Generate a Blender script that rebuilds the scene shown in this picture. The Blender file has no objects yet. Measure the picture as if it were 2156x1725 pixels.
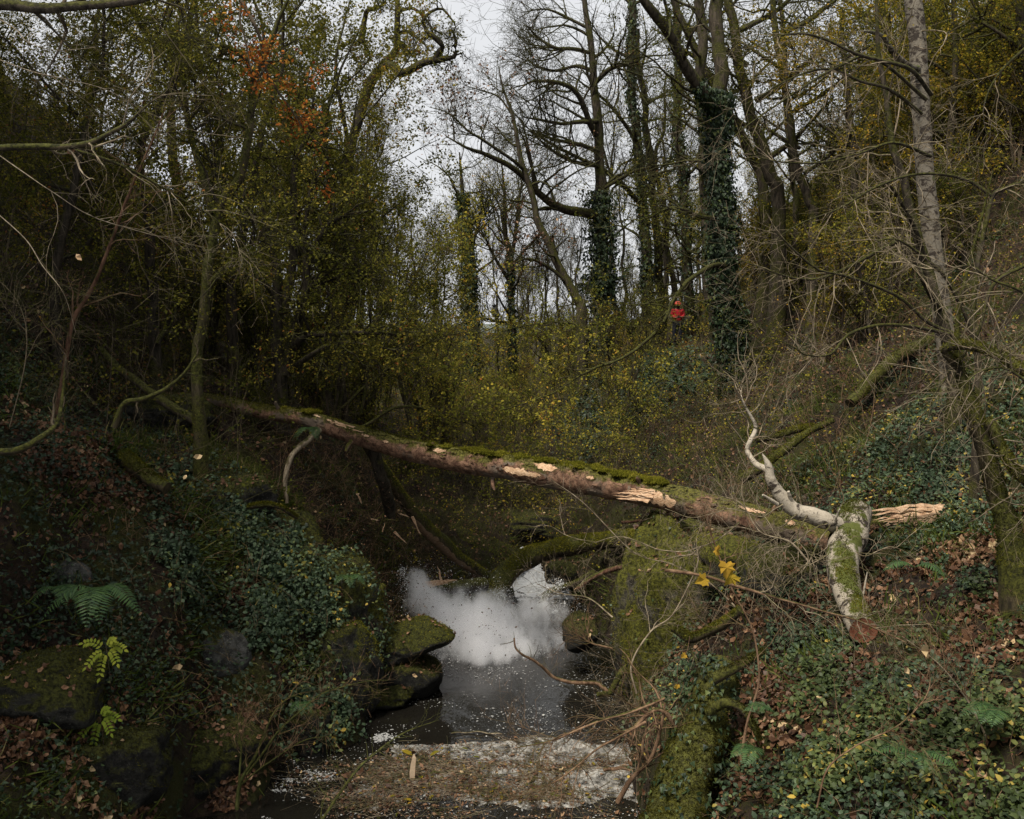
import bpy, math
import numpy as np
from mathutils import Vector

R = math.radians
scene = bpy.context.scene
COL = scene.collection

# ------------------------------------------------------------------ camera
CAMZ = 6.0
FPX = 2070.0          # focal length in units of a 2156 px wide frame
PITCH = math.atan(172.5 / FPX)
cam_d = bpy.data.cameras.new("camera")
cam = bpy.data.objects.new("camera", cam_d)
COL.objects.link(cam)
cam.location = (0, 0, CAMZ)
cam.rotation_euler = (math.pi / 2 - PITCH, 0, 0)
cam_d.sensor_width = 36
cam_d.lens = FPX / 2156 * 36
cam_d.clip_start = 0.1
cam_d.clip_end = 3000
scene.camera = cam

# ------------------------------------------------------------------ world
SUN_EL, SUN_AZ = R(60), R(-140)
world = bpy.data.worlds.new("World")
scene.world = world
world.use_nodes = True
wn = world.node_tree
wn.nodes.clear()
wo = wn.nodes.new("ShaderNodeOutputWorld")
wb = wn.nodes.new("ShaderNodeBackground")
wsky = wn.nodes.new("ShaderNodeTexSky")
wsky.sky_type = 'NISHITA'
wsky.sun_disc = False
wsky.sun_elevation = SUN_EL
wsky.sun_rotation = SUN_AZ
wsky.dust_density = 6
wmix = wn.nodes.new("ShaderNodeMix")          # an even cloud deck over the clear sky
wmix.data_type = 'RGBA'
wmix.inputs[0].default_value = 0.95
wmix.inputs[7].default_value = (8.4, 8.55, 8.8, 1)
wn.links.new(wsky.outputs[0], wmix.inputs[6])
wn.links.new(wmix.outputs[2], wb.inputs[0])
wb.inputs[1].default_value = 0.05
wn.links.new(wb.outputs[0], wo.inputs[0])

sun_d = bpy.data.lights.new("sun", 'SUN')
sun_d.energy = 2.9
sun_d.angle = R(12)
sun_d.color = (1.0, 0.93, 0.82)
sun = bpy.data.objects.new("sun", sun_d)
COL.objects.link(sun)
# light comes from high behind the camera, from the left
sdir = Vector((math.sin(SUN_AZ) * math.cos(SUN_EL), math.cos(SUN_AZ) * math.cos(SUN_EL), math.sin(SUN_EL)))
sun.rotation_euler = sdir.to_track_quat('Z', 'Y').to_euler()

vs = scene.view_settings
vs.view_transform = 'Standard'
vs.look = 'None'
vs.exposure = 1.0
vs.gamma = 1.0
vs.use_curve_mapping = False
cy = scene.cycles
cy.max_bounces = 8
cy.diffuse_bounces = 2
cy.glossy_bounces = 2
cy.transmission_bounces = 3
cy.volume_bounces = 8
cy.transparent_max_bounces = 12
cy.use_denoising = True
cy.volume_step_rate = 0.6
cy.volume_max_steps = 128
cy.caustics_reflective = False
cy.caustics_refractive = False

# ------------------------------------------------------------------ maths
rng = np.random.default_rng(11)


def at(px, py, Y):
    """point at world depth Y on the sight line through (px, py) of the 2156x1725 frame"""
    cx = (px - 1078.0) / FPX
    cyy = -(py - 862.5) / FPX
    dy = math.cos(PITCH) + cyy * math.sin(PITCH)
    dz = -math.sin(PITCH) + cyy * math.cos(PITCH)
    t = Y / dy
    return np.array([cx * t, Y, CAMZ + dz * t])


def line(*pts):
    return np.array([at(*p) for p in pts])


def nrm(v):
    return v / np.maximum(np.linalg.norm(v, axis=-1, keepdims=True), 1e-9)


def _hash(ix, iy, iz):
    n = (ix * 374761393 + iy * 668265263 + iz * 2147483647 % 1274126177) & 0xffffffff
    n = ((n ^ (n >> 13)) * 1274126177) & 0xffffffff
    n = (n ^ (n >> 16)) & 0xffff
    return n / 65535.0


def vnoise(p):
    p = np.asarray(p, float)
    i = np.floor(p).astype(np.int64)
    f = p - i
    f = f * f * (3 - 2 * f)
    out = 0
    for dx in (0, 1):
        wx = f[..., 0] if dx else 1 - f[..., 0]
        for dy in (0, 1):
            wy = f[..., 1] if dy else 1 - f[..., 1]
            for dz in (0, 1):
                wz = f[..., 2] if dz else 1 - f[..., 2]
                out = out + wx * wy * wz * _hash(i[..., 0] + dx, i[..., 1] + dy, i[..., 2] + dz)
    return out * 2 - 1


def fbm(p, oct=4, gain=.5):
    a, s, o = 1.0, 0, 0
    p = np.asarray(p, float) + 137.3
    for k in range(oct):
        s = s + a * vnoise(p * (2.03 ** k) + 31.7 * k)
        o += a
        a *= gain
    return s / o


def sm(a, b, x):
    t = np.clip((x - a) / (b - a), 0, 1)
    return t * t * (3 - 2 * t)


# ------------------------------------------------------------------ mesh helpers
class MB:
    """collects pieces of geometry and links them as ONE mesh object"""

    def __init__(s):
        s.v, s.f, s.r, s.m, s.n = [], [], [], [], 0

    def add(s, v, f, rnd=None, mat=0):
        v = np.asarray(v, float).reshape(-1, 3)
        f = np.asarray(f, np.int64)
        s.v.append(v)
        s.f.append(f + s.n)
        s.r.append(np.full(len(f), .5) if rnd is None else np.broadcast_to(np.asarray(rnd, float), (len(f),)))
        s.m.append(np.full(len(f), mat, np.int32))
        s.n += len(v)
        return s

    def mesh(s, name, mats, origin=(0, 0, 0), smooth=True):
        V = np.concatenate(s.v) - np.asarray(origin, float)
        me = bpy.data.meshes.new(name)
        me.vertices.add(len(V))
        me.vertices.foreach_set("co", V.astype(np.float32).ravel())
        sizes = np.concatenate([np.full(len(f), f.shape[1]) for f in s.f])
        loops = np.concatenate([f.ravel() for f in s.f])
        me.loops.add(len(loops))
        me.loops.foreach_set("vertex_index", loops.astype(np.int32))
        me.polygons.add(len(sizes))
        st = np.concatenate([[0], np.cumsum(sizes)[:-1]]).astype(np.int32)
        me.polygons.foreach_set("loop_start", st)
        me.polygons.foreach_set("material_index", np.concatenate(s.m))
        me.polygons.foreach_set("use_smooth", np.full(len(sizes), bool(smooth)))
        a = me.attributes.new("rnd", 'FLOAT', 'FACE')
        a.data.foreach_set("value", np.concatenate(s.r).astype(np.float32))
        for m in (mats if isinstance(mats, (list, tuple)) else [mats]):
            me.materials.append(m)
        me.update(calc_edges=True)
        return me

    def build(s, name, mats, parent=None, smooth=True, kind=None, label=None):
        org = parent.location if parent is not None else (0, 0, 0)
        if parent is not None and parent.parent is not None:
            org = parent.parent.location
        me = s.mesh(name, mats, org, smooth)
        o = bpy.data.objects.new(name, me)
        COL.objects.link(o)
        o.parent = parent
        if kind:
            o["kind"] = kind
        if label:
            o["label"] = label
        return o


def thing(name, label, cat, loc=(0, 0, 0), group=None):
    o = bpy.data.objects.new(name, None)
    o.empty_display_size = .1
    COL.objects.link(o)
    o.location = tuple(float(c) for c in loc)
    o["label"] = label
    o["category"] = cat
    if group:
        o["group"] = group
    return o


def tag(o, label, cat, group=None):
    o["label"] = label
    o["category"] = cat
    if group:
        o["group"] = group
    return o


def dup(root, loc, rotz, scale, label, group):
    r = root.copy()
    COL.objects.link(r)
    r.location = loc
    r.rotation_euler = (0, 0, rotz)
    r.scale = (scale,) * 3 if not hasattr(scale, '__len__') else scale
    r["label"] = label
    r["group"] = group
    for ch in list(root.children):
        c = ch.copy()
        COL.objects.link(c)
        c.parent = r
    return r


def tubes(P, Rad, sides=4, lump=0.0, lfreq=3.0, cap=False):
    """P (N,S,3), Rad (N,S) -> verts, quads"""
    P = np.asarray(P, float)
    if P.ndim == 2:
        P = P[None]
    Rad = np.broadcast_to(np.asarray(Rad, float), P.shape[:2])
    N, S, _ = P.shape
    T = np.empty_like(P)
    T[:, 1:-1] = P[:, 2:] - P[:, :-2]
    T[:, 0] = P[:, 1] - P[:, 0]
    T[:, -1] = P[:, -1] - P[:, -2]
    T = nrm(T)
    ref = np.where(np.abs(T[:, :1, 2:3]) > .85, np.array([[[1., 0, 0]]]), np.array([[[0, 0, 1.]]]))
    A = nrm(np.cross(T, np.broadcast_to(ref, T.shape)))
    B = np.cross(A, T)
    ang = np.arange(sides) * (2 * math.pi / sides)
    ring = (A[:, :, None] * np.cos(ang)[None, None, :, None] + B[:, :, None] * np.sin(ang)[None, None, :, None])
    rr = Rad[:, :, None, None]
    if lump:
        q = P[:, :, None] + ring * rr
        nn = fbm(q * lfreq, 3)
        rr = rr * (1 + lump * nn[..., None])
    V = P[:, :, None] + ring * rr
    idx = np.arange(N * S * sides).reshape(N, S, sides)
    a = idx[:, :-1]
    b = idx[:, 1:]
    F = np.stack([a, b, np.roll(b, -1, 2), np.roll(a, -1, 2)], -1).reshape(-1, 4)
    return V.reshape(-1, 3), F


def add_tube(mb, P, Rad, sides=8, lump=0, lfreq=3, mat=0, caps=True, rnd=None):
    v, f = tubes(P, Rad, sides, lump, lfreq)
    mb.add(v, f, rnd, mat)
    if caps:
        P = np.asarray(P)
        for e, o in ((0, 0), (-1, len(v) - sides)):
            c = v[o:o + sides].mean(0)
            k = np.arange(sides)
            vv = np.vstack([v[o:o + sides], c])
            ff = np.stack([k, (k + 1) % sides, np.full(sides, sides)], -1)
            mb.add(vv, ff if e else ff[:, ::-1], rnd, mat)


def spline(pts, n):
    """Catmull-Rom resample to n points"""
    p = np.asarray(pts, float)
    if len(p) == 2:
        return p[0] + (p[1] - p[0]) * np.linspace(0, 1, n)[:, None]
    q = np.vstack([2 * p[0] - p[1], p, 2 * p[-1] - p[-2]])
    u = np.linspace(0, len(p) - 1 - 1e-6, n)
    i = u.astype(int)
    t = (u - i)[:, None]
    a, b, c, d = q[i], q[i + 1], q[i + 2], q[i + 3]
    return .5 * (2 * b + (c - a) * t + (2 * a - 5 * b + 4 * c - d) * t ** 2 + (3 * b - a - 3 * c + d) * t ** 3)


def rspline(r, n):
    r = np.asarray(r, float)
    return np.interp(np.linspace(0, len(r) - 1, n), np.arange(len(r)), r)


def randdir(n, g=None):
    g = g or rng
    return nrm(g.normal(size=(n, 3)))


def grow(p0, d0, L, n, wander=.25, grav=0.0, g=None):
    """N random walks"""
    g = g or rng
    N = len(p0)
    P = np.empty((N, n + 1, 3))
    P[:, 0] = p0
    d = nrm(d0)
    gv = np.array([0, 0, 1.]) * np.broadcast_to(np.asarray(grav, float), (N,))[:, None]
    st = (np.broadcast_to(np.asarray(L, float), (N,)) / n)[:, None]
    for i in range(n):
        d = nrm(d + g.normal(size=(N, 3)) * wander + gv)
        P[:, i + 1] = P[:, i] + d * st
    return P


def kids(P, Rad, k, t0=.3, t1=1.0, ang=(35, 75), g=None, out=None):
    """k side shoots on each of N polylines -> start, direction, radius, parent index"""
    g = g or rng
    N, S, _ = P.shape
    par = np.repeat(np.arange(N), k)
    M = len(par)
    t = g.uniform(t0, t1, M) * (S - 1)
    i = np.minimum(t.astype(int), S - 2)
    f = (t - i)[:, None]
    a, b = P[par, i], P[par, i + 1]
    s = a + (b - a) * f
    T = nrm(b - a)
    w = randdir(M, g)
    w = nrm(w - T * (w * T).sum(1, keepdims=True))
    an = np.radians(g.uniform(ang[0], ang[1], M))[:, None]
    d = T * np.cos(an) + w * np.sin(an)
    r = Rad[par, i] * (1 - f[:, 0]) + Rad[par, i + 1] * f[:, 0]
    return s, d, r, par


def frames(n, up, g=None):
    """random frames (x along the leaf, z its normal) with the normals given"""
    g = g or rng
    up = nrm(up)
    x = randdir(n, g)
    x = nrm(x - up * (x * up).sum(1, keepdims=True))
    y = np.cross(up, x)
    return np.stack([x, y, up], 1)      # rows


def scatter(mb, tv, tf, pos, fr, scale, rnd=None, mat=0, jitter=0, g=None):
    g = g or rng
    n = len(pos)
    if n == 0:
        return
    tv = np.asarray(tv, float)
    tf = np.asarray(tf)
    scale = np.broadcast_to(np.asarray(scale, float), (n,)) if np.ndim(scale) < 2 else scale
    s = scale[:, None, None] if scale.ndim == 1 else scale[:, None, :]
    V = np.einsum('nki,nij->nkj', tv[None] * s, fr) + pos[:, None]
    if jitter:
        V = V + g.normal(size=V.shape) * jitter * (scale if scale.ndim == 1 else scale[:, 0])[:, None, None]
    F = tf[None] + (np.arange(n) * len(tv))[:, None, None]
    rnd = g.random(n) if rnd is None else rnd
    mb.add(V.reshape(-1, 3), F.reshape(-1, tf.shape[1]), np.repeat(rnd, len(tf)), mat)


# leaf templates (unit length along x)
LEAF = np.array([[0, 0, 0], [.45, .32, .07], [1, 0, -.08], [.45, -.32, .07]]), np.array([[0, 2, 1], [0, 3, 2]])
OVAL = np.array([[0, 0, 0], [.28, .27, .06], [.66, .26, .04], [1, 0, -.12], [.66, -.24, .04], [.28, -.27, .06]]), \
    np.array([[0, 5, 1], [1, 5, 4], [1, 4, 2], [2, 4, 3]])
IVY = np.array([[0, 0, 0], [.08, .5, .07], [.5, .24, .03], [1, 0, -.1], [.5, -.24, .03], [.08, -.5, .07]]), \
    np.array([[0, 2, 1], [0, 3, 2], [0, 4, 3], [0, 5, 4]])
_m = [(0, 0), (-.12, .16), (-.14, .44), (.04, .38), (.16, .62), (.32, .46), (.55, .5), (.6, .26), (1, 0), (.6, -.26), (.55, -.5), (.32, -.46), (.16, -.62), (.04, -.38), (-.14, -.44), (-.12, -.16)]
MAPLE = np.array([(x, y, .12 * abs(y) - .08 * x * x) for x, y in _m] + [(.25, 0, 0)]), np.array([[i, 16, (i + 1) % 16] for i in range(16)])
BLADE = np.array([[0, -.03, 0], [0, .03, 0], [.55, .022, .1], [.55, -.022, .1], [1, 0, -.08]]), np.array([[0, 3, 1], [3, 2, 1], [3, 4, 2]])
SPIKE = np.array([[0, -.13, 0], [0, .13, 0], [1, 0, 0]]), np.array([[0, 2, 1]])
TETRA = np.array([[1, 1, 1], [-1, -1, 1], [-1, 1, -1], [1, -1, -1]]) * .6, np.array([[0, 1, 2], [0, 3, 1], [0, 2, 3], [1, 3, 2]])
FLECK = np.array([[math.cos(a) * r, math.sin(a) * r, 0] for a, r in zip(np.arange(7) * 2 * math.pi / 7, (1, .7, .95, .8, 1.05, .75, .9))]), np.array([[0, k, k + 1] for k in range(1, 6)])
DEAD = np.array([[0, 0, 0], [.3, .3, .2], [.7, .22, .02], [1, .05, .22], [.72, -.28, .26], [.3, -.26, .02]]), \
    np.array([[0, 5, 1], [1, 5, 2], [2, 5, 4], [2, 4, 3]])
# ------------------------------------------------------------------ materials
class NT:
    def __init__(s, name):
        s.m = bpy.data.materials.new(name)
        s.m.use_nodes = True
        s.t = s.m.node_tree
        s.t.nodes.clear()
        s.out = s.n("OutputMaterial")

    def n(s, typ, **kw):
        nd = s.t.nodes.new("ShaderNode" + typ)
        for k, v in kw.items():
            setattr(nd, k, v)
        return nd

    def l(s, a, b):
        s.t.links.new(a, b)

    def val(s, sock, v):
        if hasattr(v, 'is_output') or isinstance(v, bpy.types.NodeSocket):
            s.l(v, sock)
        else:
            sock.default_value = v

    def coord(s, scale=(1, 1, 1)):
        c = s.n("NewGeometry")
        m = s.n("Mapping")
        m.inputs[3].default_value = scale
        s.l(c.outputs["Position"], m.inputs[0])
        return m.outputs[0]

    def noise(s, co, scale, detail=4, rough=.6, dist=0):
        t = s.n("TexNoise")
        t.inputs["Scale"].default_value = scale
        t.inputs["Detail"].default_value = detail
        t.inputs["Roughness"].default_value = rough
        t.inputs["Distortion"].default_value = dist
        s.l(co, t.inputs["Vector"])
        return t.outputs["Fac"]

    def ramp(s, fac, stops, mode='LINEAR'):
        r = s.n("ValToRGB")
        cr = r.color_ramp
        cr.interpolation = mode
        while len(cr.elements) > 1:
            cr.elements.remove(cr.elements[-1])
        cr.elements[0].position = stops[0][0]
        cr.elements[0].color = (*stops[0][1], 1)
        for p, c in stops[1:]:
            e = cr.elements.new(p)
            e.color = (*c, 1)
        s.l(fac, r.inputs[0])
        return r.outputs[0]

    def step(s, fac, a, b):
        r = s.n("MapRange")
        r.interpolation_type = 'SMOOTHSTEP'
        s.l(fac, r.inputs[0])
        r.inputs[1].default_value = a
        r.inputs[2].default_value = b
        return r.outputs[0]

    def math(s, op, a, b=0.0):
        m = s.n("Math", operation=op)
        s.val(m.inputs[0], a)
        s.val(m.inputs[1], b)
        return m.outputs[0]

    def mix(s, fac, a, b):
        m = s.n("Mix", data_type='RGBA')
        s.val(m.inputs[0], fac)
        s.val(m.inputs[6], a if not isinstance(a, tuple) else (*a, 1))
        s.val(m.inputs[7], b if not isinstance(b, tuple) else (*b, 1))
        return m.outputs[2]

    def upness(s):
        g = s.n("NewGeometry")
        x = s.n("SeparateXYZ")
        s.l(g.outputs["Normal"], x.inputs[0])
        return x.outputs[2]

    def bump(s, h, dist=.02, strength=.8):
        b = s.n("Bump")
        b.inputs["Strength"].default_value = strength
        b.inputs["Distance"].default_value = dist
        s.l(h, b.inputs["Height"])
        return b.outputs[0]

    def bsdf(s, col, rough=.8, normal=None, spec=.3):
        p = s.n("BsdfPrincipled")
        s.val(p.inputs["Base Color"], col if not isinstance(col, tuple) else (*col, 1))
        s.val(p.inputs["Roughness"], rough)
        p.inputs["Specular IOR Level"].default_value = spec
        if normal is not None:
            s.l(normal, p.inputs["Normal"])
        s.l(p.outputs[0], s.out.inputs[0])
        return p


def mat_bark(name, dark, light, moss=(.042, .042, .008), moss_amt=.5, moss_at=.1, stretch=.25, spec=.2, scale=14, fine=False):
    t = NT(name)
    c = t.coord((1, 1, stretch))
    n1 = t.noise(c, scale, 5, .65, .3)
    c2 = t.coord()
    n2 = t.noise(c2, 2.6, 5, .7)
    base = t.mix(t.step(n1, .35, .65), dark, light)
    up = t.upness()
    a = t.math('ADD', t.math('MULTIPLY', up, .35), n2)
    mask = t.step(a, .62 - moss_amt * .35 + moss_at * .2, .78 - moss_amt * .35 + moss_at * .2)
    mcol = t.mix(t.step(t.noise(c2, 26, 5, .75), .35, .68), tuple(x * .25 for x in moss), tuple(x * 1.7 for x in moss))
    if fine:
        nf = t.noise(t.coord((1, 1, 1.5)), 38, 6, .8, .6)
        base = t.mix(t.step(nf, .5, .36), base, tuple(x * .22 for x in dark))
        base = t.mix(t.step(nf, .6, .74), base, tuple(min(1, x * 1.7) for x in light))
        base = t.mix(t.step(t.noise(c2, 1.7, 3), .5, .62), base, (.13, .1, .075))
    col = t.mix(mask, base, mcol)
    h = t.math('ADD', n1, t.math('MULTIPLY', t.noise(c2, 60, 2), .3))
    t.bsdf(col, .85, t.bump(h, .02), spec)
    return t.m


def mat_leaf(name, stops, trans=.35, gloss=0.0, rough=.4):
    t = NT(name)
    a = t.n("Attribute", attribute_name="rnd")
    col = t.ramp(a.outputs["Fac"], stops)
    tr = t.n("BsdfTranslucent")
    t.l(col, tr.inputs[0])
    if gloss:
        d = t.n("BsdfPrincipled")
        t.l(col, d.inputs["Base Color"])
        d.inputs["Roughness"].default_value = rough
        d.inputs["Specular IOR Level"].default_value = gloss
    else:
        d = t.n("BsdfDiffuse")
        t.l(col, d.inputs[0])
    mx = t.n("MixShader")
    mx.inputs[0].default_value = trans
    t.l(d.outputs[0], mx.inputs[1])
    t.l(tr.outputs[0], mx.inputs[2])
    t.l(mx.outputs[0], t.out.inputs[0])
    return t.m


M = {}
M['bark'] = mat_bark("mossy_bark", (.018, .014, .01), (.075, .06, .042), moss_amt=.6)
M['bark_dark'] = mat_bark("dark_bark", (.012, .01, .007), (.05, .04, .028), moss_amt=.35)
M['bark_moss'] = mat_bark("very_mossy_bark", (.02, .016, .01), (.07, .055, .03), moss=(.045, .046, .008), moss_amt=.75)
M['bark_red'] = mat_bark("reddish_bark", (.05, .024, .014), (.15, .08, .05), moss_amt=.25)
M['twig'] = mat_bark("twig_bark", (.04, .03, .02), (.13, .1, .065), moss_amt=.2)
M['twig_pale'] = mat_bark("pale_twig_bark", (.12, .09, .06), (.32, .26, .18), moss_amt=-.1)
M['twig_far'] = mat_bark("far_twig_bark", (.07, .055, .035), (.2, .16, .1), moss_amt=.3)
M['twig_brown'] = mat_bark("brown_twig_bark", (.09, .05, .028), (.24, .15, .09), moss_amt=-.05)
M['log'] = mat_bark("fallen_log_bark", (.075, .038, .024), (.25, .145, .092), moss=(.075, .07, .014), moss_amt=.2, stretch=1, scale=9, fine=True)
M['twig_green'] = mat_bark("green_stem", (.04, .045, .012), (.11, .12, .035), moss_amt=.5)


def mat_birch(name, moss_amt, d0=.53, k=1.0):
    t = NT(name)
    c = t.coord((1, 1, 1.6))
    c2 = t.coord()
    n = t.noise(c, 5, 6, .7, .8)
    lich = t.mix(t.noise(c2, 30, 4, .7), tuple(x * k for x in (.2, .17, .125)), tuple(x * k for x in (.52, .46, .37)))
    col = t.mix(t.step(n, d0, d0 + .07), lich, (.035, .026, .02))
    a = t.math('ADD', t.math('MULTIPLY', t.upness(), .3), t.noise(c2, 2.2, 4, .7))
    mask = t.step(a, .75 - moss_amt, .84 - moss_amt)
    col = t.mix(mask, col, t.mix(t.noise(c2, 45, 3), (.03, .04, .006), (.09, .1, .015)))
    t.bsdf(col, .8, t.bump(t.math('ADD', n, t.math('MULTIPLY', t.noise(c2, 50, 3), .4)), .015), .3)
    return t.m


M['birch'] = mat_birch("birch_bark", .14, .48, .5)
M['birch_log'] = mat_birch("fallen_birch_bark", .1, .5, .85)
M['birch_white'] = mat_birch("pale_birch_bark", -.3)


def mat_wood(name="splintered_wood", k=1.0):
    t = NT(name)
    g = t.n("Attribute", attribute_name="rnd")
    c = t.coord((.25, 1, 1))
    n = t.noise(c, 60, 4, .6)
    n2 = t.noise(t.coord(), 5, 3)
    col = t.ramp(t.math('ADD', t.math('MULTIPLY', n, .7), t.math('MULTIPLY', n2, .35)),
                 [(p_, tuple(k * x for x in c_)) for p_, c_ in [(.3, (.16, .07, .03)), (.5, (.42, .26, .15)), (.66, (.62, .45, .3)), (.8, (.72, .58, .42))]])
    t.bsdf(col, .7, t.bump(n, .012), .3)
    return t.m


M['wood'] = mat_wood()
M['wood_brown'] = mat_wood("weathered_torn_wood", .42)


def mat_cut():
    t = NT("sawn_end_wood")
    c = t.coord()
    w = t.noise(c, 12, 4, .6, 1)
    col = t.ramp(w, [(.3, (.11, .035, .018)), (.5, (.24, .09, .05)), (.75, (.33, .15, .09))])
    t.bsdf(col, .75, t.bump(t.noise(c, 90, 2), .004), .25)
    return t.m


M['cut'] = mat_cut()


def mat_rock(name, moss_amt, base1=(.012, .012, .01), base2=(.06, .058, .05), moss=(.038, .04, .007)):
    t = NT(name)
    c = t.coord()
    n = t.noise(c, 7, 9, .74, .2)
    n2 = t.noise(c, 30, 6, .75)
    n3 = t.noise(c, 1.3, 5, .6)
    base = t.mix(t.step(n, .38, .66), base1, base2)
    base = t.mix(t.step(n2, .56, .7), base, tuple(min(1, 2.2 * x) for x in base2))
    a = t.math('ADD', t.math('MULTIPLY', t.upness(), .28), t.math('ADD', t.math('MULTIPLY', n, .5), t.math('MULTIPLY', n3, .5)))
    mask = t.step(a, .7 - moss_amt, .8 - moss_amt)
    mcol = t.mix(t.step(t.noise(c, 20, 6, .78), .36, .66), tuple(x * .2 for x in moss), tuple(x * 1.9 for x in moss))
    col = t.mix(mask, base, mcol)
    h = t.math('ADD', t.math('MULTIPLY', n, 1.2), t.math('MULTIPLY', t.noise(c, 70, 3), .35))
    t.bsdf(col, .85, t.bump(h, .08, 1), .2)
    return t.m


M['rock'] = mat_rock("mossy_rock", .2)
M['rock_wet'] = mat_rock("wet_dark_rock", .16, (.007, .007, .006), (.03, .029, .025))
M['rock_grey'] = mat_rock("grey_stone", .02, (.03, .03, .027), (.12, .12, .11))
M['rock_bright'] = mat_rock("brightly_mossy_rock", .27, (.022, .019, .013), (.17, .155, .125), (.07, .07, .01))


def mat_ground():
    t = NT("forest_floor")
    c = t.coord()
    n = t.noise(c, 1.1, 6, .65, .3)
    n2 = t.noise(c, 9, 6, .7)
    n3 = t.noise(c, 45, 4, .7)
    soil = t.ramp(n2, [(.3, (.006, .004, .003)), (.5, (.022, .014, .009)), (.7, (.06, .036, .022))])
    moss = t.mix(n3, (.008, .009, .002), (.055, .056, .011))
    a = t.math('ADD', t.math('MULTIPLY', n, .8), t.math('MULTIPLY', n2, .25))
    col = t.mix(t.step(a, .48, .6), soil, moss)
    h = t.math('ADD', n2, t.math('MULTIPLY', n3, .5))
    t.bsdf(col, .9, t.bump(h, .09, 1), .2)
    return t.m


M['ground'] = mat_ground()

M['leaf_valley'] = mat_leaf("yellowing_leaves", [(0, (.07, .085, .014)), (.35, (.15, .15, .026)), (.65, (.25, .22, .036)), (.88, (.42, .32, .045)), (1, (.36, .19, .04))], .4)
M['leaf_green'] = mat_leaf("green_leaves", [(0, (.045, .052, .01)), (.35, (.1, .1, .018)), (.7, (.18, .165, .03)), (.93, (.32, .24, .04)), (1, (.25, .1, .03))], .35)
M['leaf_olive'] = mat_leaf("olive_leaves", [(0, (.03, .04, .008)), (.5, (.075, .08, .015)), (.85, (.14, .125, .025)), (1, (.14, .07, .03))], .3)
M['leaf_gold'] = mat_leaf("golden_leaves", [(0, (.06, .07, .012)), (.4, (.13, .125, .018)), (.75, (.28, .21, .024)), (1, (.46, .27, .04))], .4)
M['leaf_orange'] = mat_leaf("orange_leaves", [(0, (.16, .035, .012)), (.5, (.36, .11, .025)), (1, (.5, .3, .06))], .35)
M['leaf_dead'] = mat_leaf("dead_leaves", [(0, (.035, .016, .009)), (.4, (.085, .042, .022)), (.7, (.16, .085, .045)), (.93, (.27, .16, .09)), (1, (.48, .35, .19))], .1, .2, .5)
M['leaf_ivy'] = mat_leaf("ivy_leaves", [(0, (.008, .016, .007)), (.5, (.018, .034, .014)), (.9, (.04, .062, .022)), (1, (.1, .12, .03))], .1, .25, .5)
M['leaf_bramble'] = mat_leaf("bramble_leaves", [(0, (.018, .03, .014)), (.4, (.04, .065, .034)), (.75, (.075, .11, .055)), (.95, (.15, .17, .04)), (1, (.4, .28, .05))], .2, .22, .5)
M['leaf_herb'] = mat_leaf("herb_leaves", [(0, (.018, .028, .009)), (.5, (.045, .064, .02)), (.9, (.095, .12, .038)), (1, (.3, .23, .05))], .25, .2, .5)
M['leaf_lime'] = mat_leaf("yellow_green_leaflets", [(0, (.16, .22, .03)), (1, (.3, .32, .05))], .4)
M['fern'] = mat_leaf("fern_fronds", [(0, (.03, .07, .025)), (1, (.07, .13, .035))], .3, .3, .5)
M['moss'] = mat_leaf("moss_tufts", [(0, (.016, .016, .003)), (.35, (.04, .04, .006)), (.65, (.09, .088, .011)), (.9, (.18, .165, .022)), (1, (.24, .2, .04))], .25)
M['moss_dark'] = mat_leaf("shade_painted_moss_tufts", [(0, (.012, .011, .003)), (.4, (.028, .026, .005)), (.75, (.06, .058, .01)), (1, (.13, .12, .02))], .2)  # darker moss copy: shade on the stump and low rocks put into colour
M['moss_bright'] = mat_leaf("bright_moss_tufts", [(0, (.05, .05, .006)), (.4, (.12, .12, .014)), (.8, (.22, .2, .025)), (1, (.3, .25, .05))], .25)  # bright moss; on dim logs and left rocks, light put into the colour
M['grass'] = mat_leaf("grass_blades", [(0, (.04, .06, .012)), (.6, (.09, .11, .025)), (1, (.25, .2, .09))], .3)


def mat_water():
    t = NT("dark_stream_water")
    c = t.coord((1, .55, 1))
    h = t.math('ADD', t.noise(c, 3.5, 4, .55, .5), t.math('MULTIPLY', t.noise(c, 16, 3, .5), .25))
    t.bsdf((.010, .009, .007), .06, t.bump(h, .022, .5), .5)
    return t.m


M['water'] = mat_water()


def mat_foam(name, col, a0, a1, sc):
    t = NT(name)
    c = t.coord((1, .6, 1))
    n = t.noise(c, sc, 8, .72, .6)
    d = t.n("BsdfDiffuse")
    d.inputs[0].default_value = (*col, 1)
    tr = t.n("BsdfTransparent")
    mx = t.n("MixShader")
    t.l(t.step(n, a0, a1), mx.inputs[0])
    t.l(tr.outputs[0], mx.inputs[1])
    t.l(d.outputs[0], mx.inputs[2])
    t.l(mx.outputs[0], t.out.inputs[0])
    return t.m


M['foam'] = mat_foam("stream_foam", (.4, .385, .35), .36, .7, 6)
M['foam_solid'] = NT("foam_flecks").m
_t = NT("white_foam")
_t.bsdf(_t.mix(_t.noise(_t.coord(), 20, 4), (.45, .46, .45), (.85, .86, .87)), .6, None, .3)
M['foam_solid'] = _t.m
_t = NT("drifting_foam")
_t.bsdf(_t.mix(_t.noise(_t.coord(), 30, 4), (.22, .22, .21), (.5, .5, .48)), .6, None, .3)
M['foam_fleck'] = _t.m


def flat(name, col, rough=.7, spec=.3):
    t = NT(name)
    n = t.noise(t.coord(), 25, 4)
    t.bsdf(t.mix(n, tuple(x * .75 for x in col), tuple(min(1, x * 1.25) for x in col)), rough, None, spec)
    return t.m


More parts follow.
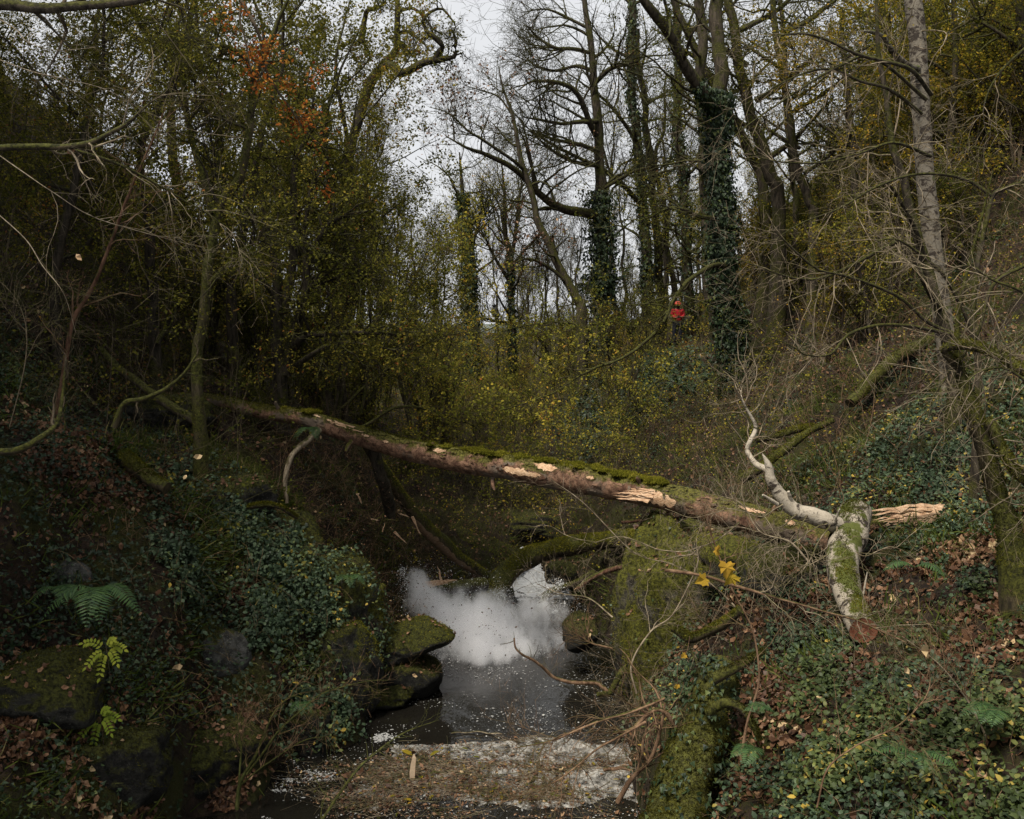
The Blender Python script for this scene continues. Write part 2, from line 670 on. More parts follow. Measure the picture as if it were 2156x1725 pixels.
M['jacket'] = flat("red_jacket_cloth", (.5, .02, .03))
M['helmet'] = flat("orange_red_helmet", (.75, .09, .04), .3, .5)
M['white'] = flat("pale_helmet_band", (.8, .75, .7), .4)
M['trousers'] = flat("dark_work_trousers", (.02, .022, .035))
M['skin'] = flat("skin", (.3, .15, .1))
M['hair'] = flat("dark_hair", (.02, .014, .01))
M['plank'] = flat("pale_fresh_wood", (.66, .5, .34), .6)
M['black'] = flat("black_leather", (.01, .01, .01))
M['hill'] = flat("far_hillside", (.11, .125, .115), 1, 0)
# ------------------------------------------------------------------ terrain
_R = [(40, 26), (80, 40)]
ST = {
    2: [(-80, 36), (-40, 24), (-14, 9.6), (-9, 6.4), (-6.6, 3.4), (-5.4, 1.2), (-4.9, -.5), (1.2, -.5), (1.5, 1.0), (2.4, 2.1), (4, 2.6), (8, 4.2), (16, 8)] + _R,
    8: [(-80, 36), (-40, 24), (-14, 9.4), (-8, 5.4), (-6.7, 3.4), (-6.3, 2.0), (-5.2, 1.4), (-4.7, .4), (-4.5, -.5), (1.3, -.5), (1.6, 1.2), (2.5, 2.3), (4, 2.9), (8, 4.5), (16, 9)] + _R,
    11: [(-80, 36), (-40, 24), (-14, 9.4), (-8, 5.4), (-6.0, 3.6), (-5.6, 2.0), (-4.6, 1.5), (-4.1, .6), (-3.9, -.5), (1.4, -.5), (1.7, .9), (2.5, 1.8), (3.8, 2.35), (5, 3.0), (8, 4.7), (16, 9.5)] + _R,
    13: [(-80, 36), (-40, 24), (-14, 9.4), (-7.5, 5.0), (-5.6, 3.9), (-4.5, 2.7), (-4.1, 1.3), (-3.3, .7), (-3.1, -.5), (1.5, -.5), (1.8, .9), (3, 2.4), (4.2, 2.95), (5.2, 3.3), (8, 4.9), (16, 10)] + _R,
    15: [(-80, 36), (-40, 24), (-14, 9.2), (-7, 4.7), (-4.5, 3.45), (-3.5, 2.7), (-2.8, 1.9), (-2.4, .8), (-2.2, -.5), (1.5, -.5), (2, .8), (3.3, 2.5), (5.2, 3.5), (7.4, 4.7), (16, 10)] + _R,
    17: [(-80, 36), (-40, 23), (-14, 8.8), (-7, 4.5), (-4.7, 3.5), (-3.3, 1.9), (-2.4, .6), (-1.7, -.5), (1.55, -.5), (2.0, .5), (3.4, 2.3), (5.4, 3.4), (8, 5), (16, 10.3)] + _R,
    20: [(-80, 36), (-40, 23), (-14, 9), (-7, 5.1), (-4.4, 4.5), (-3.5, 3.5), (-2.6, 2.1), (-2.1, .6), (-1.9, -.5), (1.5, -.5), (2, 1), (3, 2.2), (5, 3.4), (8, 5.3), (16, 10.8)] + _R,
    22.5: [(-80, 36), (-40, 23), (-14, 9), (-7, 5.0), (-4.3, 3.8), (-2.6, 1.9), (-1.0, 1.0), (-.1, .35), (.0, -.4), (1.1, -.4), (1.4, .7), (2.6, 1.8), (6, 3.9), (9, 5.8), (16, 11)] + _R,
    25: [(-80, 36), (-40, 23), (-14, 9), (-7, 4.8), (-4.2, 3.5), (-2.4, 2.0), (-1, 1.3), (0, .85), (.15, .2), (.85, .2), (1.2, 1.0), (3, 2.0), (6, 4), (10, 6.4), (16, 11)] + _R,
    28: [(-80, 36), (-40, 23), (-14, 8.8), (-8, 4.8), (-4, 2.9), (-2, 2.0), (0, 1.3), (.8, 1.2), (2, 1.9), (4, 3.4), (6.6, 4.5), (10, 6.3), (13.4, 9), (22, 16), (40, 32), (80, 50)],
    34: [(-80, 34), (-40, 21), (-14, 8), (-8, 4.2), (-4, 2.4), (0, 1.5), (1.6, 2.4), (3.4, 4.1), (6.5, 5.0), (10, 6.8), (16, 11.6), (24, 19), (40, 33), (80, 50)],
    42: [(-80, 32), (-40, 19), (-14, 7.2), (-6, 2.5), (0, 1.6), (2.6, 2.8), (4.6, 4.9), (8, 5.5), (12, 8), (20, 16), (40, 33), (80, 50)],
    60: [(-80, 28), (-40, 17), (-16, 6.5), (-8, 2.7), (0, 1.7), (4, 2.6), (9, 5.5), (14, 9), (22, 16), (60, 40), (80, 50)],
    100: [(-80, 20), (-40, 10), (-20, 4.5), (0, 1.6), (12, 4), (30, 15), (60, 34), (80, 42)],
    200: [(-400, 40), (-80, 10), (0, 1), (80, 18), (400, 60)],
    700: [(-900, 30), (0, 2), (900, 30)],
}
for _k in ST:      # the hillsides steepen above the banks
    if 24 <= _k <= 60:
        ST[_k] = [(x, z + (2.2 if x in (13.4, 16) else 3.5 if x in (20, 22, 24) else 0)) for x, z in ST[_k]]
    if 11 <= _k <= 60:
        ST[_k] = [(x, z + (8 if x == -40 else 4 if x < -60 or x == -14 else 0)) for x, z in ST[_k]]
_SY = np.array(sorted(ST))
_ST = [np.array(ST[k], float) for k in _SY]


def H0(x, y):
    x = np.asarray(x, float)
    y = np.clip(np.asarray(y, float), _SY[0], _SY[-1])
    rows = np.stack([np.interp(x, s[:, 0], s[:, 1]) for s in _ST])
    i = np.clip(np.searchsorted(_SY, y, side='right') - 1, 0, len(_SY) - 2)
    t = (y - _SY[i]) / (_SY[i + 1] - _SY[i])
    a = np.take_along_axis(rows, i[None], 0)[0]
    b = np.take_along_axis(rows, i[None] + 1, 0)[0]
    return a + (b - a) * t


def Hh(x, y):
    x = np.atleast_1d(np.asarray(x, float))
    y = np.atleast_1d(np.asarray(y, float))
    x, y = np.broadcast_arrays(x, y)
    sh = x.shape
    x, y = x.ravel(), y.ravel()
    wx = x + .22 * fbm(np.stack([x * .9, y * .9, x * 0 + 5], 1), 3)
    h = H0(wx, y)
    land = sm(-.1, .5, h)
    p = np.stack([x, y, h], 1)
    n = fbm(p * .55, 4)
    r = 1 - np.abs(fbm(p * 1.3 + 9, 4)) * 2.2
    far = sm(45, 90, y)
    h = h + land * ((.26 + .14 * sm(16, 24, y)) * n + .22 * (r - .5) + .06 * fbm(p * 5, 3)) * (1 + far)
    return h.reshape(sh)


def Hs(x, y):
    return float(Hh(x, y)[0])


def axis(segs):
    out = [segs[0][0]]
    for a, b, n in segs:
        out += list(np.linspace(a, b, n + 1)[1:])
    return np.array(out)


gx = axis([(-500, -80, 8), (-80, -20, 30), (-20, -9, 40), (-9, 9, 200), (9, 22, 55), (22, 80, 30), (80, 500, 8)])
gy = axis([(1, 5, 12), (5, 26, 200), (26, 45, 75), (45, 90, 40), (90, 200, 20), (200, 700, 10)])
GX, GY = np.meshgrid(gx, gy)
GZ = Hh(GX, GY)
GV = np.stack([GX, GY, GZ], -1).reshape(-1, 3)
_i = np.arange(GX.size).reshape(GX.shape)
GF = np.stack([_i[:-1, :-1], _i[:-1, 1:], _i[1:, 1:], _i[1:, :-1]], -1).reshape(-1, 4)
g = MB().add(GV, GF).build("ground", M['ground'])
g["kind"] = "structure"
g["label"] = "mossy gorge floor and banks with dead leaves"

# cell data for scattering
_q = GV[GF]
_n = np.cross(_q[:, 2] - _q[:, 0], _q[:, 3] - _q[:, 1])
CA = np.linalg.norm(_n, axis=1) * .5
CN = _n / (2 * CA[:, None] + 1e-12)
CC = _q.mean(1)


def project(p):
    c, s = math.cos(PITCH), math.sin(PITCH)
    z = p[..., 2] - CAMZ
    d = p[..., 1] * c - z * s
    u = p[..., 1] * s + z * c
    return 1078 + FPX * p[..., 0] / d, 862.5 - FPX * u / d, d


CPX, CPY, CD = project(CC)
SIGHT = ((np.abs(CPX - 1426) < 42) & (CC[:, 1] > 21) & (CC[:, 1] < 41.2)).astype(float)   # the gap through which the person is seen
INVIEW = (CPX > -250) & (CPX < 2400) & (CPY > -300) & (CPY < 1950) & (CD > 3)
FACING = (CN * nrm(np.array([0, 0, CAMZ]) - CC)).sum(1)


def on_ground(n, weight, g=None):
    """n random points on the land, weight = function(cell centres, normals) -> density"""
    g = g or rng
    w = CA * INVIEW * (CC[:, 2] > .03) * np.clip(FACING + .25, .05, 1) * weight(CC, CN)
    w = w / w.sum()
    i = g.choice(len(w), n, p=w)
    q = GV[GF[i]]
    u, v = g.random((2, n, 1))
    p = q[:, 0] * (1 - u) * (1 - v) + q[:, 1] * u * (1 - v) + q[:, 2] * u * v + q[:, 3] * (1 - u) * v
    return p, CN[i]


def patch(c, scale, thr, soft=.15, seed=0.):
    """noise patches for clumped growth"""
    return sm(thr - soft, thr + soft, fbm(c * scale + seed, 3) * .5 + .5)


def box(c, x0, x1, y0, y1, soft=.6):
    return sm(x0 - soft, x0 + soft, c[:, 0]) * (1 - sm(x1 - soft, x1 + soft, c[:, 0])) * \
        sm(y0 - soft, y0 + soft, c[:, 1]) * (1 - sm(y1 - soft, y1 + soft, c[:, 1]))


# far ridge
xs = np.linspace(-900, 900, 160)
hz = 9 + 3.0 * fbm(np.stack([xs * .006, xs * 0, xs * 0], 1), 4) + .5 * fbm(np.stack([xs * .1, xs * 0, xs * 0], 1), 3)
rows = []
for yy, k in ((600, -.2), (660, .6), (720, 1.0), (800, .3)):
    rows.append(np.stack([xs, np.full_like(xs, yy), np.maximum(hz, 0) * k], 1))
rows = np.array(rows)
_i = np.arange(4 * 160).reshape(4, 160)
hl = MB().add(rows.reshape(-1, 3), np.stack([_i[:-1, :-1], _i[:-1, 1:], _i[1:, 1:], _i[1:, :-1]], -1).reshape(-1, 4)).build("hills", M['hill'])
hl["kind"] = "structure"

# ------------------------------------------------------------------ water
wx = np.linspace(-9, 4, 90)
wy = np.linspace(1.5, 23.2, 150)
WX, WY = np.meshgrid(wx, wy)
WZ = .008 * fbm(np.stack([WX * 1.5, WY * 1.2, WX * 0], -1), 3) + .03 * sm(19, 22, WY) * fbm(np.stack([WX * 3, WY * 3, WX * 0], -1), 3)
_i = np.arange(WX.size).reshape(WX.shape)
w = MB().add(np.stack([WX, WY, WZ], -1), np.stack([_i[:-1, :-1], _i[:-1, 1:], _i[1:, 1:], _i[1:, :-1]], -1).reshape(-1, 4)).build("stream_water", M['water'])
w["kind"] = "structure"


def Wsurf(x, y):
    return np.interp(y, [0, 21.2, 22.2, 23.2, 24.2, 25.2, 27], [0, .02, .06, .14, .42, .6, .7])


# rushing white water below and above the mossy arched log
fx = np.linspace(-.35, 1.6, 60)
fy = np.linspace(20.9, 24.4, 120)
FX, FY = np.meshgrid(fx, fy)
FZ = Wsurf(FX, FY) + .10 * sm(21, 22, FY) * fbm(np.stack([FX * 5, FY * 4, FX * 0], -1), 4) + .01
_i = np.arange(FX.size).reshape(FX.shape)
FF = np.stack([_i[:-1, :-1], _i[:-1, 1:], _i[1:, 1:], _i[1:, :-1]], -1).reshape(-1, 4)
FC = np.stack([FX, FY, FZ], -1).reshape(-1, 3)
cm = FC[FF].mean(1)
keep = (sm(20.8, 21.9, cm[:, 1]) - .9 * sm(.55, .8, cm[:, 0]) * sm(22.9, 23.3, cm[:, 1]) + fbm(np.stack([cm[:, 0] * 3, cm[:, 1] * 5, cm[:, 0] * 0], 1), 4)) > .42
ww = MB().add(FC, FF[keep]).build("white_water", M['foam_solid'])
ww["kind"] = "structure"
# ------------------------------------------------------------------ rocks
def sphere_grid(nu=64, nv=40):
    u = np.linspace(0, 2 * math.pi, nu, endpoint=False)
    v = np.linspace(0, math.pi, nv)
    U, V = np.meshgrid(u, v)
    P = np.stack([np.sin(V) * np.cos(U), np.sin(V) * np.sin(U), np.cos(V)], -1)
    i = np.arange(nu * nv).reshape(nv, nu)
    F = np.stack([i[:-1], i[1:], np.roll(i, -1, 1)[1:], np.roll(i, -1, 1)[:-1]], -1).reshape(-1, 4)
    return P.reshape(-1, 3), F


SPH = sphere_grid(48, 30)
SPHF = sphere_grid(76, 48)
mossy_surfaces = []


ROCKS = []


def boulder(c, size, label, mat='rock', rotz=0.0, box_=.55, seed=0, rough=.16, tuft=900, tilt=0.0, tsize=.035, ledges=0.0, mossup=.1):
    c = np.asarray(c, float)
    P, F = SPH if max(size) < 1.2 else SPHF
    g_ = np.random.default_rng(seed + 900)
    K = 16
    N = randdir(K, g_)
    hk = g_.uniform(.72, .95, K)
    N = np.vstack([N, [[0, 0, 1], [0, 0, -1], [1, 0, .1], [-1, 0, .1], [0, -1, .15], [0, 1, 0]]])
    N = nrm(N)
    hk = np.concatenate([hk, [.82, .9, .88, .88, .85, .9]])
    dt = np.maximum(P @ N.T, 1e-3)
    rad = np.minimum((hk[None] / dt), 1.6)
    rad = -np.log(np.exp(-rad * 14).sum(1)) / 14 + .12
    s = np.asarray(size) * .5
    V = P * rad[:, None] * s
    n = fbm(P * 1.3 + seed * 7.1, 4)
    n2 = 1 - np.abs(fbm(P * 2.6 + seed * 3.3, 4)) * 2
    V = V * (1 + rough * (n * 1.2 + n2 * .6)[:, None])
    V += P * .05 * fbm(P * 9 + seed, 3)[:, None] * min(s)
    if ledges:
        V[:, :2] *= (1 + ledges * np.sign(np.sin(V[:, 2:3] * 9 + 2 * n[:, None])) * .5)
    ct, stt = math.cos(tilt), math.sin(tilt)
    V = V @ np.array([[ct, 0, stt], [0, 1, 0], [-stt, 0, ct]])
    cz, sz = math.cos(rotz), math.sin(rotz)
    V = V @ np.array([[cz, sz, 0], [-sz, cz, 0], [0, 0, 1]])
    V = V + c
    r = thing("boulder", label, "rock", c, "mossy boulders of the gorge")
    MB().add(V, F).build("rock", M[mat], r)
    ROCKS.append((V, F, label))
    if tuft:
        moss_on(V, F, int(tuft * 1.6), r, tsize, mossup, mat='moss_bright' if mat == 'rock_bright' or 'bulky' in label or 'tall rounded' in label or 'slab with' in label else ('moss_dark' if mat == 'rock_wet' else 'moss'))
        litter_on(V, F, int(30 * size[0] * size[1]) + 4, r)
    return r


def litter_on(V, F, n, parent, up=.55, size=.07, name="leaf_litter", g=None):
    g = g or rng
    q = V[F]
    nn = np.cross(q[:, 2] - q[:, 0], q[:, 3] - q[:, 1])
    A = np.linalg.norm(nn, axis=1)
    nn = nn / (A[:, None] + 1e-12)
    w = A * sm(up, up + .3, nn[:, 2]) * sm(-.1, .3, fbm(q.mean(1) * 1.6 + 70, 2))
    if w.sum() <= 0:
        return
    i = g.choice(len(w), n, p=w / w.sum())
    p = q[i].mean(1) + nn[i] * g.uniform(.005, .03, n)[:, None]
    mb = MB()
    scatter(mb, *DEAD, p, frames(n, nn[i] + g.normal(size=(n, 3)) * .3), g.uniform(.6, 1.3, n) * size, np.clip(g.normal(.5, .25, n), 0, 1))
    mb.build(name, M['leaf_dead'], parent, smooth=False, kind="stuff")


def moss_on(V, F, n, parent, size=.03, up=.1, name="moss", mat='moss', g=None):
    g = g or rng
    q = V[F]
    nn = np.cross(q[:, 2] - q[:, 0], q[:, 3] - q[:, 1])
    A = np.linalg.norm(nn, axis=1)
    nn = nn / (A[:, None] + 1e-12)
    c = q.mean(1)
    w = A * sm(up - .35, up + .45, nn[:, 2] + .7 * fbm(c * 1.7, 3)) * sm(-.2, .15, fbm(c * 2.3 + 40, 3) + nn[:, 2] * .3)
    if w.sum() <= 0:
        return
    i = g.choice(len(w), n, p=w / w.sum())
    u, v = g.random((2, n, 1))
    p = q[i, 0] * (1 - u) * (1 - v) + q[i, 1] * u * (1 - v) + q[i, 2] * u * v + q[i, 3] * (1 - u) * v
    d = nrm(nn[i] + g.normal(size=(n, 3)) * .75)
    x = d
    up_ = nrm(np.cross(x, randdir(n, g)))
    fr = np.stack([x, np.cross(up_, x), up_], 1)
    mb = MB()
    rn = np.clip(.5 + .5 * fbm(p * 3, 2) + g.normal(size=n) * .18, 0, 1)
    scatter(mb, *SPIKE, p - d * .004, fr, g.uniform(.5, 1.4, n) * size, rn)
    mb.build(name, M[mat], parent, smooth=False, kind="stuff")


# foreground and mid-stream stones on the left bank
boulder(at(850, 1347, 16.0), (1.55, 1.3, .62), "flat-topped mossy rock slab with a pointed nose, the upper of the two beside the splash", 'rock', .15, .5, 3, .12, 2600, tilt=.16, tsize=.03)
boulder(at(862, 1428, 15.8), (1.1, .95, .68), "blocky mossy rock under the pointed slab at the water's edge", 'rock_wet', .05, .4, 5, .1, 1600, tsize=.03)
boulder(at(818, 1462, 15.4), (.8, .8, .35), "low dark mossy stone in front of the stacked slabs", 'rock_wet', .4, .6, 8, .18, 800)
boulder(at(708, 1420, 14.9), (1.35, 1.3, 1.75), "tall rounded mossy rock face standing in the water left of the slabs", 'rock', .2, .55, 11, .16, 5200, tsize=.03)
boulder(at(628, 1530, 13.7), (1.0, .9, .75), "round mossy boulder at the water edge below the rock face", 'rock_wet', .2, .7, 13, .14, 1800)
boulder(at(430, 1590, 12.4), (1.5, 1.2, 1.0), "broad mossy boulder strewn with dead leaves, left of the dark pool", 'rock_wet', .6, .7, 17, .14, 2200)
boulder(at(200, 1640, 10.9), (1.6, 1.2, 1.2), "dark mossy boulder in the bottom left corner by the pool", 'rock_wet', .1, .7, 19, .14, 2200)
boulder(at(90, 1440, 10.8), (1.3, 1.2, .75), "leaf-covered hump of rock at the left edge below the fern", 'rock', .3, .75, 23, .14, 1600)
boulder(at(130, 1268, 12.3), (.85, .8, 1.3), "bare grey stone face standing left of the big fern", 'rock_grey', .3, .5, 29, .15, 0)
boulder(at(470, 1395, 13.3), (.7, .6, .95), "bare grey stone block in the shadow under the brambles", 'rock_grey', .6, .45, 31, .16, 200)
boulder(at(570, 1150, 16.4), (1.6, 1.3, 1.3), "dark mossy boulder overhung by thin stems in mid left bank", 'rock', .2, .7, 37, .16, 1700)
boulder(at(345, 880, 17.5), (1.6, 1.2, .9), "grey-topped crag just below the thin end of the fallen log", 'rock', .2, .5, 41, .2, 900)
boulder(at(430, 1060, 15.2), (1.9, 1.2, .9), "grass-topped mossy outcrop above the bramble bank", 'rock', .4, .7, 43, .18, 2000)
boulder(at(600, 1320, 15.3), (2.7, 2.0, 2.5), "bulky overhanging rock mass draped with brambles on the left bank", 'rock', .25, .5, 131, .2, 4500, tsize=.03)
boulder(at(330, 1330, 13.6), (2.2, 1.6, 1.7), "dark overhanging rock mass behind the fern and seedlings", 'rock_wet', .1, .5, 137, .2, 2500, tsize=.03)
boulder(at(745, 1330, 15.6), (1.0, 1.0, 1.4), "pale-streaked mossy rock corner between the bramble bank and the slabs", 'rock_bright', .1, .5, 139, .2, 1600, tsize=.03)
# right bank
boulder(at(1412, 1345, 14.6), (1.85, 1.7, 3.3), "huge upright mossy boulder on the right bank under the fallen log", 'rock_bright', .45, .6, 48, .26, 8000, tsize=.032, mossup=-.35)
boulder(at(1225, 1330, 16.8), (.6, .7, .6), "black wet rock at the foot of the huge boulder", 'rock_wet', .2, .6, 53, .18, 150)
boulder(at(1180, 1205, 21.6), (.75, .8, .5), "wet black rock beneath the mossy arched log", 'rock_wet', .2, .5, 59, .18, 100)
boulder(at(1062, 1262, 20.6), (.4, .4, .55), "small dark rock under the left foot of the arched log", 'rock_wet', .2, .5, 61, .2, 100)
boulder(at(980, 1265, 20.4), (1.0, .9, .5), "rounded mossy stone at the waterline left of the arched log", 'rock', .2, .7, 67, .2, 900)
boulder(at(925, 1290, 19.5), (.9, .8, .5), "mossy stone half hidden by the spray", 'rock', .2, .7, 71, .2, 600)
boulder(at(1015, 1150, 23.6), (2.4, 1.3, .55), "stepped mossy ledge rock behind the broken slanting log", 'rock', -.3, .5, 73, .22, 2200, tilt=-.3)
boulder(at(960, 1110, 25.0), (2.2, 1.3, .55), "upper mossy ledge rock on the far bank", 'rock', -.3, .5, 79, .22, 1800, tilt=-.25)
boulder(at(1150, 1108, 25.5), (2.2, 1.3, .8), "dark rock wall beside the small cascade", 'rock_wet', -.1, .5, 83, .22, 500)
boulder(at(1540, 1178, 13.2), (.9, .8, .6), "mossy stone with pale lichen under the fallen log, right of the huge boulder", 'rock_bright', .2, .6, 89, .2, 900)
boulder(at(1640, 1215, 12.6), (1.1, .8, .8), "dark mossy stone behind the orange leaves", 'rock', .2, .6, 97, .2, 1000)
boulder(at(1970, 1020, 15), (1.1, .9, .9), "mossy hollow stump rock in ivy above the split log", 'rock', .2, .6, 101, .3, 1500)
# ------------------------------------------------------------------ fallen timber
def tube_grid(P, Rad, sides, lump=0, lfreq=3):
    v, f = tubes(P, Rad, sides, lump, lfreq)
    return v, f


def surf_patch(V, S, sides, t0, t1, a0, a1, nt=14, na=8, off=.006, seed=0, ragged=.5):
    """ragged patch lying on a tube surface: t in 0..1 along, a in ring units (0..sides)"""
    G = V.reshape(S, sides, 3)
    c = G.mean(1)
    tt = np.linspace(t0, t1, nt)
    vv = []
    for i, t in enumerate(tt):
        k = math.sin(math.pi * (i + .35) / (nt - .3)) ** .5
        am, ah = (a0 + a1) / 2, (a1 - a0) / 2
        j1 = ragged * .5 * float(vnoise(np.array([[i * .9, seed, 0]]))[0])
        j2 = ragged * .5 * float(vnoise(np.array([[i * .9, seed, 9]]))[0])
        lo, hi = am - ah * max(.08, k + j1), am + ah * max(.08, k + j2)
        for a in np.linspace(lo, hi, na):
            u = t * (S - 1)
            si = min(int(u), S - 2)
            f = u - si
            ai = int(math.floor(a)) % sides
            aj = (ai + 1) % sides
            g_ = a - math.floor(a)
            p = (G[si, ai] * (1 - g_) + G[si, aj] * g_) * (1 - f) + (G[si + 1, ai] * (1 - g_) + G[si + 1, aj] * g_) * f
            cc = c[si] * (1 - f) + c[si + 1] * f
            d = p - cc
            d = d / np.linalg.norm(d)
            vv.append(p + d * (off + .004 * float(_hash(i, int(a * 7), seed))))
    idx = np.arange(nt * na).reshape(nt, na)
    F = np.stack([idx[:-1, :-1], idx[1:, :-1], idx[1:, 1:], idx[:-1, 1:]], -1).reshape(-1, 4)
    return np.array(vv), F


def splinter(mb, p0, d, L, w, g=None, n=7, up=None):
    """a torn slab of wood: tapering, thin, jagged"""
    g = g or rng
    d = nrm(np.asarray(d, float))
    up = np.array([0, 0, 1.]) if up is None else np.asarray(up, float)
    s = nrm(np.cross(d, up))
    u = np.cross(s, d)
    vv = []
    for i in range(n):
        t = i / (n - 1)
        c = np.asarray(p0) + d * L * t + u * .04 * L * math.sin(t * 2.5) + (g.normal(size=3) * .012 * L if i else 0)
        k = (1 - t) ** .6 * (1 + .3 * g.normal() * (i > 0)) + .03
        for a, b in ((-1, -.25), (1, -.3), (.8, .3), (-.7, .35)):
            vv.append(c + s * w * .5 * a * k + u * w * .5 * b * k)
    vv = np.array(vv)
    ix = np.arange(n * 4).reshape(n, 4)
    F = np.stack([ix[:-1], np.roll(ix, -1, 1)[:-1], np.roll(ix, -1, 1)[1:], ix[1:]], -1).reshape(-1, 4)
    mb.add(vv, F)
    mb.add(vv[:4], np.array([[0, 3, 2, 1]]))


# --- the long fallen log bridging the gorge
LP = np.array([at(*p) for p in [(340, 820, 19.6), (395, 833, 19.2), (470, 848, 18.8), (560, 868, 18.4), (640, 880, 18.0), (700, 900, 17.8), (790, 928, 17.4),
                                (860, 948, 17.1), (930, 962, 16.8), (1000, 974, 16.5), (1080, 985, 16.2), (1180, 1003, 15.7), (1290, 1022, 15.2),
                                (1400, 1045, 14.7), (1470, 1064, 14.4), (1560, 1088, 14.0), (1640, 1108, 13.6), (1710, 1128, 13.3), (1760, 1140, 13.0)]])
LR = [.07, .11, .13, .14, .15, .165, .18, .19, .2, .21, .225, .225, .225, .2, .205, .21, .21, .2, .19]
S_ = 240
lp = spline(LP, S_)
lr = rspline(LR, S_)
logT = thing("fallen_log", "long fallen tree trunk with red-brown bark and a mossy top lying across the gorge", "fallen tree", lp[120])
lv, lf = tube_grid(lp, lr, 28, .10, 3.2)
_c = lp.repeat(28, 0)
lv = _c + (lv - _c) * (1 + .07 * fbm(lv * [7, 14, 14], 4) + .05 * np.maximum(0, fbm(lv * [3, 9, 9] + 9, 2)))[:, None]
lmb = MB().add(lv, lf)
lmb.build("bark", M['log'], logT)
TOPA = None
_G = lv.reshape(S_, 28, 3)
# ring index facing up / facing the camera
_ctr = _G.mean(1)


def ring_of(t, dirv):
    i = int(t * (S_ - 1))
    d = nrm(_G[i] - _ctr[i])
    return float(np.argmax((d * np.asarray(dirv)).sum(1)))


def scar(px_t, dt, da, el, label, seed):
    dirv = np.array([0, -math.cos(R(el)), math.sin(R(el))])
    a = ring_of(px_t, dirv)
    v, f = surf_patch(lv, S_, 28, px_t - dt * 1.35, px_t + dt * 1.25, a - da * 1.3, a + da * 1.3, seed=seed + 1, off=.007, ragged=1.1)
    MB().add(v, f).build("inner_bark", M['bark_red'], logT)
    v, f = surf_patch(lv, S_, 28, px_t - dt, px_t + dt, a - da * .8, a + da * .8, seed=seed, off=.013, ragged=1.0, nt=20)
    o = MB().add(v, f).build("bark_scar", M['wood'], logT)
    if label:
        o["label"] = label
    if dt > .008:      # a few torn fibres lifting from one end
        m_ = MB()
        e_ = v.reshape(20, -1, 3)[-3 if seed % 2 else 2]
        for q_ in e_[1:-1]:
            splinter(m_, q_, (lp[-1] - lp[0]) * (1 if seed % 2 else -1) / 20 + [0, -.08, .02], rng.uniform(.04, .12), .016, n=4)
        m_.build("torn_fibre", M['wood'], logT, smooth=False)


def t_of(px):
    x = project(lp)[0]
    return float(np.interp(px, x, np.linspace(0, 1, S_)))


for px, dt, da, el, lab, sd in [(932, .009, 1.0, 35, None, 3), (1110, .024, 1.3, -2, "widest scar, pale wood with a stripped flap", 5), (1162, .012, 1.3, 38, "round pale scar near the top edge", 8),
                                (720, .02, .9, 45, "orange scar at the thin end", 11), (780, .005, .6, 20, None, 14), (822, .005, .6, 25, None, 17), (1255, .004, .6, 15, None, 20),
                                (668, .01, .5, 50, None, 26), (735, .022, .4, 30, None, 29), (1593, .018, .7, 45, None, 32), (1670, .008, .8, 25, None, 35), (1395, .03, 2.2, -5, "bare red inner wood", 38)]:
    scar(t_of(px), dt, da, el, lab, sd)
# torn wood where the trunk cracked
sp = MB()
for k in range(11):
    p0 = at(1385 - k * 2, 1034 + k * 2.2, 14.62)
    splinter(sp, p0 + np.array([0, -.03, 0]), nrm(at(1306 + 5 * rng.normal(), 1026 + k * 2.6, 14.75) - p0), rng.uniform(.3, .62), rng.uniform(.05, .11))
sp.build("splintered_wood", M['wood'], logT, smooth=False)
_px = project(lv[lf].mean(1))[0]
moss_on(lv, lf[_px < 1400], 24000, logT, .03, .5)
moss_on(lv, lf[_px > 1400], 1500, logT, .025, .75)
# thick moss cushions on the top edge
mb = MB()
cu = []
for px in np.concatenate([rng.normal(m_, s_, n_) for m_, s_, n_ in ((1000, 9, 12), (1022, 12, 14), (1062, 6, 8), (1150, 30, 22), (1215, 16, 16), (1262, 10, 14), (1310, 14, 18), (1335, 20, 26), (1372, 12, 14), (930, 30, 8), (640, 20, 8))]):
    t = t_of(px)
    i = int(t * (S_ - 1))
    cu.append(lp[i] + np.array([rng.normal() * .03, rng.normal() * .09, lr[i] * rng.uniform(.85, 1.02)]))
cu = np.array(cu)
Ps, Fs = sphere_grid(10, 7)
for c in cu:
    s = rng.uniform(.025, .07) * rng.uniform(.6, 1.1)
    V = Ps * np.array([s * 1.6, s * 1.3, s * .7]) * (1 + .3 * fbm(Ps * 2 + c * 5, 2)[:, None]) + c
    mb.add(V, Fs, rng.uniform(.3, .7))
mossv = np.concatenate(mb.v)
mossf = np.concatenate(mb.f)
mo = mb.build("moss_cushion", M['moss'], logT, kind="stuff")
moss_on(mossv, mossf, 20000, logT, .038, -.6, name="cushion_moss", mat='moss_bright')

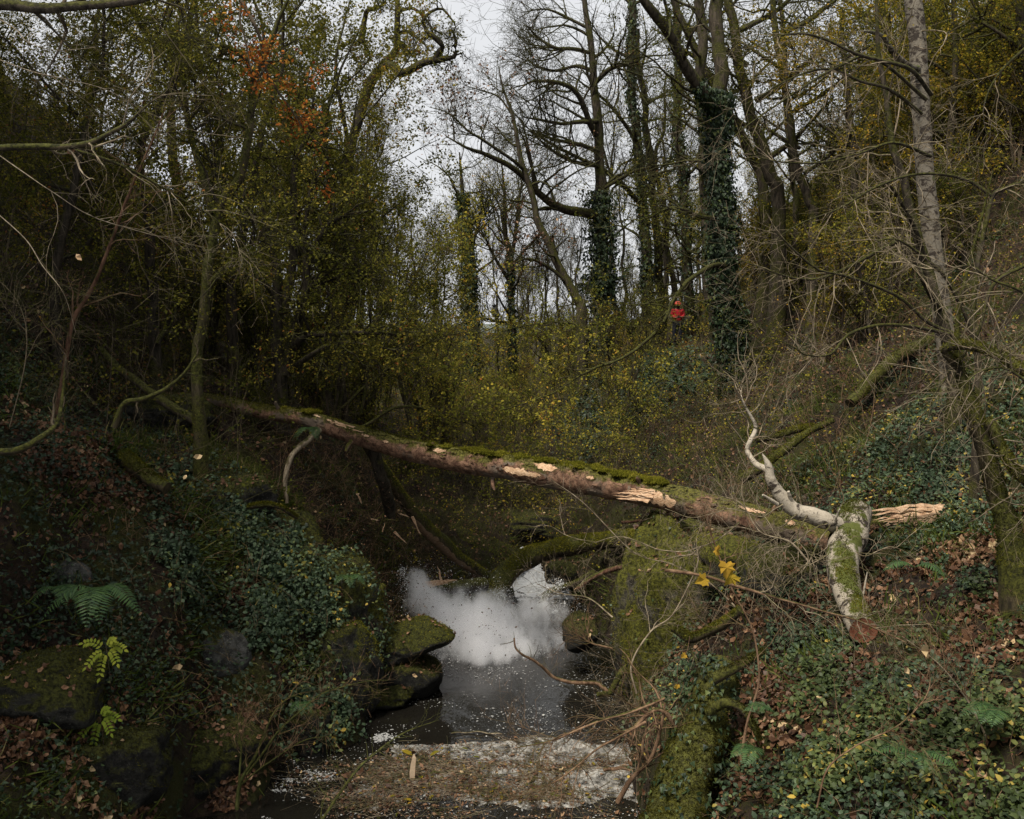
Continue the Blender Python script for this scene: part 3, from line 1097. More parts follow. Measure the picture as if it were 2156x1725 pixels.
# lifting plates of bark, knots and broken stubs
mb = MB()
for k in range(150):
    i = int(rng.uniform(.2, .97) * (S_ - 1))
    a = rng.uniform(-.2, 1.1) + (rng.random() < .2) * rng.uniform(-1.2, 0)
    dirv = nrm(np.array([rng.normal() * .1, -math.cos(a), math.sin(a)]))
    j = int(np.argmax((nrm(_G[i] - _ctr[i]) * dirv).sum(1)))
    p0 = _G[i][j]
    dn = nrm(p0 - _ctr[i])
    ax = nrm(lp[min(i + 1, S_ - 1)] - lp[max(i - 1, 0)])
    sd_ = np.cross(dn, ax)
    L_, w_ = rng.uniform(.04, .16), rng.uniform(.015, .045)
    lift = rng.uniform(.01, .035)
    row = []
    for t_ in (0, .4, .75, 1):
        for u_ in (-1, 0, 1):
            row.append(p0 + ax * L_ * (t_ - .5) * (1 if k % 2 else -1) + sd_ * w_ * u_ * (1 - .5 * t_ ** 3) + dn * (.004 + lift * t_ ** 2 + .006 * (1 - u_ * u_)) + rng.normal(size=3) * .002)
    ix = np.arange(12).reshape(4, 3)
    mb.add(np.array(row), np.stack([ix[:-1, :-1], ix[:-1, 1:], ix[1:, 1:], ix[1:, :-1]], -1).reshape(-1, 4))
mb.build("bark_flakes", M['log'], logT, smooth=False, kind="stuff")
for px, el, L_, r_ in [(598, 60, .16, .03), (752, -40, .22, .035), (905, 50, .1, .03), (1042, -70, .2, .03), (1205, -20, .09, .035), (1360, 55, .12, .03), (1495, 20, .1, .04), (1618, 60, .14, .035)]:
    i = int(t_of(px) * (S_ - 1))
    dn = np.array([rng.normal() * .3, -math.cos(R(el)), math.sin(R(el))])
    q_ = spline(np.array([lp[i], lp[i] + dn * (lr[i] + L_ * .5), lp[i] + dn * (lr[i] + L_) + [.03, 0, -.01]]), 10)
    m_ = MB()
    add_tube(m_, q_, np.linspace(r_ * 1.5, r_ * .7, 10), 9, .3, 14)
    m_.build("stub", M['log'], logT)
# --- fallen birch, right
BP = np.array([at(*p) for p in [(1817, 1326, 10.3), (1795, 1275, 10.8), (1776, 1215, 11.3), (1776, 1160, 11.8), (1793, 1125, 12.15), (1800, 1078, 12.6)]])
bp = spline(BP, 60)
br = rspline([.145, .15, .175, .2, .205, .2], 60)
bT = thing("fallen_birch", "pale fallen birch trunk with sawn red-brown end lying on the right slope", "fallen tree", bp[0])
bv, bf = tubes(bp, br, 26, .14, 3)
MB().add(bv, bf).build("trunk", M['birch_log'], bT)
e = bv[:26]
c = e.mean(0)
dd = nrm(bp[0] - bp[1])
mb = MB()
rings = [c + (e - c) * k + dd * (.006 + .004 * math.sin(k * 20)) for k in (1.0, .8, .6, .4, .2)]
vv = np.vstack(rings + [c[None] + dd * .008])
ff = []
for r_ in range(4):
    for k in range(26):
        a, b = r_ * 26 + k, r_ * 26 + (k + 1) % 26
        ff.append([a, b, b + 26, a + 26])
mb.add(vv, np.array(ff))
mb.add(vv, np.array([[104 + k, 104 + (k + 1) % 26, 130] for k in range(26)]))
mb.build("sawn_end", M['cut'], bT)
topcap = bv[-26:]
c2 = topcap.mean(0)
dome = [c2 + (topcap - c2) * k + nrm(bp[-1] - bp[-2]) * h for k, h in ((1, 0), (.85, .07), (.5, .12), (.1, .14))]
vv = np.vstack(dome)
ff = [[r_ * 26 + k, r_ * 26 + (k + 1) % 26, (r_ + 1) * 26 + (k + 1) % 26, (r_ + 1) * 26 + k] for r_ in range(3) for k in range(26)]
MB().add(vv, np.array(ff)).build("burr", M['bark_moss'], bT)
moss_on(bv, bf, 5000, bT, .028, .75)
moss_on(vv, np.array(ff), 2500, bT, .03, 0, name="burr_moss")

limbs = [
    ([(1762, 1108, 12.2), (1735, 1096, 12.1), (1706, 1084, 12.1), (1682, 1080, 12.1), (1664, 1066, 12.1), (1648, 1050, 12.1), (1635, 1036, 12.1), (1622, 1006, 12.1), (1618, 985, 12.1), (1612, 966, 12.1), (1606, 955, 12.1)],
     [.12, .11, .10, .095, .09, .085, .08, .07, .05, .025, .006], 'birch_white', "white barked limb ending in a torn point"),
    ([(1620, 995, 12.1), (1606, 985, 12.2), (1589, 974, 12.3), (1573, 950, 12.4), (1580, 928, 12.4), (1590, 908, 12.5), (1588, 890, 12.5), (1578, 873, 12.5), (1570, 858, 12.5), (1562, 840, 12.5), (1560, 822, 12.6)],
     [.045, .042, .036, .032, .03, .028, .024, .018, .014, .009, .004], 'birch_white', "crooked pale side branch"),
]
lobj = []
for pts, rr, mt, lab in limbs:
    p = spline(line(*pts), 60)
    p = p + .012 * np.stack([fbm(p * 6, 2), fbm(p * 6 + 5, 2), fbm(p * 6 + 9, 2)], 1)
    m_ = MB()
    add_tube(m_, p, rspline(rr, 60), 14, .22, 5)
    m_.build("limb", M[mt], bT, label=lab)
    lobj.append((p, rspline(rr, 60)))
# fine crown of the crooked branch
P0 = np.stack([lobj[1][0], lobj[1][0]])
R0 = np.stack([lobj[1][1], lobj[1][1]])
s, d, r, par = kids(P0, R0, 9, .15, 1, (30, 80))
d = nrm(d * [1, .5, 1] + [0, 0, .15])
P1 = grow(s, d, rng.uniform(.4, 1.0, len(s)), 8, .3, .05)
R1 = np.linspace(1, .3, 9)[None] * np.minimum(r, .009)[:, None]
s, d, r, par = kids(P1, R1, 6, .2, 1, (25, 70))
P2 = grow(s, d, rng.uniform(.15, .45, len(s)), 5, .3, .03)
R2 = np.linspace(1, .4, 6)[None] * .0032 * np.ones((len(s), 1))
mb = MB()
mb.add(*tubes(P1, R1, 4))
mb.add(*tubes(P2, R2, 3))
mb.build("twig", M['twig_pale'], bT, kind="stuff")
# stubs
for a, b, r0 in [((1637, 1062, 12.0), (1606, 1042, 11.9), .03), ((1668, 1068, 12.1), (1660, 1035, 12.0), .045), ((1756, 1100, 12.0), (1768, 1072, 11.9), .02), ((1818, 1250, 10.9), (1826, 1205, 10.9), .014)]:
    m_ = MB()
    add_tube(m_, spline(line(a, b), 10), np.linspace(r0, r0 * .4, 10), 8, .25, 9)
    m_.build("stub", M['birch_white'], bT)

# --- split log, right of the birch
sT = thing("split_log", "log split open to orange wood, sticking out right of the fallen birch", "fallen tree", at(1900, 1090, 12.9))
p = spline(line((1822, 1098, 12.95), (1880, 1102, 13.0), (1930, 1094, 13.1), (1985, 1080, 13.2), (2010, 1090, 13.3)), 40)
m_ = MB()
add_tube(m_, p - np.array([0, -.05, .06]), np.linspace(.09, .14, 40), 16, .2, 4)
m_.build("bark", M['log'], sT)
m_ = MB()
for k in range(7):
    a = at(1985 - 7 * k, 1068 + 4.2 * k + rng.normal() * 1.5, 12.96 - .02 * k)
    b = at(1826 + 4 * k, 1083 + 3.4 * k, 12.86)
    splinter(m_, a, b - a, np.linalg.norm(b - a) * rng.uniform(.8, 1.05), .14 - .006 * k, n=12)
m_.build("torn_wood", M['wood'], sT, smooth=False, label="long orange splinters")
m_ = MB()
for k in range(6):
    a = at(1992 - 6 * k, 1080 + 3 * k, 12.85)
    b = at(1850 + 8 * k, 1112 + 1.5 * k, 12.75)
    splinter(m_, a, b - a, np.linalg.norm(b - a) * rng.uniform(.7, 1.0), .09, n=12)
m_.build("torn_wood", M['wood_brown'], sT, smooth=False)

# --- slanting broken log, mid left
qT = thing("broken_log", "slanting broken mossy log with a torn brown underside leaning down to the rocks", "fallen tree", at(1000, 1197, 20.4))
p = spline(line((770, 935, 18.2), (800, 980, 18.5), (843, 1043, 19.0), (868, 1077, 19.3), (899, 1113, 19.6), (933, 1143, 19.9), (962, 1172, 20.1), (1005, 1200, 20.4), (1040, 1222, 20.5)), 60)
rr = rspline([.09, .11, .12, .13, .14, .15, .13, .11, .08], 60)
v, f = tubes(p, rr, 16, .18, 4)
MB().add(v, f).build("bark", M['bark_moss'], qT)
moss_on(v, f, 5000, qT, .035, .1, mat='moss_bright')
m_ = MB()
for k in range(9):
    u = k / 9
    i = int(16 + u * 30)
    a = p[i] + np.array([-.07, -.1, -.03])
    splinter(m_, a, p[min(i + 12, 59)] - p[i], rng.uniform(.3, .6), .07, n=8)
m_.build("torn_wood", M['wood_brown'], qT, smooth=False)
_g = v.reshape(60, 16, 3)
_d = nrm(_g[35] - _g[35].mean(0))
_a = float(np.argmax((_d * np.array([-.35, -.85, -.1])).sum(1)))
pv_, pf_ = surf_patch(v, 60, 16, .38, .97, _a - 2.2, _a + 2.2, nt=40, na=9, off=.012, seed=5, ragged=.5)
MB().add(pv_, pf_).build("torn_wood", M['wood_brown'], qT, label="long brown face of torn wood")

# --- upright dead stem under the log
uT = thing("dead_stem", "dark dead upright stem under the bridging log on the left", "dead stem", at(805, 1040, 17.9))
p = spline(line((782, 930, 17.6), (792, 960, 17.7), (800, 1000, 17.8), (815, 1040, 18.2), (822, 1080, 18.6)), 24)
m_ = MB()
add_tube(m_, p, np.linspace(.1, .12, 24), 12, .3, 5)
m_.build("bark", M['bark_dark'], uT)

# --- mossy arched log over the stream
aT = thing("arched_log", "thick moss-covered log arching over the stream at the foot of the white water", "fallen tree", at(1100, 1200, 20.5))
p = spline(line((1012, 1312, 19.5), (1030, 1278, 19.9), (1046, 1240, 20.3), (1068, 1207, 20.6), (1105, 1180, 20.8), (1150, 1160, 20.8), (1200, 1150, 20.6), (1255, 1142, 20.2), (1310, 1136, 19.6), (1360, 1128, 19.0)), 90)
rr = rspline([.2, .23, .25, .25, .24, .22, .2, .18, .17, .15], 90)
v, f = tubes(p, rr, 22, .28, 2.6)
MB().add(v, f).build("bark", M['bark_moss'], aT)
moss_on(v, f, 14000, aT, .045, -.1, mat='moss_bright')
s, d, r, par = kids(p[None], rr[None], 60, .05, .95, (60, 110))
d = nrm(d * [.6, .6, .2] + [0, 0, -.8])
P1 = grow(s - [0, 0, .1], d, rng.uniform(.1, .4, 60), 6, .35, -.1)
MB().add(*tubes(P1, np.full(P1.shape[:2], .006), 3)).build("hanging_root", M['twig'], aT, kind="stuff")

kT = thing("mossy_log", "smooth mossy branch stump dipping into the water right of the arched log", "log", at(1150, 1250, 19.5))
p = spline(line((1118, 1318, 18.8), (1137, 1281, 19.2), (1150, 1255, 19.5), (1176, 1240, 19.6), (1213, 1228, 19.4), (1250, 1205, 19.0)), 40)
m_ = MB()
add_tube(m_, p, rspline([.07, .085, .085, .08, .07, .06], 40), 14, .15, 5)
o = m_.build("bark", M['bark'], kT)
v, f = np.concatenate(m_.v[:1]), m_.f[0]
moss_on(v, f, 900, kT, .03, .3)

kT = thing("snapped_branch", "snapped red-brown branch with a raw tip, above the water right of the arched log", "branch", at(1250, 1215, 18.2))
p = spline(line((1216, 1240, 18.2), (1246, 1217, 18.1), (1286, 1200, 17.9), (1330, 1190, 17.4)), 30)
m_ = MB()
add_tube(m_, p, np.linspace(.05, .055, 30), 10, .15, 8)
m_.build("bark", M['bark_red'], kT)
m_ = MB()
for k in range(6):
    splinter(m_, p[1] + rng.normal(size=3) * .02, p[0] - p[2] + rng.normal(size=3) * .01, rng.uniform(.05, .14), .035)
m_.build("torn_end", M['wood'], kT, smooth=False)

# --- burst stump by the splash
zT = thing("burst_stump", "freshly broken pale log end with an upright splinter above the spray", "broken wood", at(930, 1228, 18.6))
p = spline(line((915, 1234, 18.7), (960, 1232, 18.9), (1020, 1226, 19.3)), 24)
m_ = MB()
add_tube(m_, p - np.array([0, -.06, .06]), np.linspace(.11, .15, 24), 14, .25, 5)
m_.build("bark", M['bark_dark'], zT)
m_ = MB()
for k in range(7):
    a = at(895 + k * 1.5, 1226 + k * 1.6, 18.55)
    b = at(972 - k * 3, 1223 + k, 18.5)
    splinter(m_, a, b - a, np.linalg.norm(b - a) * rng.uniform(.75, 1), .07, n=9)
m_.build("torn_wood", M['wood'], zT, smooth=False)
m_ = MB()
splinter(m_, at(931, 1228, 18.45), at(921, 1190, 18.4) - at(931, 1228, 18.45), .36, .05, n=8, up=(0, 1, 0))
m_.build("splinter", M['wood'], zT, smooth=False, label="upright thin splinter")

# --- shards in the air and on the slope
for (a, b, Y, w_, lab) in [((843, 1082), (862, 1089), 18.2, .04, "short pale wood shard flying beside the slanting log, uppermost of three"),
                           ((868, 1088), (886, 1127), 18.6, .05, "long pale wood shard flying along the slanting log"),
                           ((830, 1120), (856, 1144), 18.0, .05, "pale wood shard flying left of and below the other two shards"),
                           ((781, 1093), (800, 1096), 17.8, .02, "thin pale stick flying in front of the brown slope"),
                           ((805, 1120), (811, 1100), 17.8, .025, "small pale chip flying over the brown slope"),
                           ((753, 1040), (762, 1062), 17.2, .06, "brown flake of bark flying below the log")]:
    a3, b3 = at(*a, Y), at(*b, Y + .1)
    t_ = thing("wood_shard", lab, "wood shard", a3, "wood shards flung into the air")
    m_ = MB()
    splinter(m_, a3, b3 - a3, np.linalg.norm(b3 - a3), w_, n=6, up=(0, -1, .2))
    m_.build("wood", M['wood'], t_, smooth=False)

# --- plank standing in the drift
t_ = thing("broken_plank", "pale broken length of wood standing in the floating leaf drift", "broken wood", at(867, 1638, 12.64))
m_ = MB()
a3, b3 = at(868, 1641, 12.64), at(873, 1588, 12.6)
d = nrm(b3 - a3)
sx = nrm(np.cross(d, [0, 1, 0]))
vv = []
for i, (t, wd) in enumerate([(0, .034), (.3, .036), (.6, .031), (.85, .026), (.93, .014), (1, .006)]):
    c = a3 + (b3 - a3) * t + sx * (.008 * math.sin(i) + (.014 if t > .9 else 0))
    for u_, v_ in ((-1, -.35), (1, -.35), (1, .35), (-1, .35)):
        vv.append(c + sx * wd * u_ + np.array([0, 1, 0]) * wd * v_)
ix = np.arange(24).reshape(6, 4)
F = np.stack([ix[:-1], np.roll(ix, -1, 1)[:-1], np.roll(ix, -1, 1)[1:], ix[1:]], -1).reshape(-1, 4)
m_.add(vv, F)
m_.add(vv, np.array([[20, 21, 22, 23], [0, 3, 2, 1]]))
m_.build("wood", M['plank'], t_, smooth=False)

# --- bare branch reaching over the water
oT = thing("bare_branch", "bare orange-brown branch reaching out over the water from the huge boulder", "branch", at(1288, 1444, 14.0))
mainp = [(1083, 1343, 13.6), (1085, 1363, 13.6), (1096, 1376, 13.6), (1112, 1385, 13.7), (1140, 1402, 13.8), (1168, 1427, 13.9), (1213, 1438, 13.9), (1252, 1438, 14.0), (1270, 1448, 14.0), (1284, 1460, 14.0)]
p = spline(line(*mainp), 60)
p += .008 * np.stack([fbm(p * 9, 2), fbm(p * 9 + 3, 2), fbm(p * 9 + 6, 2)], 1)
m_ = MB()
add_tube(m_, p, rspline([.012, .014, .016, .018, .022, .025, .03, .033, .036, .036], 60), 10, .2, 12)
m_.build("branch", M['twig_brown'], oT)
m_ = MB()
p2 = spline(line((1258, 1462, 13.9), (1284, 1458, 14.0), (1300, 1430, 14.0), (1314, 1410, 14.1), (1340, 1392, 14.2), (1362, 1370, 14.3)), 40)
add_tube(m_, p2, rspline([.03, .05, .045, .05, .045, .04], 40), 10, .22, 10)
m_.build("fork", M['bark_moss'], oT)
s, d, r, par = kids(p[None], np.full((1, 60), .02), 16, .02, .9, (40, 80))
P1 = grow(s, nrm(d + [0, 0, .5]), rng.uniform(.12, .45, 16), 6, .25, .05)
m_ = MB()
m_.add(*tubes(P1, np.linspace(.007, .002, 7)[None] * np.ones((16, 1)), 4))
m_.build("twig", M['twig'], oT, kind="stuff")

# --- other logs lying about
for lab, pts, r0, r1, mt in [
    ("mossy green branch lying on the right slope above the pale birch limb", [(1560, 1010, 16), (1605, 985, 16), (1640, 955, 16.5), (1700, 912, 17), (1752, 887, 17.4)], .09, .06, 'bark_moss'),
    ("short forked mossy branch on the slope above the birch limb", [(1590, 928, 17), (1638, 917, 17), (1674, 907, 17), (1712, 901, 17.2)], .05, .07, 'bark_moss'),
    ("broad pale mossy log lying on the slope below the standing birch", [(1790, 850, 18.5), (1836, 800, 19), (1896, 750, 19.5), (1990, 705, 20)], .1, .15, 'bark_moss'),
    ("dark mossy log at the lower right edge", [(1960, 1370, 9.6), (2030, 1388, 9.4), (2110, 1410, 9.2), (2200, 1430, 9)], .08, .12, 'bark_moss'),
    ("thin broken mossy trunk leaning on the left bank below the crag", [(210, 735, 17), (260, 785, 16.7), (330, 835, 16.4), (372, 862, 16.2), (412, 888, 16)], .06, .09, 'bark'),
    ("low mossy limb reaching right from the roots on the left bank", [(255, 960, 14), (285, 985, 13.8), (320, 1010, 13.7), (350, 1030, 13.6)], .12, .09, 'bark_moss'),
    ("short mossy root bridging the hollow on the left bank", [(522, 1068, 14.8), (560, 1062, 14.6), (590, 1070, 14.6), (625, 1092, 14.8)], .04, .03, 'bark_moss'),
    ("red-brown broken limb lying behind the huge boulder", [(1310, 1098, 15.2), (1352, 1092, 15), (1400, 1096, 14.9), (1440, 1090, 14.6)], .04, .03, 'bark_red'),
    ("mossy limb curling down beside the huge boulder", [(1420, 1320, 11.4), (1450, 1345, 11.3), (1480, 1338, 11.2), (1530, 1310, 11.0), (1560, 1285, 10.9)], .06, .05, 'bark_moss'),
    ("mossy leaning trunk base behind the thin end of the fallen log", [(490, 730, 19.8), (505, 790, 19.8), (540, 830, 19.6), (575, 868, 19.4)], .1, .13, 'bark_moss'),
    ("grey knobbly branch end hanging under the fallen log", [(604, 1060, 16.8), (600, 1010, 16.8), (612, 965, 16.9), (650, 925, 17.2), (672, 905, 17.4)], .03, .06, 'twig_pale'),
]:
    p = spline(line(*pts), 50)
    p += .03 * np.stack([fbm(p * 2.5, 2), fbm(p * 2.5 + 3, 2), fbm(p * 2.5 + 6, 2)], 1)
    t_ = thing("fallen_branch", lab, "fallen branch", p[0], "fallen branches on the banks")
    m_ = MB()
    add_tube(m_, p, np.linspace(r0, r1, 50), 14, .22, 4)
    m_.build("bark", M[mt], t_)
    if mt == 'bark_moss':
        moss_on(m_.v[0], m_.f[0], 2600, t_, .032, .1)

# --- mossy stump in the right foreground
sp_ = spline(line((1400, 1790, 8.6), (1440, 1700, 8.9), (1462, 1600, 9.1), (1490, 1500, 9.3), (1512, 1430, 9.5), (1530, 1395, 9.6)), 60)
stT = thing("mossy_stump", "tall leaning stump wrapped in moss in the right foreground", "tree stump", sp_[0])
v, f = tubes(sp_, rspline([.34, .3, .25, .21, .2, .12], 60), 36, .6, 3.4)
m_ = MB().add(v, f)
c_ = v[-30:].mean(0)
m_.add(np.vstack([v[-30:], c_ + [0, 0, .03]]), np.array([[k, (k + 1) % 30, 30] for k in range(30)]))
m_.build("bark", M['bark_moss'], stT)
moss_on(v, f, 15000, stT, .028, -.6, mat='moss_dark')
for pts, r0 in [([(1490, 1500, 9.1), (1530, 1480, 9.0), (1570, 1500, 8.9), (1600, 1560, 8.8)], .05), ([(1500, 1430, 9.2), (1560, 1400, 9.2), (1610, 1370, 9.3)], .06),
                ]:
    p = spline(line(*pts), 24)
    m_ = MB()
    add_tube(m_, p, np.linspace(r0, r0 * .5, 24), 10, .3, 5)
    m_.build("root", M['bark_moss'], stT)
    moss_on(m_.v[0], m_.f[0], 900, stT, .028, -.2, name="root_moss", mat='moss_dark')

# pale web of fine twigs hanging from the fallen birch over the huge boulder
bl = [[(1740, 1102, 12), (1700, 1120, 11.8), (1660, 1150, 11.6), (1620, 1160, 11.5), (1580, 1200, 11.4)], [(1745, 1105, 12), (1720, 1150, 11.7), (1690, 1200, 11.5), (1650, 1240, 11.4), (1630, 1300, 11.3)],
      [(1680, 1082, 12), (1640, 1110, 11.8), (1600, 1120, 11.6), (1540, 1110, 11.6), (1480, 1130, 11.6)], [(1760, 1110, 12), (1750, 1160, 11.7), (1700, 1190, 11.4), (1640, 1190, 11.3), (1560, 1230, 11.3)],
      [(1650, 1060, 12), (1600, 1090, 11.9), (1540, 1070, 12), (1460, 1090, 12.2), (1400, 1070, 12.4)], [(1780, 1150, 11.6), (1830, 1170, 11.5), (1880, 1150, 11.5), (1930, 1180, 11.5)],
      [(1700, 1085, 12), (1680, 1130, 11.8), (1700, 1180, 11.6), (1650, 1220, 11.5)], [(1560, 1100, 12.4), (1480, 1150, 12.2), (1400, 1160, 12.2), (1320, 1130, 12.4), (1240, 1140, 12.8), (1180, 1120, 13)]]
P0 = np.stack([spline(line(*q), 30) for q in bl])
P0 = P0 + .03 * np.stack([fbm(P0 * 5, 2), fbm(P0 * 5 + 5, 2), fbm(P0 * 5 + 9, 2)], -1)
R0 = np.linspace(.011, .0035, 30)[None] * np.ones((len(bl), 1))
s, d, r, par = kids(P0, R0, 9, .1, 1, (25, 65))
P1 = grow(s, d, rng.uniform(.3, .9, len(s)), 8, .22, -.02)
R1 = np.linspace(1, .45, 9)[None] * np.full((len(s), 1), .0042)
s, d, r, par = kids(P1, R1, 5, .2, 1, (25, 60))
P2 = grow(s, d, rng.uniform(.1, .4, len(s)), 5, .25, 0)
mb = MB()
mb.add(*tubes(P0, R0, 5))
mb.add(*tubes(P1, R1, 4))
mb.add(*tubes(P2, np.full(P2.shape[:2], .0022), 3))
mb.build("twig_web", M['twig_pale'], bT, kind="stuff")
ivy_on_later = (sp_, rspline([.34, .3, .25, .21, .2, .12], 60), stT)
# ------------------------------------------------------------------ trees
def leaves_on(mb, P, n, size, tmpl=LEAF, g=None, spread=.05, t0=.1, hang=.4, clump=True, rnd=None):
    """n leaves hung along the polylines P (N,S,3)"""
    g = g or rng
    N, S, _ = P.shape
    q = 4 if n > 300 else 1          # leaves hang in small sprays with gaps between
    m = max(1, n // q)
    n = m * q
    i = np.repeat(g.integers(0, N, m), q)
    t = np.clip(np.repeat(g.uniform(t0, 1, m), q) + g.uniform(-.09, .09, n) * (q > 1), 0, .999) * (S - 1)
    j = np.minimum(t.astype(int), S - 2)
    f = (t - j)[:, None]
    p = P[i, j] * (1 - f) + P[i, j + 1] * f + np.repeat(g.normal(size=(m, 3)), q, 0) * spread * .6 + g.normal(size=(n, 3)) * size * .75
    up = nrm(g.normal(size=(n, 3)) * .75 + [0, 0, .8])
    fr = frames(n, up, g)
    if rnd is None:
        rnd = np.clip(.5 + .55 * fbm(p * .7, 3) + g.normal(size=n) * .2, 0, 1)
    scatter(mb, *tmpl, p, fr, g.uniform(.6, 1.25, n) * size, rnd)


def ivy_on(name, p, r, n, size, parent, tmin, tmax, spread=.08, label=None, g=None):
    g = g or rng
    S = len(p)
    t = g.uniform(tmin, tmax, n) * (S - 1)
    i = np.minimum(t.astype(int), S - 2)
    f = (t - i)[:, None]
    T = nrm(p[i + 1] - p[i])
    w = randdir(n, g)
    w = nrm(w - T * (w * T).sum(1, keepdims=True))
    lump = 1 + .6 * fbm((p[i] * (1 - f) + p[i + 1] * f) * 1.1 + w * .6, 2)
    pos = p[i] * (1 - f) + p[i + 1] * f + w * (r[i] + np.abs(g.normal(size=n)) * spread * lump)[:, None]
    up = nrm(w + g.normal(size=(n, 3)) * .45 + [0, 0, .4])
    x = nrm(np.cross(up, np.cross([0, 0, -1.], up)) + g.normal(size=(n, 3)) * .3)
    x = nrm(x - up * (x * up).sum(1, keepdims=True))
    fr = np.stack([x, np.cross(up, x), up], 1)
    mb = MB()
    scatter(mb, *IVY, pos, fr, g.uniform(.6, 1.3, n) * size)
    return mb.build(name, M['leaf_ivy'], parent, smooth=False, kind="stuff", label=label)


def tree(name, label, cat, limbs, bark='bark', b1=(6, 1.6, 55), b2=(7, .7, 50), b3=(5, .35, 45), leaf=None, nleaf=0, lsize=.06,
         group=None, twig=None, grav=.04, wander=.22, sub_t0=.25, twr=.004, ivy=None, seed=0, flat=1.0, base=True, spread=.08, tmpl=LEAF, sides=12, lump=.18, mosst=0, first=.5):
    """limbs: list of dict(p=[(px,py,Y)..] or xyz, r=[..]); the first is the trunk"""
    g = np.random.default_rng(seed + 100)
    pls = []
    for k, L in enumerate(limbs):
        pts = np.array([at(*q) for q in L['p']]) if 'p' in L else np.array(L['xyz'])
        if k == 0 and base:
            b = pts[0].copy()
            b[2] = min(b[2], Hs(b[0], b[1])) - .25
            pts = np.vstack([b, pts]) if pts[0][2] - b[2] > .3 else np.vstack([b, pts[1:]])
        n = 40 if k == 0 else 24
        p = spline(pts, n)
        ext = np.linalg.norm(pts[-1] - pts[0])
        wob = L.get('w', .012) * ext
        tt = np.linspace(0, 1, n)[:, None]
        p = p + wob * np.stack([fbm(p * 1.1 + 3 * k, 3), fbm(p * 1.1 + 17, 3), fbm(p * 1.1 + 29, 3)], 1) * np.minimum(1, tt * 6)
        r = rspline(L['r'], n)
        if k == 0 and base:
            r = r * (1 + .6 * np.exp(-np.linspace(0, 1, n) * 28))
        pls.append((p, r))
    root = thing(name, label, cat, pls[0][0][0] if base else pls[0][0][0], group)
    for k, (p, r) in enumerate(pls):
        m = MB()
        add_tube(m, p, r, sides if k == 0 else max(6, sides - 4), lump, 3)
        m.build("trunk" if k == 0 else "limb", M[bark], root)
        if mosst:
            moss_on(m.v[0], m.f[0], int(mosst * (1 if k == 0 else .4)), root, .03, -.5)
    P0 = np.stack([p if len(p) == 24 else spline(p, 24) for p, r in pls])
    R0 = np.stack([rspline(r, 24) for p, r in pls])
    tw = M[twig or bark]
    mb = MB()
    k1, l1, a1 = b1
    allP = []
    if k1:
        s, d, r, par = kids(P0, R0, k1, sub_t0, 1, (a1 - 20, a1 + 20), g)
        d = nrm(d * [1, flat, 1])
        tl = g.uniform(.5, 1.3, len(s)) * l1
        P1 = grow(s, d, tl, 7, wander * 1.15, grav * 1.3, g)
        r1 = np.minimum(r * first, .012 + l1 * .02)
        R1 = np.linspace(1, .25, 8)[None] * r1[:, None]
        mb.add(*tubes(P1, R1, 4, 0))
        k2, l2, a2 = b2
        s, d, r, par = kids(P1, R1, k2, .15, 1, (a2 - 20, a2 + 20), g)
        s0, d0, r0, _ = kids(P0[1:] if len(P0) > 1 else P0, R0[1:] if len(P0) > 1 else R0, 10, .5, 1, (30, 70), g)
        s, d, r = np.vstack([s, s0]), np.vstack([d, d0]), np.concatenate([r, r0])
        P2 = grow(s, d, g.uniform(.5, 1.3, len(s)) * l2, 4, wander * 1.25, grav * 1.5, g)
        R2 = np.linspace(1, .4, 5)[None] * np.minimum(r * .6, twr * 2.2)[:, None]
        mb.add(*tubes(P2, R2, 3))
        allP = P2
        k3, l3, a3 = b3
        if k3:
            s, d, r, par = kids(P2, R2, k3, .2, 1, (a3 - 20, a3 + 20), g)
            P3 = grow(s, d, g.uniform(.5, 1.3, len(s)) * l3, 1, wander * 1.2, grav, g)
            R3 = np.linspace(1, .5, 2)[None] * np.full((len(s), 1), twr)
            mb.add(*tubes(P3, R3, 3))
            allP = P3
        mb.build("branches", tw, root, kind="stuff")
    if leaf and nleaf:
        lm = MB()
        leaves_on(lm, allP, nleaf, lsize, tmpl, g, spread)
        lm.build("foliage", M[leaf], root, smooth=False, kind="stuff")
    if ivy:
        for (li, n, size, a, b, sp) in ivy:
            ivy_on("ivy", pls[li][0], pls[li][1], n, size, root, a, b, sp, g=g)
    return root, pls


# 1 big ivy-clad tree, right of centre
tree("ivy_clad_tree", "tall tree whose leaning trunk is wrapped in dark ivy, right of centre", "tree",
     [dict(p=[(1562, 835, 27), (1545, 740, 27), (1526, 600, 27), (1517, 500, 27), (1513, 315, 27), (1508, 225, 27), (1518, 150, 27), (1509, 45, 27), (1503, -120, 27)], r=[.3, .26, .24, .23, .22, .2, .19, .18, .15]),
      dict(p=[(1510, 230, 27), (1490, 210, 26.5), (1440, 140, 26), (1408, 70, 25.5), (1365, 10, 25), (1320, -60, 25)], r=[.17, .16, .15, .14, .12, .1]),
      dict(p=[(1500, 460, 26.7), (1470, 455, 25.5), (1440, 440, 24.5), (1405, 440, 24), (1370, 460, 23.6)], r=[.06, .06, .05, .035, .015]),
      dict(p=[(1530, 560, 27), (1500, 560, 25), (1450, 590, 24), (1420, 625, 23.5), (1395, 680, 23)], r=[.06, .06, .055, .045, .03])],
     bark='bark', b1=(7, 2.2, 60), b2=(5, .9, 50), b3=(4, .4, 45), leaf='leaf_olive', nleaf=2500, lsize=.07, ivy=[(0, 19000, .09, .02, .68, .13), (1, 900, .1, 0, .3, .05)], seed=1, mosst=600)
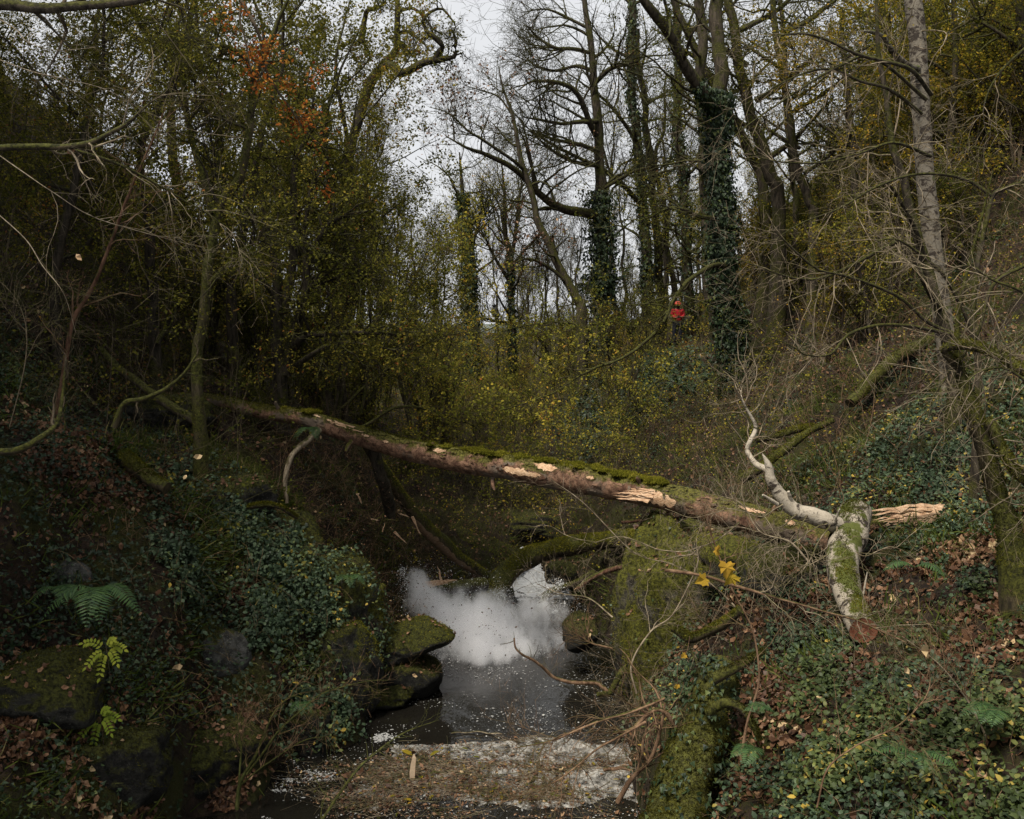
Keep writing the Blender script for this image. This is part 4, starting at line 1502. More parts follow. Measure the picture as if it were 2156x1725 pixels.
tree("slender_tree", "dark slender trunk close behind the ivy-wrapped tree on its left", "tree",
     [dict(p=[(1512, 760, 29), (1497, 630, 29), (1487, 450, 29), (1478, 315, 29), (1478, 180, 29), (1475, 0, 29), (1470, -120, 29)], r=[.19, .17, .15, .15, .15, .14, .12])],
     bark='bark', b1=(14, 2, 60), b2=(5, .9, 50), b3=(4, .4, 45), leaf='leaf_olive', nleaf=1500, lsize=.07, seed=2)
# 2 group behind
tree("tall_tree", "tall straight trunk, leftmost of the three close together right of the many-branched tree", "tree",
     [dict(p=[(1366, 620, 45), (1362, 560, 45), (1356, 405, 45), (1345, 315, 45), (1330, 180, 45), (1329, 45, 45), (1326, -100, 45)], r=[.27, .25, .24, .22, .2, .18, .15]),
      dict(p=[(1346, 427, 45), (1302, 382, 44), (1266, 355, 43), (1210, 330, 42), (1150, 295, 41), (1100, 262, 41)], r=[.12, .11, .1, .08, .06, .02]),
      dict(p=[(1340, 300, 45), (1300, 240, 44), (1260, 200, 43), (1190, 150, 42)], r=[.09, .08, .06, .02])],
     b1=(10, 3.4, 60), b2=(7, 1.4, 50), b3=(5, .6, 45), leaf='leaf_olive', nleaf=2500, lsize=.09, seed=3, twr=.007, ivy=[(0, 3000, .13, .1, .9, .08)])
tree("tall_tree", "tall straight trunk, middle one of the three close together", "tree",
     [dict(p=[(1394, 640, 46), (1388, 560, 46), (1379, 450, 46), (1366, 315, 46), (1352, 200, 46), (1340, 60, 46)], r=[.25, .22, .2, .17, .15, .1])],
     b1=(12, 3, 60), b2=(6, 1.3, 50), b3=(4, .6, 45), leaf='leaf_valley', nleaf=1500, lsize=.09, seed=4, twr=.007)
tree("tall_tree", "thin leaning trunk, rightmost of the three close together", "tree",
     [dict(p=[(1424, 640, 47), (1418, 580, 47), (1406, 517, 47), (1392, 405, 47), (1379, 337, 47), (1395, 270, 47), (1405, 160, 47)], r=[.16, .15, .13, .12, .11, .08, .04]),
      dict(p=[(1385, 360, 47), (1368, 320, 47), (1360, 270, 47), (1330, 220, 47)], r=[.08, .07, .05, .02])],
     b1=(10, 2.5, 60), b2=(6, 1.2, 50), b3=(4, .6, 45), leaf='leaf_valley', nleaf=1200, lsize=.09, seed=5, twr=.007)
tree("leafy_trunk_tree", "tree with a leaf-covered trunk standing just right of the person in red", "tree",
     [dict(p=[(1456, 740, 42), (1451, 690, 42), (1446, 540, 42), (1437, 405, 42), (1428, 315, 42), (1432, 200, 42), (1425, 0, 42), (1420, -100, 42)], r=[.3, .24, .22, .2, .2, .18, .15, .12])],
     b1=(16, 3, 60), b2=(6, 1.3, 50), b3=(4, .6, 45), leaf='leaf_valley', nleaf=4000, lsize=.09, seed=6, twr=.006, ivy=[(0, 2500, .12, .05, .9, .15)])
# 3 many-branched tree
tree("spreading_tree", "bare spreading tree with layered sweeping branches and an ivy bush on its lower trunk", "tree",
     [dict(p=[(1268, 620, 38), (1266, 580, 38), (1264, 450, 38), (1262, 315, 38), (1253, 202, 38), (1246, 112, 38), (1233, 22, 38), (1224, -80, 38)], r=[.34, .3, .25, .21, .17, .14, .11, .08], w=.004),
      dict(p=[(1262, 455, 38), (1239, 450, 37.5), (1194, 443, 36.5), (1158, 427, 36), (1122, 396, 35.5), (1082, 355, 35), (1028, 328, 34.5), (978, 310, 34), (940, 288, 34)], r=[.2, .19, .17, .15, .12, .1, .08, .05, .02], w=.008),
      dict(p=[(1255, 285, 38), (1243, 262, 37.5), (1217, 202, 37), (1181, 175, 36.5), (1127, 171, 36), (1091, 191, 35.5)], r=[.12, .11, .1, .08, .05, .02]),
      dict(p=[(1245, 112, 38), (1208, 103, 37.5), (1172, 101, 37), (1136, 81, 37), (1109, 54, 36.5)], r=[.09, .08, .06, .05, .02]),
      dict(p=[(1253, 175, 38), (1284, 146, 37.5), (1315, 136, 37), (1345, 128, 36.5)], r=[.1, .09, .08, .04]),
      dict(p=[(1262, 255, 38), (1220, 258, 37), (1181, 261, 36.5), (1136, 252, 36), (1100, 246, 36)], r=[.09, .08, .06, .05, .02]),
      dict(p=[(1262, 320, 38), (1230, 308, 37), (1199, 301, 36.5), (1158, 292, 36), (1120, 272, 36)], r=[.1, .09, .07, .05, .02]),
      dict(p=[(1264, 350, 38), (1225, 345, 37), (1180, 330, 36.5), (1140, 300, 36.3), (1115, 275, 36)], r=[.08, .08, .06, .04, .02]),
      dict(p=[(1250, 150, 38), (1215, 140, 38.5), (1170, 150, 39), (1130, 140, 39), (1095, 110, 39)], r=[.08, .07, .06, .04, .02]),
      dict(p=[(1240, 60, 38), (1200, 40, 38), (1150, 20, 38), (1100, 25, 38)], r=[.07, .06, .04, .015]),
      dict(p=[(1266, 400, 38), (1300, 380, 37.5), (1340, 360, 37), (1380, 350, 36.5)], r=[.08, .07, .05, .02])],
     bark='bark', b1=(11, 2.6, 50), b2=(8, 1.1, 45), b3=(5, .5, 40), seed=7, grav=.03, twr=.006, leaf='leaf_dead', nleaf=500, lsize=.08, flat=.7, ivy=[(0, 6000, .12, .04, .42, .34)], wander=.16)
# leaning tree with leaves against the sky
tree("leaning_tree", "slim tree leaning left against the sky, its top hung with brown leaves", "tree",
     [dict(p=[(1225, 660, 34), (1217, 630, 34), (1181, 571, 34), (1158, 517, 34), (1131, 463, 34), (1122, 414, 34), (1104, 360, 34), (1091, 310, 34), (1077, 238, 34), (1059, 189, 34), (1048, 140, 34)], r=[.19, .17, .15, .14, .13, .11, .1, .08, .06, .04, .015], w=.006),
      dict(p=[(1104, 358, 34), (1070, 330, 33.6), (1025, 300, 33.3), (985, 275, 33), (945, 240, 33), (905, 225, 33)], r=[.07, .06, .05, .035, .025, .01]),
      dict(p=[(1077, 240, 34), (1050, 205, 34), (1010, 190, 34), (975, 180, 34)], r=[.04, .03, .02, .01]),
      dict(p=[(1200, 600, 34), (1150, 560, 33.7), (1110, 545, 33.4), (1070, 560, 33)], r=[.07, .06, .04, .015])],
     b1=(9, 1.7, 45), b2=(6, .8, 45), b3=(4, .4, 40), seed=8, leaf='leaf_dead', nleaf=1500, lsize=.11, twr=.005, spread=.1)
# centre trees with dark trunks
tree("forked_tree", "slender dark tree with a forked bare crown in the centre of the valley", "tree",
     [dict(p=[(1086, 930, 48), (1084, 911, 48), (1080, 791, 48), (1078, 671, 48), (1074, 551, 48), (1064, 491, 48), (1062, 431, 48), (1056, 340, 48)], r=[.24, .2, .19, .18, .16, .12, .09, .03], w=.005),
      dict(p=[(1075, 560, 48), (1084, 500, 48), (1092, 431, 48), (1100, 370, 48)], r=[.1, .09, .07, .03]),
      dict(p=[(1076, 600, 48), (1040, 540, 47.5), (1020, 500, 47), (1000, 480, 47)], r=[.09, .07, .05, .02]),
      dict(p=[(1078, 560, 48), (1110, 520, 47.5), (1130, 500, 47), (1150, 440, 47)], r=[.08, .06, .04, .02]),
      dict(p=[(1079, 680, 48), (1040, 675, 47), (1010, 668, 46.5)], r=[.07, .06, .02])],
     bark='bark_dark', b1=(16, 3.2, 40), b2=(8, 1.4, 40), b3=(5, .6, 40), seed=9, twr=.006, grav=.08, leaf='leaf_valley', nleaf=900, lsize=.1, ivy=[(0, 1800, .13, .05, .6, .07)])
tree("ivy_clad_tree", "dark ivy-clad trunk in the valley left of the forked tree", "tree",
     [dict(p=[(994, 945, 42), (996, 791, 42), (992, 671, 42), (988, 551, 42), (978, 471, 42), (973, 391, 42), (968, 320, 42)], r=[.22, .2, .18, .15, .12, .08, .03], w=.005),
      dict(p=[(988, 560, 42), (1000, 500, 42), (1020, 430, 42)], r=[.08, .06, .03])],
     bark='bark_dark', b1=(14, 2.6, 40), b2=(8, 1.2, 40), b3=(5, .6, 40), seed=10, twr=.006, grav=.08, leaf='leaf_valley', nleaf=1500, lsize=.1, ivy=[(0, 7500, .13, .03, .8, .13)])
# gnarled oak limb over the sky gap
tree("gnarled_oak", "old gnarled oak whose crooked bare limb loops across the pale sky, top centre left", "tree",
     [dict(p=[(700, 760, 30), (710, 600, 30), (722, 450, 30), (742, 300, 30), (775, 185, 30), (808, 138, 30), (835, 102, 30), (837, 60, 30), (838, 20, 30), (834, -60, 30)], r=[.25, .22, .18, .15, .15, .15, .11, .09, .08, .05], w=.006),
      dict(p=[(796, 150, 30), (815, 138, 29.8), (832, 143, 29.6), (842, 156, 29.5), (864, 148, 29.4), (889, 133, 29.3), (919, 126, 29.2), (940, 123, 29.1), (958, 117, 29), (959, 84, 29), (952, 62, 29)], r=[.14, .14, .13, .13, .12, .12, .1, .08, .06, .045, .015], w=.004),
      dict(p=[(915, 127, 29.2), (926, 108, 29.1), (932, 98, 29), (920, 82, 29), (902, 70, 28.9), (893, 52, 28.9), (892, 42, 28.8), (904, 27, 28.8), (930, 18, 28.8), (950, 40, 28.8), (960, 55, 28.8), (952, 70, 28.8)], r=[.09, .09, .08, .08, .07, .06, .05, .045, .04, .03, .02, .01], w=.006),
      dict(p=[(836, 70, 30), (860, 68, 29.8), (880, 82, 29.7), (892, 92, 29.6), (905, 108, 29.5)], r=[.06, .05, .045, .03, .015], w=.02),
      dict(p=[(842, 22, 30), (870, 20, 29.8), (895, 38, 29.7), (915, 62, 29.6), (940, 72, 29.5)], r=[.05, .045, .04, .03, .012], w=.02),
      dict(p=[(760, 90, 30), (768, 40, 30), (775, 22, 29.8), (800, 14, 29.6), (812, 0, 29.5)], r=[.1, .08, .07, .05, .02], w=.01),
      dict(p=[(836, 98, 30), (846, 96, 29.8), (856, 110, 29.7), (865, 113, 29.7)], r=[.11, .12, .09, .03], w=.01)],
     bark='bark_dark', b1=(9, .8, 60), b2=(5, .4, 60), b3=(3, .22, 50), seed=11, twr=.005, wander=.5, sub_t0=.45, lump=.35, leaf='leaf_green', nleaf=900, lsize=.09)

# left bank trees
_l = dict(bark='bark_dark', leaf='leaf_green', twr=.0035)
tree("multi_stemmed_tree", "dark multi-stemmed tree rising behind the fallen log left of centre", "tree",
     [dict(p=[(588, 800, 19), (585, 770, 19), (584, 700, 19), (585, 607, 19), (576, 517, 19), (558, 450, 19), (545, 400, 19)], r=[.16, .14, .12, .11, .09, .06, .03]),
      dict(p=[(600, 790, 19), (605, 750, 19), (628, 678, 19), (648, 600, 18.8), (645, 545, 18.8), (640, 480, 18.6), (655, 400, 18.5), (690, 330, 18.5)], r=[.12, .11, .1, .08, .07, .05, .04, .02]),
      dict(p=[(622, 690, 19), (640, 640, 18.8), (648, 560, 18.7), (679, 490, 18.5), (720, 454, 18.3), (774, 445, 18)], r=[.08, .07, .065, .06, .05, .02]),
      dict(p=[(610, 740, 19), (640, 710, 18.6), (700, 702, 18.2), (760, 700, 18), (855, 704, 17.8)], r=[.07, .07, .06, .045, .02]),
      dict(p=[(610, 780, 19), (635, 760, 18.6), (688, 729, 18.2), (740, 722, 18), (840, 740, 17.5)], r=[.06, .06, .05, .04, .015]),
      dict(p=[(585, 640, 19), (560, 600, 18.8), (530, 575, 18.5), (500, 560, 18.3)], r=[.06, .05, .04, .02]),
      dict(p=[(600, 650, 19), (615, 560, 19), (616, 427, 19), (621, 337, 19), (650, 280, 19), (660, 200, 19)], r=[.08, .08, .07, .06, .04, .015]),
      dict(p=[(640, 610, 19), (690, 590, 18.7), (740, 575, 18.4), (800, 590, 18.2)], r=[.05, .045, .03, .015])],
     b1=(10, 1.3, 55), b2=(7, .6, 50), b3=(5, .3, 45), nleaf=14000, lsize=.06, seed=12, **_l, mosst=500)
tree("leaning_stem_tree", "mossy tree forking widely above the left bank, nearer than the multi-stemmed one", "tree",
     [dict(p=[(418, 800, 15), (432, 675, 15), (450, 495, 15), (472, 418, 15), (508, 351, 15), (535, 270, 15), (538, 180, 15), (560, 130, 15), (580, 70, 15), (620, -20, 15)], r=[.1, .085, .08, .07, .065, .06, .05, .045, .04, .02], w=.02),
      dict(p=[(450, 450, 15), (432, 382, 15), (405, 288, 15), (390, 220, 15), (375, 120, 15), (360, 60, 15), (350, -40, 15)], r=[.07, .06, .05, .045, .035, .03, .02]),
      dict(p=[(538, 182, 15), (517, 126, 14.8), (477, 99, 14.6), (440, 96, 14.4)], r=[.04, .035, .025, .01]),
      dict(p=[(460, 450, 15), (462, 380, 15.2), (460, 330, 15.3), (455, 260, 15.4)], r=[.045, .04, .03, .01]),
      dict(p=[(440, 600, 15), (480, 560, 14.8), (510, 530, 14.6), (545, 500, 14.5), (560, 470, 14.4)], r=[.05, .04, .035, .03, .01])],
     b1=(12, 1.1, 55), b2=(7, .5, 50), b3=(5, .26, 45), nleaf=11000, lsize=.05, seed=13, **dict(_l, bark='bark_moss', twig='bark_dark'), mosst=1500)
tree("sapling", "thin reddish bare stem curving up from the left bank", "tree",
     [dict(p=[(120, 860, 14.5), (135, 776, 14.5), (153, 675, 14.5), (193, 607, 14.5), (225, 531, 14.5), (256, 450, 14.5), (288, 369, 14.5), (324, 288, 14.5), (345, 230, 14.5)], r=[.045, .04, .036, .032, .028, .024, .02, .016, .008], w=.004)],
     bark='bark_red', twig='twig_brown', b1=(14, .9, 50), b2=(5, .4, 45), b3=(3, .2, 40), leaf='leaf_green', nleaf=400, lsize=.045, seed=14, twr=.002)
# more standing trees, left canopy
specs = [
    # label, base px,py,Y, top px,py, r, leaf, nleaf, lsize
    ("leafy hazel against the sky, rightmost tree of the left bank", (690, 760, 24), (735, 60), .12, 'leaf_green', 10000, .075),
    ("leafy tree with a pale thin trunk seen through the left foliage", (640, 760, 27), (700, 120), .1, 'leaf_valley', 11000, .08),
    ("leafy tree behind the dark multi-stemmed one, its top below the sky gap", (770, 790, 27), (780, 420), .11, 'leaf_valley', 7000, .08),
    ("bushy tree in the upper left with red and orange leaves beside it", (500, 760, 21), (560, -60), .13, 'leaf_green', 16000, .07),
    ("dense tree filling the top left above the leaning sapling", (330, 760, 18), (300, -80), .14, 'leaf_olive', 16000, .065),
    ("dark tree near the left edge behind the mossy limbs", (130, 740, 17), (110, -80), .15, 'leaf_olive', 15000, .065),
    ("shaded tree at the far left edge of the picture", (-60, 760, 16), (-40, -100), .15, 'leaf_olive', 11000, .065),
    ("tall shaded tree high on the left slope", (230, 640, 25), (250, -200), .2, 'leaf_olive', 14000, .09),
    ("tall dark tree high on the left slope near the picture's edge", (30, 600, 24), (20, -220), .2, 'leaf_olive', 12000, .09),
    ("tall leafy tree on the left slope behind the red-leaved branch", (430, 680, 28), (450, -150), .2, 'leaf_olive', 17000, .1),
    ("rounded leafy crown hiding the gnarled oak's trunk at the edge of the sky gap", (735, 770, 25), (745, 190), .1, 'leaf_green', 13000, .085),
    ("leafy crown filling the picture's top between the red leaves and the sky gap", (650, 770, 25), (690, -40), .12, 'leaf_green', 16000, .085),
    ("small leafy tree right of the multi-stemmed one, low against the valley", (850, 820, 25), (860, 470), .08, 'leaf_valley', 4000, .075),
    ("tall leafy tree at the left of the sky gap", (580, 720, 33), (640, -100), .2, 'leaf_green', 16000, .1),
]
leafy = []
for k, (lab, b, t, r, lf, nl, ls) in enumerate(specs):
    g_ = np.random.default_rng(500 + k)
    Y = b[2]
    bx = at(*b)
    bx[2] = Hs(bx[0], bx[1])
    tx = at(t[0], t[1], Y)
    hgt = tx[2] - bx[2]
    if k in (4, 5, 6, 7, 8, 9, 12, 13):       # shaded trees that repeat a shape already built
        src, h0 = leafy[{4: 3, 5: 3, 6: 3, 7: 0, 8: 1, 9: 2, 12: 4, 13: 1}[k]]
        dup(src, tuple(bx - [0, 0, .25]), k * 1.3, hgt / h0, lab, "leafy trees of the left bank")
        continue
    trunk = [bx + (tx - bx) * u + np.array([g_.normal() * .03 * hgt, g_.normal() * .03 * hgt, 0]) * (u > 0) for u in (0, .2, .4, .6, .8, 1)]
    lim = [dict(xyz=trunk, r=[r, r * .85, r * .7, r * .5, r * .35, r * .12])]
    for j in range(7):
        u = g_.uniform(.02, .8)
        s0 = bx + (tx - bx) * u
        a = g_.uniform(0, 6.28)
        sp_w = hgt * g_.uniform(.12, .3)
        e = s0 + np.array([math.cos(a) * sp_w, math.sin(a) * sp_w, hgt * g_.uniform(.1, .35)])
        m = (s0 + e) / 2 + g_.normal(size=3) * .05 * hgt + [0, 0, -.02 * hgt]
        q = r * (1 - u * .8) * .5
        lim.append(dict(xyz=[s0, m, e], r=[q, q * .7, q * .2]))
    rt_, _ = tree("leafy_tree", lab, "tree", lim, bark='bark_dark', b1=(8, hgt * .17, 55), b2=(5, hgt * .08, 50), b3=(3, hgt * .035, 45),
         leaf=lf, nleaf=nl, lsize=ls, seed=30 + k, group="leafy trees of the left bank", spread=.12, twr=.0035 * Y / 18, sub_t0=.05)
    leafy.append((rt_, hgt))

# red and orange leaved branch hanging in from the top left
rb, _ = tree("beech_branch", "thin overhanging branches with red and orange leaves, upper left", "branch",
             [dict(p=[(520, -60, 14), (505, 30, 14), (515, 80, 14), (530, 150, 14)], r=[.02, .016, .012, .006]),
              dict(p=[(470, -60, 14), (540, 60, 14), (560, 150, 14.3), (610, 225, 14.5), (640, 270, 14.6), (690, 320, 14.8)], r=[.03, .025, .02, .016, .012, .005])],
             bark='twig', b1=(9, .55, 45), b2=(5, .28, 45), b3=(0, 0, 0), leaf='leaf_orange', nleaf=800, lsize=.06, tmpl=OVAL, seed=60, base=False, twr=.003, spread=.06)

# right side standing trees
tree("birch", "standing birch with blotched grey-white bark at the upper right", "tree",
     [dict(p=[(2001, 800, 17), (1996, 750, 17), (1986, 675, 17), (1971, 575, 17), (1961, 500, 17), (1953, 425, 17), (1946, 350, 17), (1941, 250, 17), (1936, 150, 17), (1931, 75, 17), (1921, 0, 17), (1912, -90, 17)], r=[.18, .175, .165, .16, .158, .156, .154, .15, .148, .145, .14, .13], w=.003),
      dict(p=[(1938, 145, 17), (1916, 140, 16.5), (1886, 115, 16), (1861, 80, 15.6), (1840, 68, 15.3), (1816, 65, 15)], r=[.05, .05, .045, .04, .03, .012])],
     bark='birch', twig='twig_pale', b1=(6, 1.4, 60), b2=(6, .6, 50), b3=(3, .3, 45), seed=70, twr=.003, sides=20, lump=.12, grav=-.02, leaf='leaf_gold', nleaf=150, lsize=.06, first=.12)
tree("mossy_stem_tree", "thin mossy reddish stem climbing just left of the standing birch", "tree",
     [dict(p=[(2010, 790, 15), (1996, 725, 15), (1975, 640, 15), (1951, 550, 15), (1930, 495, 15), (1916, 450, 15), (1901, 375, 15), (1882, 320, 15), (1874, 270, 15), (1866, 210, 15), (1850, 130, 15), (1846, -20, 15)], r=[.11, .1, .09, .08, .075, .07, .06, .055, .05, .045, .035, .02], w=.006),
      dict(p=[(1950, 550, 15), (1925, 480, 14.7), (1905, 440, 14.5), (1880, 400, 14.3), (1855, 380, 14)], r=[.04, .04, .03, .025, .01]),
      dict(p=[(1985, 660, 15), (1950, 610, 14.6), (1900, 515, 14), (1868, 520, 13.7), (1790, 560, 13.2), (1700, 590, 12.8), (1560, 550, 12.6)], r=[.04, .04, .035, .03, .022, .016, .006])],
     bark='bark', twig='twig_pale', b1=(12, 1.5, 60), b2=(6, .7, 45), b3=(3, .3, 45), seed=71, twr=.0025, grav=-.03, first=.3, mosst=500)
tree("mossy_trunk_tree", "mossy leaning double trunk in the right foreground at the picture's edge", "tree",
     [dict(p=[(2150, 1380, 9.6), (2142, 1274, 9.7), (2134, 1177, 9.8), (2119, 1095, 9.9), (2100, 1047, 10), (2084, 982, 10), (2060, 900, 10), (2036, 830, 10), (2020, 770, 10), (2015, 700, 10), (2030, 600, 10), (2060, 480, 10), (2090, 360, 10)], r=[.17, .16, .15, .12, .11, .1, .09, .075, .04, .022, .017, .013, .006], w=.004),
      dict(p=[(2075, 930, 10), (2084, 890, 9.9), (2110, 949, 9.8), (2142, 998, 9.6), (2200, 1040, 9.4)], r=[.06, .055, .055, .055, .06]),
      dict(p=[(2016, 770, 10), (1990, 735, 9.9), (2046, 728, 9.8), (2106, 750, 9.6), (2156, 782, 9.4), (2230, 800, 9.2)], r=[.05, .04, .05, .05, .05, .05])],
     bark='bark_moss', twig='twig_pale', b1=(11, 1.1, 60), b2=(5, .5, 45), b3=(3, .22, 45), seed=72, twr=.0018, first=.16, mosst=5500, lump=.3, sides=16, grav=.03, sub_t0=.35)
for k, (lab, pts, r, nl) in enumerate([
    ("leaning mossy trunk going up right of the ivy-wrapped tree", [(1640, 430, 31), (1625, 370, 31), (1600, 300, 31), (1565, 190, 31), (1548, 90, 31), (1530, -60, 31)], .24, 3500),
    ("dark trunk behind the arching twigs, upper right", [(1712, 470, 30), (1700, 420, 30), (1675, 330, 30), (1655, 200, 30), (1640, 100, 30), (1620, -60, 30)], .16, 3500),
    ("slim straight trunk in the golden foliage", [(1678, 430, 34), (1672, 380, 34), (1660, 270, 34), (1650, 100, 34), (1642, -60, 34)], .12, 3000),
    ("forked mossy trunk leaning over the top of the picture, right of centre", [(1610, 420, 36), (1570, 300, 36), (1500, 180, 35), (1470, 120, 35), (1430, 30, 35), (1400, -60, 35)], .2, 2500),
    ("tall trunk at the top behind the golden hillside", [(1870, 250, 36), (1862, 150, 36), (1852, 0, 36), (1846, -80, 36)], .2, 4500),
    ("dark trunk among golden leaves at the top right", [(2080, 330, 30), (2070, 200, 30), (2050, 60, 30), (2045, -80, 30)], .16, 9000),
    ("leafy tree in the top right corner", [(2180, 380, 26), (2170, 200, 26), (2150, 60, 26), (2140, -80, 26)], .16, 9000),
    ("leafy golden tree left of the standing birch", [(1800, 420, 29), (1795, 300, 29), (1780, 150, 29), (1775, 20, 29)], .12, 9000),
    ("golden leafed tree right behind the standing birch", [(1990, 420, 27), (2000, 300, 27), (2010, 150, 27), (2005, -20, 27)], .12, 9000),
]):
    top = at(*pts[-1])
    bs = at(*pts[0])
    hgt = 9
    tree("slope_tree", lab, "tree", [dict(p=pts, r=list(np.linspace(r, r * .55, len(pts))), w=.01)] +
         [dict(xyz=[bs + (top - bs) * u, bs + (top - bs) * u + np.array([dx * .5, 0, .6]), bs + (top - bs) * u + np.array([dx, dy, 1.6])], r=[r * .4, r * .3, r * .1])
          for u, dx, dy in [(.3, -2, 0), (.45, 2, -1), (.6, -1.8, 1), (.75, 2.2, 0), (.2, 1.6, -1.2)]],
         bark='bark', b1=(8, 1.9, 60), b2=(6, .9, 50), b3=(3, .4, 45), leaf='leaf_gold' if k > 4 else 'leaf_olive', nleaf=nl, lsize=.085, seed=80 + k, twr=.0045, spread=.15,
         group="trees of the right slope")

# ---- prototypes for the far wood (copied, sharing mesh data)
def proto_tree(name, hgt, nl, leaf, seed, dens=1.0, leafs=.1, shrub=False, bark='bark_dark'):
    g_ = np.random.default_rng(seed)
    lim = []
    if shrub:
        for j in range(6):
            a = g_.uniform(0, 6.28)
            o = np.array([math.cos(a), math.sin(a), 0])
            lim.append(dict(xyz=[o * .1 + [0, 0, -.3], o * hgt * .12 + [0, 0, hgt * .45], o * hgt * g_.uniform(.2, .42) + [0, 0, hgt * g_.uniform(.7, 1)]], r=[hgt * .011, hgt * .008, hgt * .003], w=.03))
    else:
        lean = g_.normal(size=2) * .05 * hgt
        T = [np.array([lean[0] * u, lean[1] * u, hgt * u - .4]) + np.array([*g_.normal(size=2) * .012 * hgt, 0]) * (u > 0) for u in (0, .15, .3, .45, .6, .75, .9, 1)]
        r = hgt * .012
        lim = [dict(xyz=T, r=[r, r * .9, r * .8, r * .7, r * .55, r * .4, r * .2, r * .08])]
        for j in range(11):
            u = g_.uniform(.25, .92)
            s0 = np.array([lean[0] * u, lean[1] * u, hgt * u - .4])
            a = g_.uniform(0, 6.28)
            w_ = hgt * g_.uniform(.1, .25) * (1.15 - u)
            e = s0 + np.array([math.cos(a) * w_, math.sin(a) * w_, hgt * g_.uniform(.1, .25)])
            q = r * (1 - u * .85) * .6
            lim.append(dict(xyz=[s0, (s0 + e) / 2 + [0, 0, -.03 * hgt], e], r=[q, q * .7, q * .2]))
    k1 = int((9 if shrub else 5) * dens)
    rt, _ = tree(name, "prototype", "shrub" if shrub else "tree", lim, bark=bark, b1=(k1, hgt * (.2 if shrub else .12), 45), b2=(6, hgt * .08 if shrub else hgt * .06, 45), b3=(4 if shrub else 3, hgt * .03, 40), leaf=leaf, nleaf=nl,
                 lsize=leafs, seed=seed, base=False, spread=.1, twr=.0045 if shrub else .008, grav=.1, sub_t0=.15, sides=7, lump=.1, wander=.18)
    rt.location = (0, 0, 0)
    return rt


# build at the origin: root location must be zero, so shift the meshes back
def zero(rt):
    return rt


protos = [proto_tree("woodland_tree", 15, 700, 'leaf_valley', 201), proto_tree("woodland_tree", 13, 3500, 'leaf_valley', 202), proto_tree("woodland_tree", 16, 150, 'leaf_dead', 203),
          proto_tree("woodland_tree", 11, 5000, 'leaf_valley', 204)]
shr = [proto_tree("hazel_shrub", 4.0, 2600, 'leaf_valley', 211, shrub=True, leafs=.075), proto_tree("hazel_shrub", 3.2, 1600, 'leaf_gold', 212, shrub=True, leafs=.07, bark='twig'),
       proto_tree("hazel_shrub", 4.5, 900, 'leaf_valley', 213, shrub=True, leafs=.075, bark='bark'), proto_tree("hazel_shrub", 3.4, 3600, 'leaf_olive', 214, shrub=True, leafs=.07)]
# broad unseen canopy trees, added so that their crowns shade both banks
canopy = [proto_tree("added_canopy_tree", 14, 9000, 'leaf_olive', 221, dens=1.0, leafs=.2)]
used = set()


def place(pl, k, x, y, s, label, group, sink=.1, rz=None):
    src = pl[k]
    rz = rng.uniform(0, 6.28) if rz is None else rz
    loc = (x, y, Hs(x, y) - sink)
    if src.name not in used:
        used.add(src.name)
        src.location = loc
        src.rotation_euler = (0, 0, rz)
        src.scale = (s,) * 3
        src["label"] = label
        src["group"] = group
        return src
    return dup(src, loc, rz, s, label, group)


def col_of(px):
    return "left of centre" if px < 900 else ("at the centre" if px < 1150 else ("right of centre" if px < 1500 else "on the right"))


kinds = ["slender half-bare tree", "leafy yellowing tree", "tall almost bare tree", "short bushy yellow-green tree"]
for i in range(70):
    Y = 46 + 80 * rng.random() ** 1.3
    px = rng.uniform(560, 1480) if i < 52 else rng.uniform(300, 1900)
    x = (px - 1078) / FPX * Y
    k = int(rng.choice([0, 0, 1, 1, 2, 2, 3, 3, 3]))
    if 900 < px < 1300:
        k = int(rng.choice([0, 2, 2]))
        if 1020 < px < 1120 and Y < 60:
            Y = 62 + 30 * rng.random()
    s = rng.uniform(.75, 1.1) * (1 if Y > 60 else .85) * (.72 if 840 < px < 1250 else 1)
    hb = Hs(x, Y)
    place(protos, k, x, Y, s, kinds[k] + " of the far wood " + col_of(px) + (", behind the person" if Y > 60 else ", beyond the stream"), "trees of the far wood")
for x, y, s in [(-11, 4, 1.0), (-10.2, 8, .95), (-12, 12, 1.05), (-14, 7, 1.2), (-14, 16, 1.1), (-10, .5, .9), (-17, 12, 1.2), (10.5, 6.5, .85), (13, 11, .9), (5.2, .8, .9)]:
    place(canopy, 0, x, y, s, "tall shade tree added out of view on the left bank" if x < 0 else "tall shade tree added out of view on the right slope", "shade trees added outside the picture")
sk = ["yellow-green hazel shrub", "golden-leaved shrub", "thin open shrub with mossy stems", "dense dull green shrub"]
spots = []
for i in range(34):      # valley behind the log
    Y = rng.uniform(26, 44)
    px = rng.uniform(700, 1330)
    spots.append((px, Y, int(rng.choice([0, 0, 1, 2, 2, 3])), rng.uniform(.6, .95) * (.75 if 980 < px < 1160 else 1)))
for i in range(16):      # between the slender trunks of the valley
    spots.append((rng.uniform(880, 1230), rng.uniform(44, 62), int(rng.choice([0, 2, 0, 1])), rng.uniform(.8, 1.15)))
for i in range(26):      # along the right slope
    Y = rng.uniform(29, 46)
    px = rng.uniform(1260, 1620)
    if 1370 < px < 1490 and Y < 41:
        continue
    spots.append((px, Y, int(rng.choice([0, 1, 1, 2, 3])), rng.uniform(.4, .7)))
for i in range(40):      # golden thicket on the upper right slope
    Y = rng.uniform(24, 36)
    spots.append((rng.uniform(1620, 2260), Y, int(rng.choice([0, 1, 0, 3])), rng.uniform(.6, 1.0)))
for i in range(26):      # crest of the right hill
    spots.append((rng.uniform(1500, 1950), rng.uniform(36, 56), int(rng.choice([0, 1, 2, 3])), rng.uniform(.9, 1.4)))
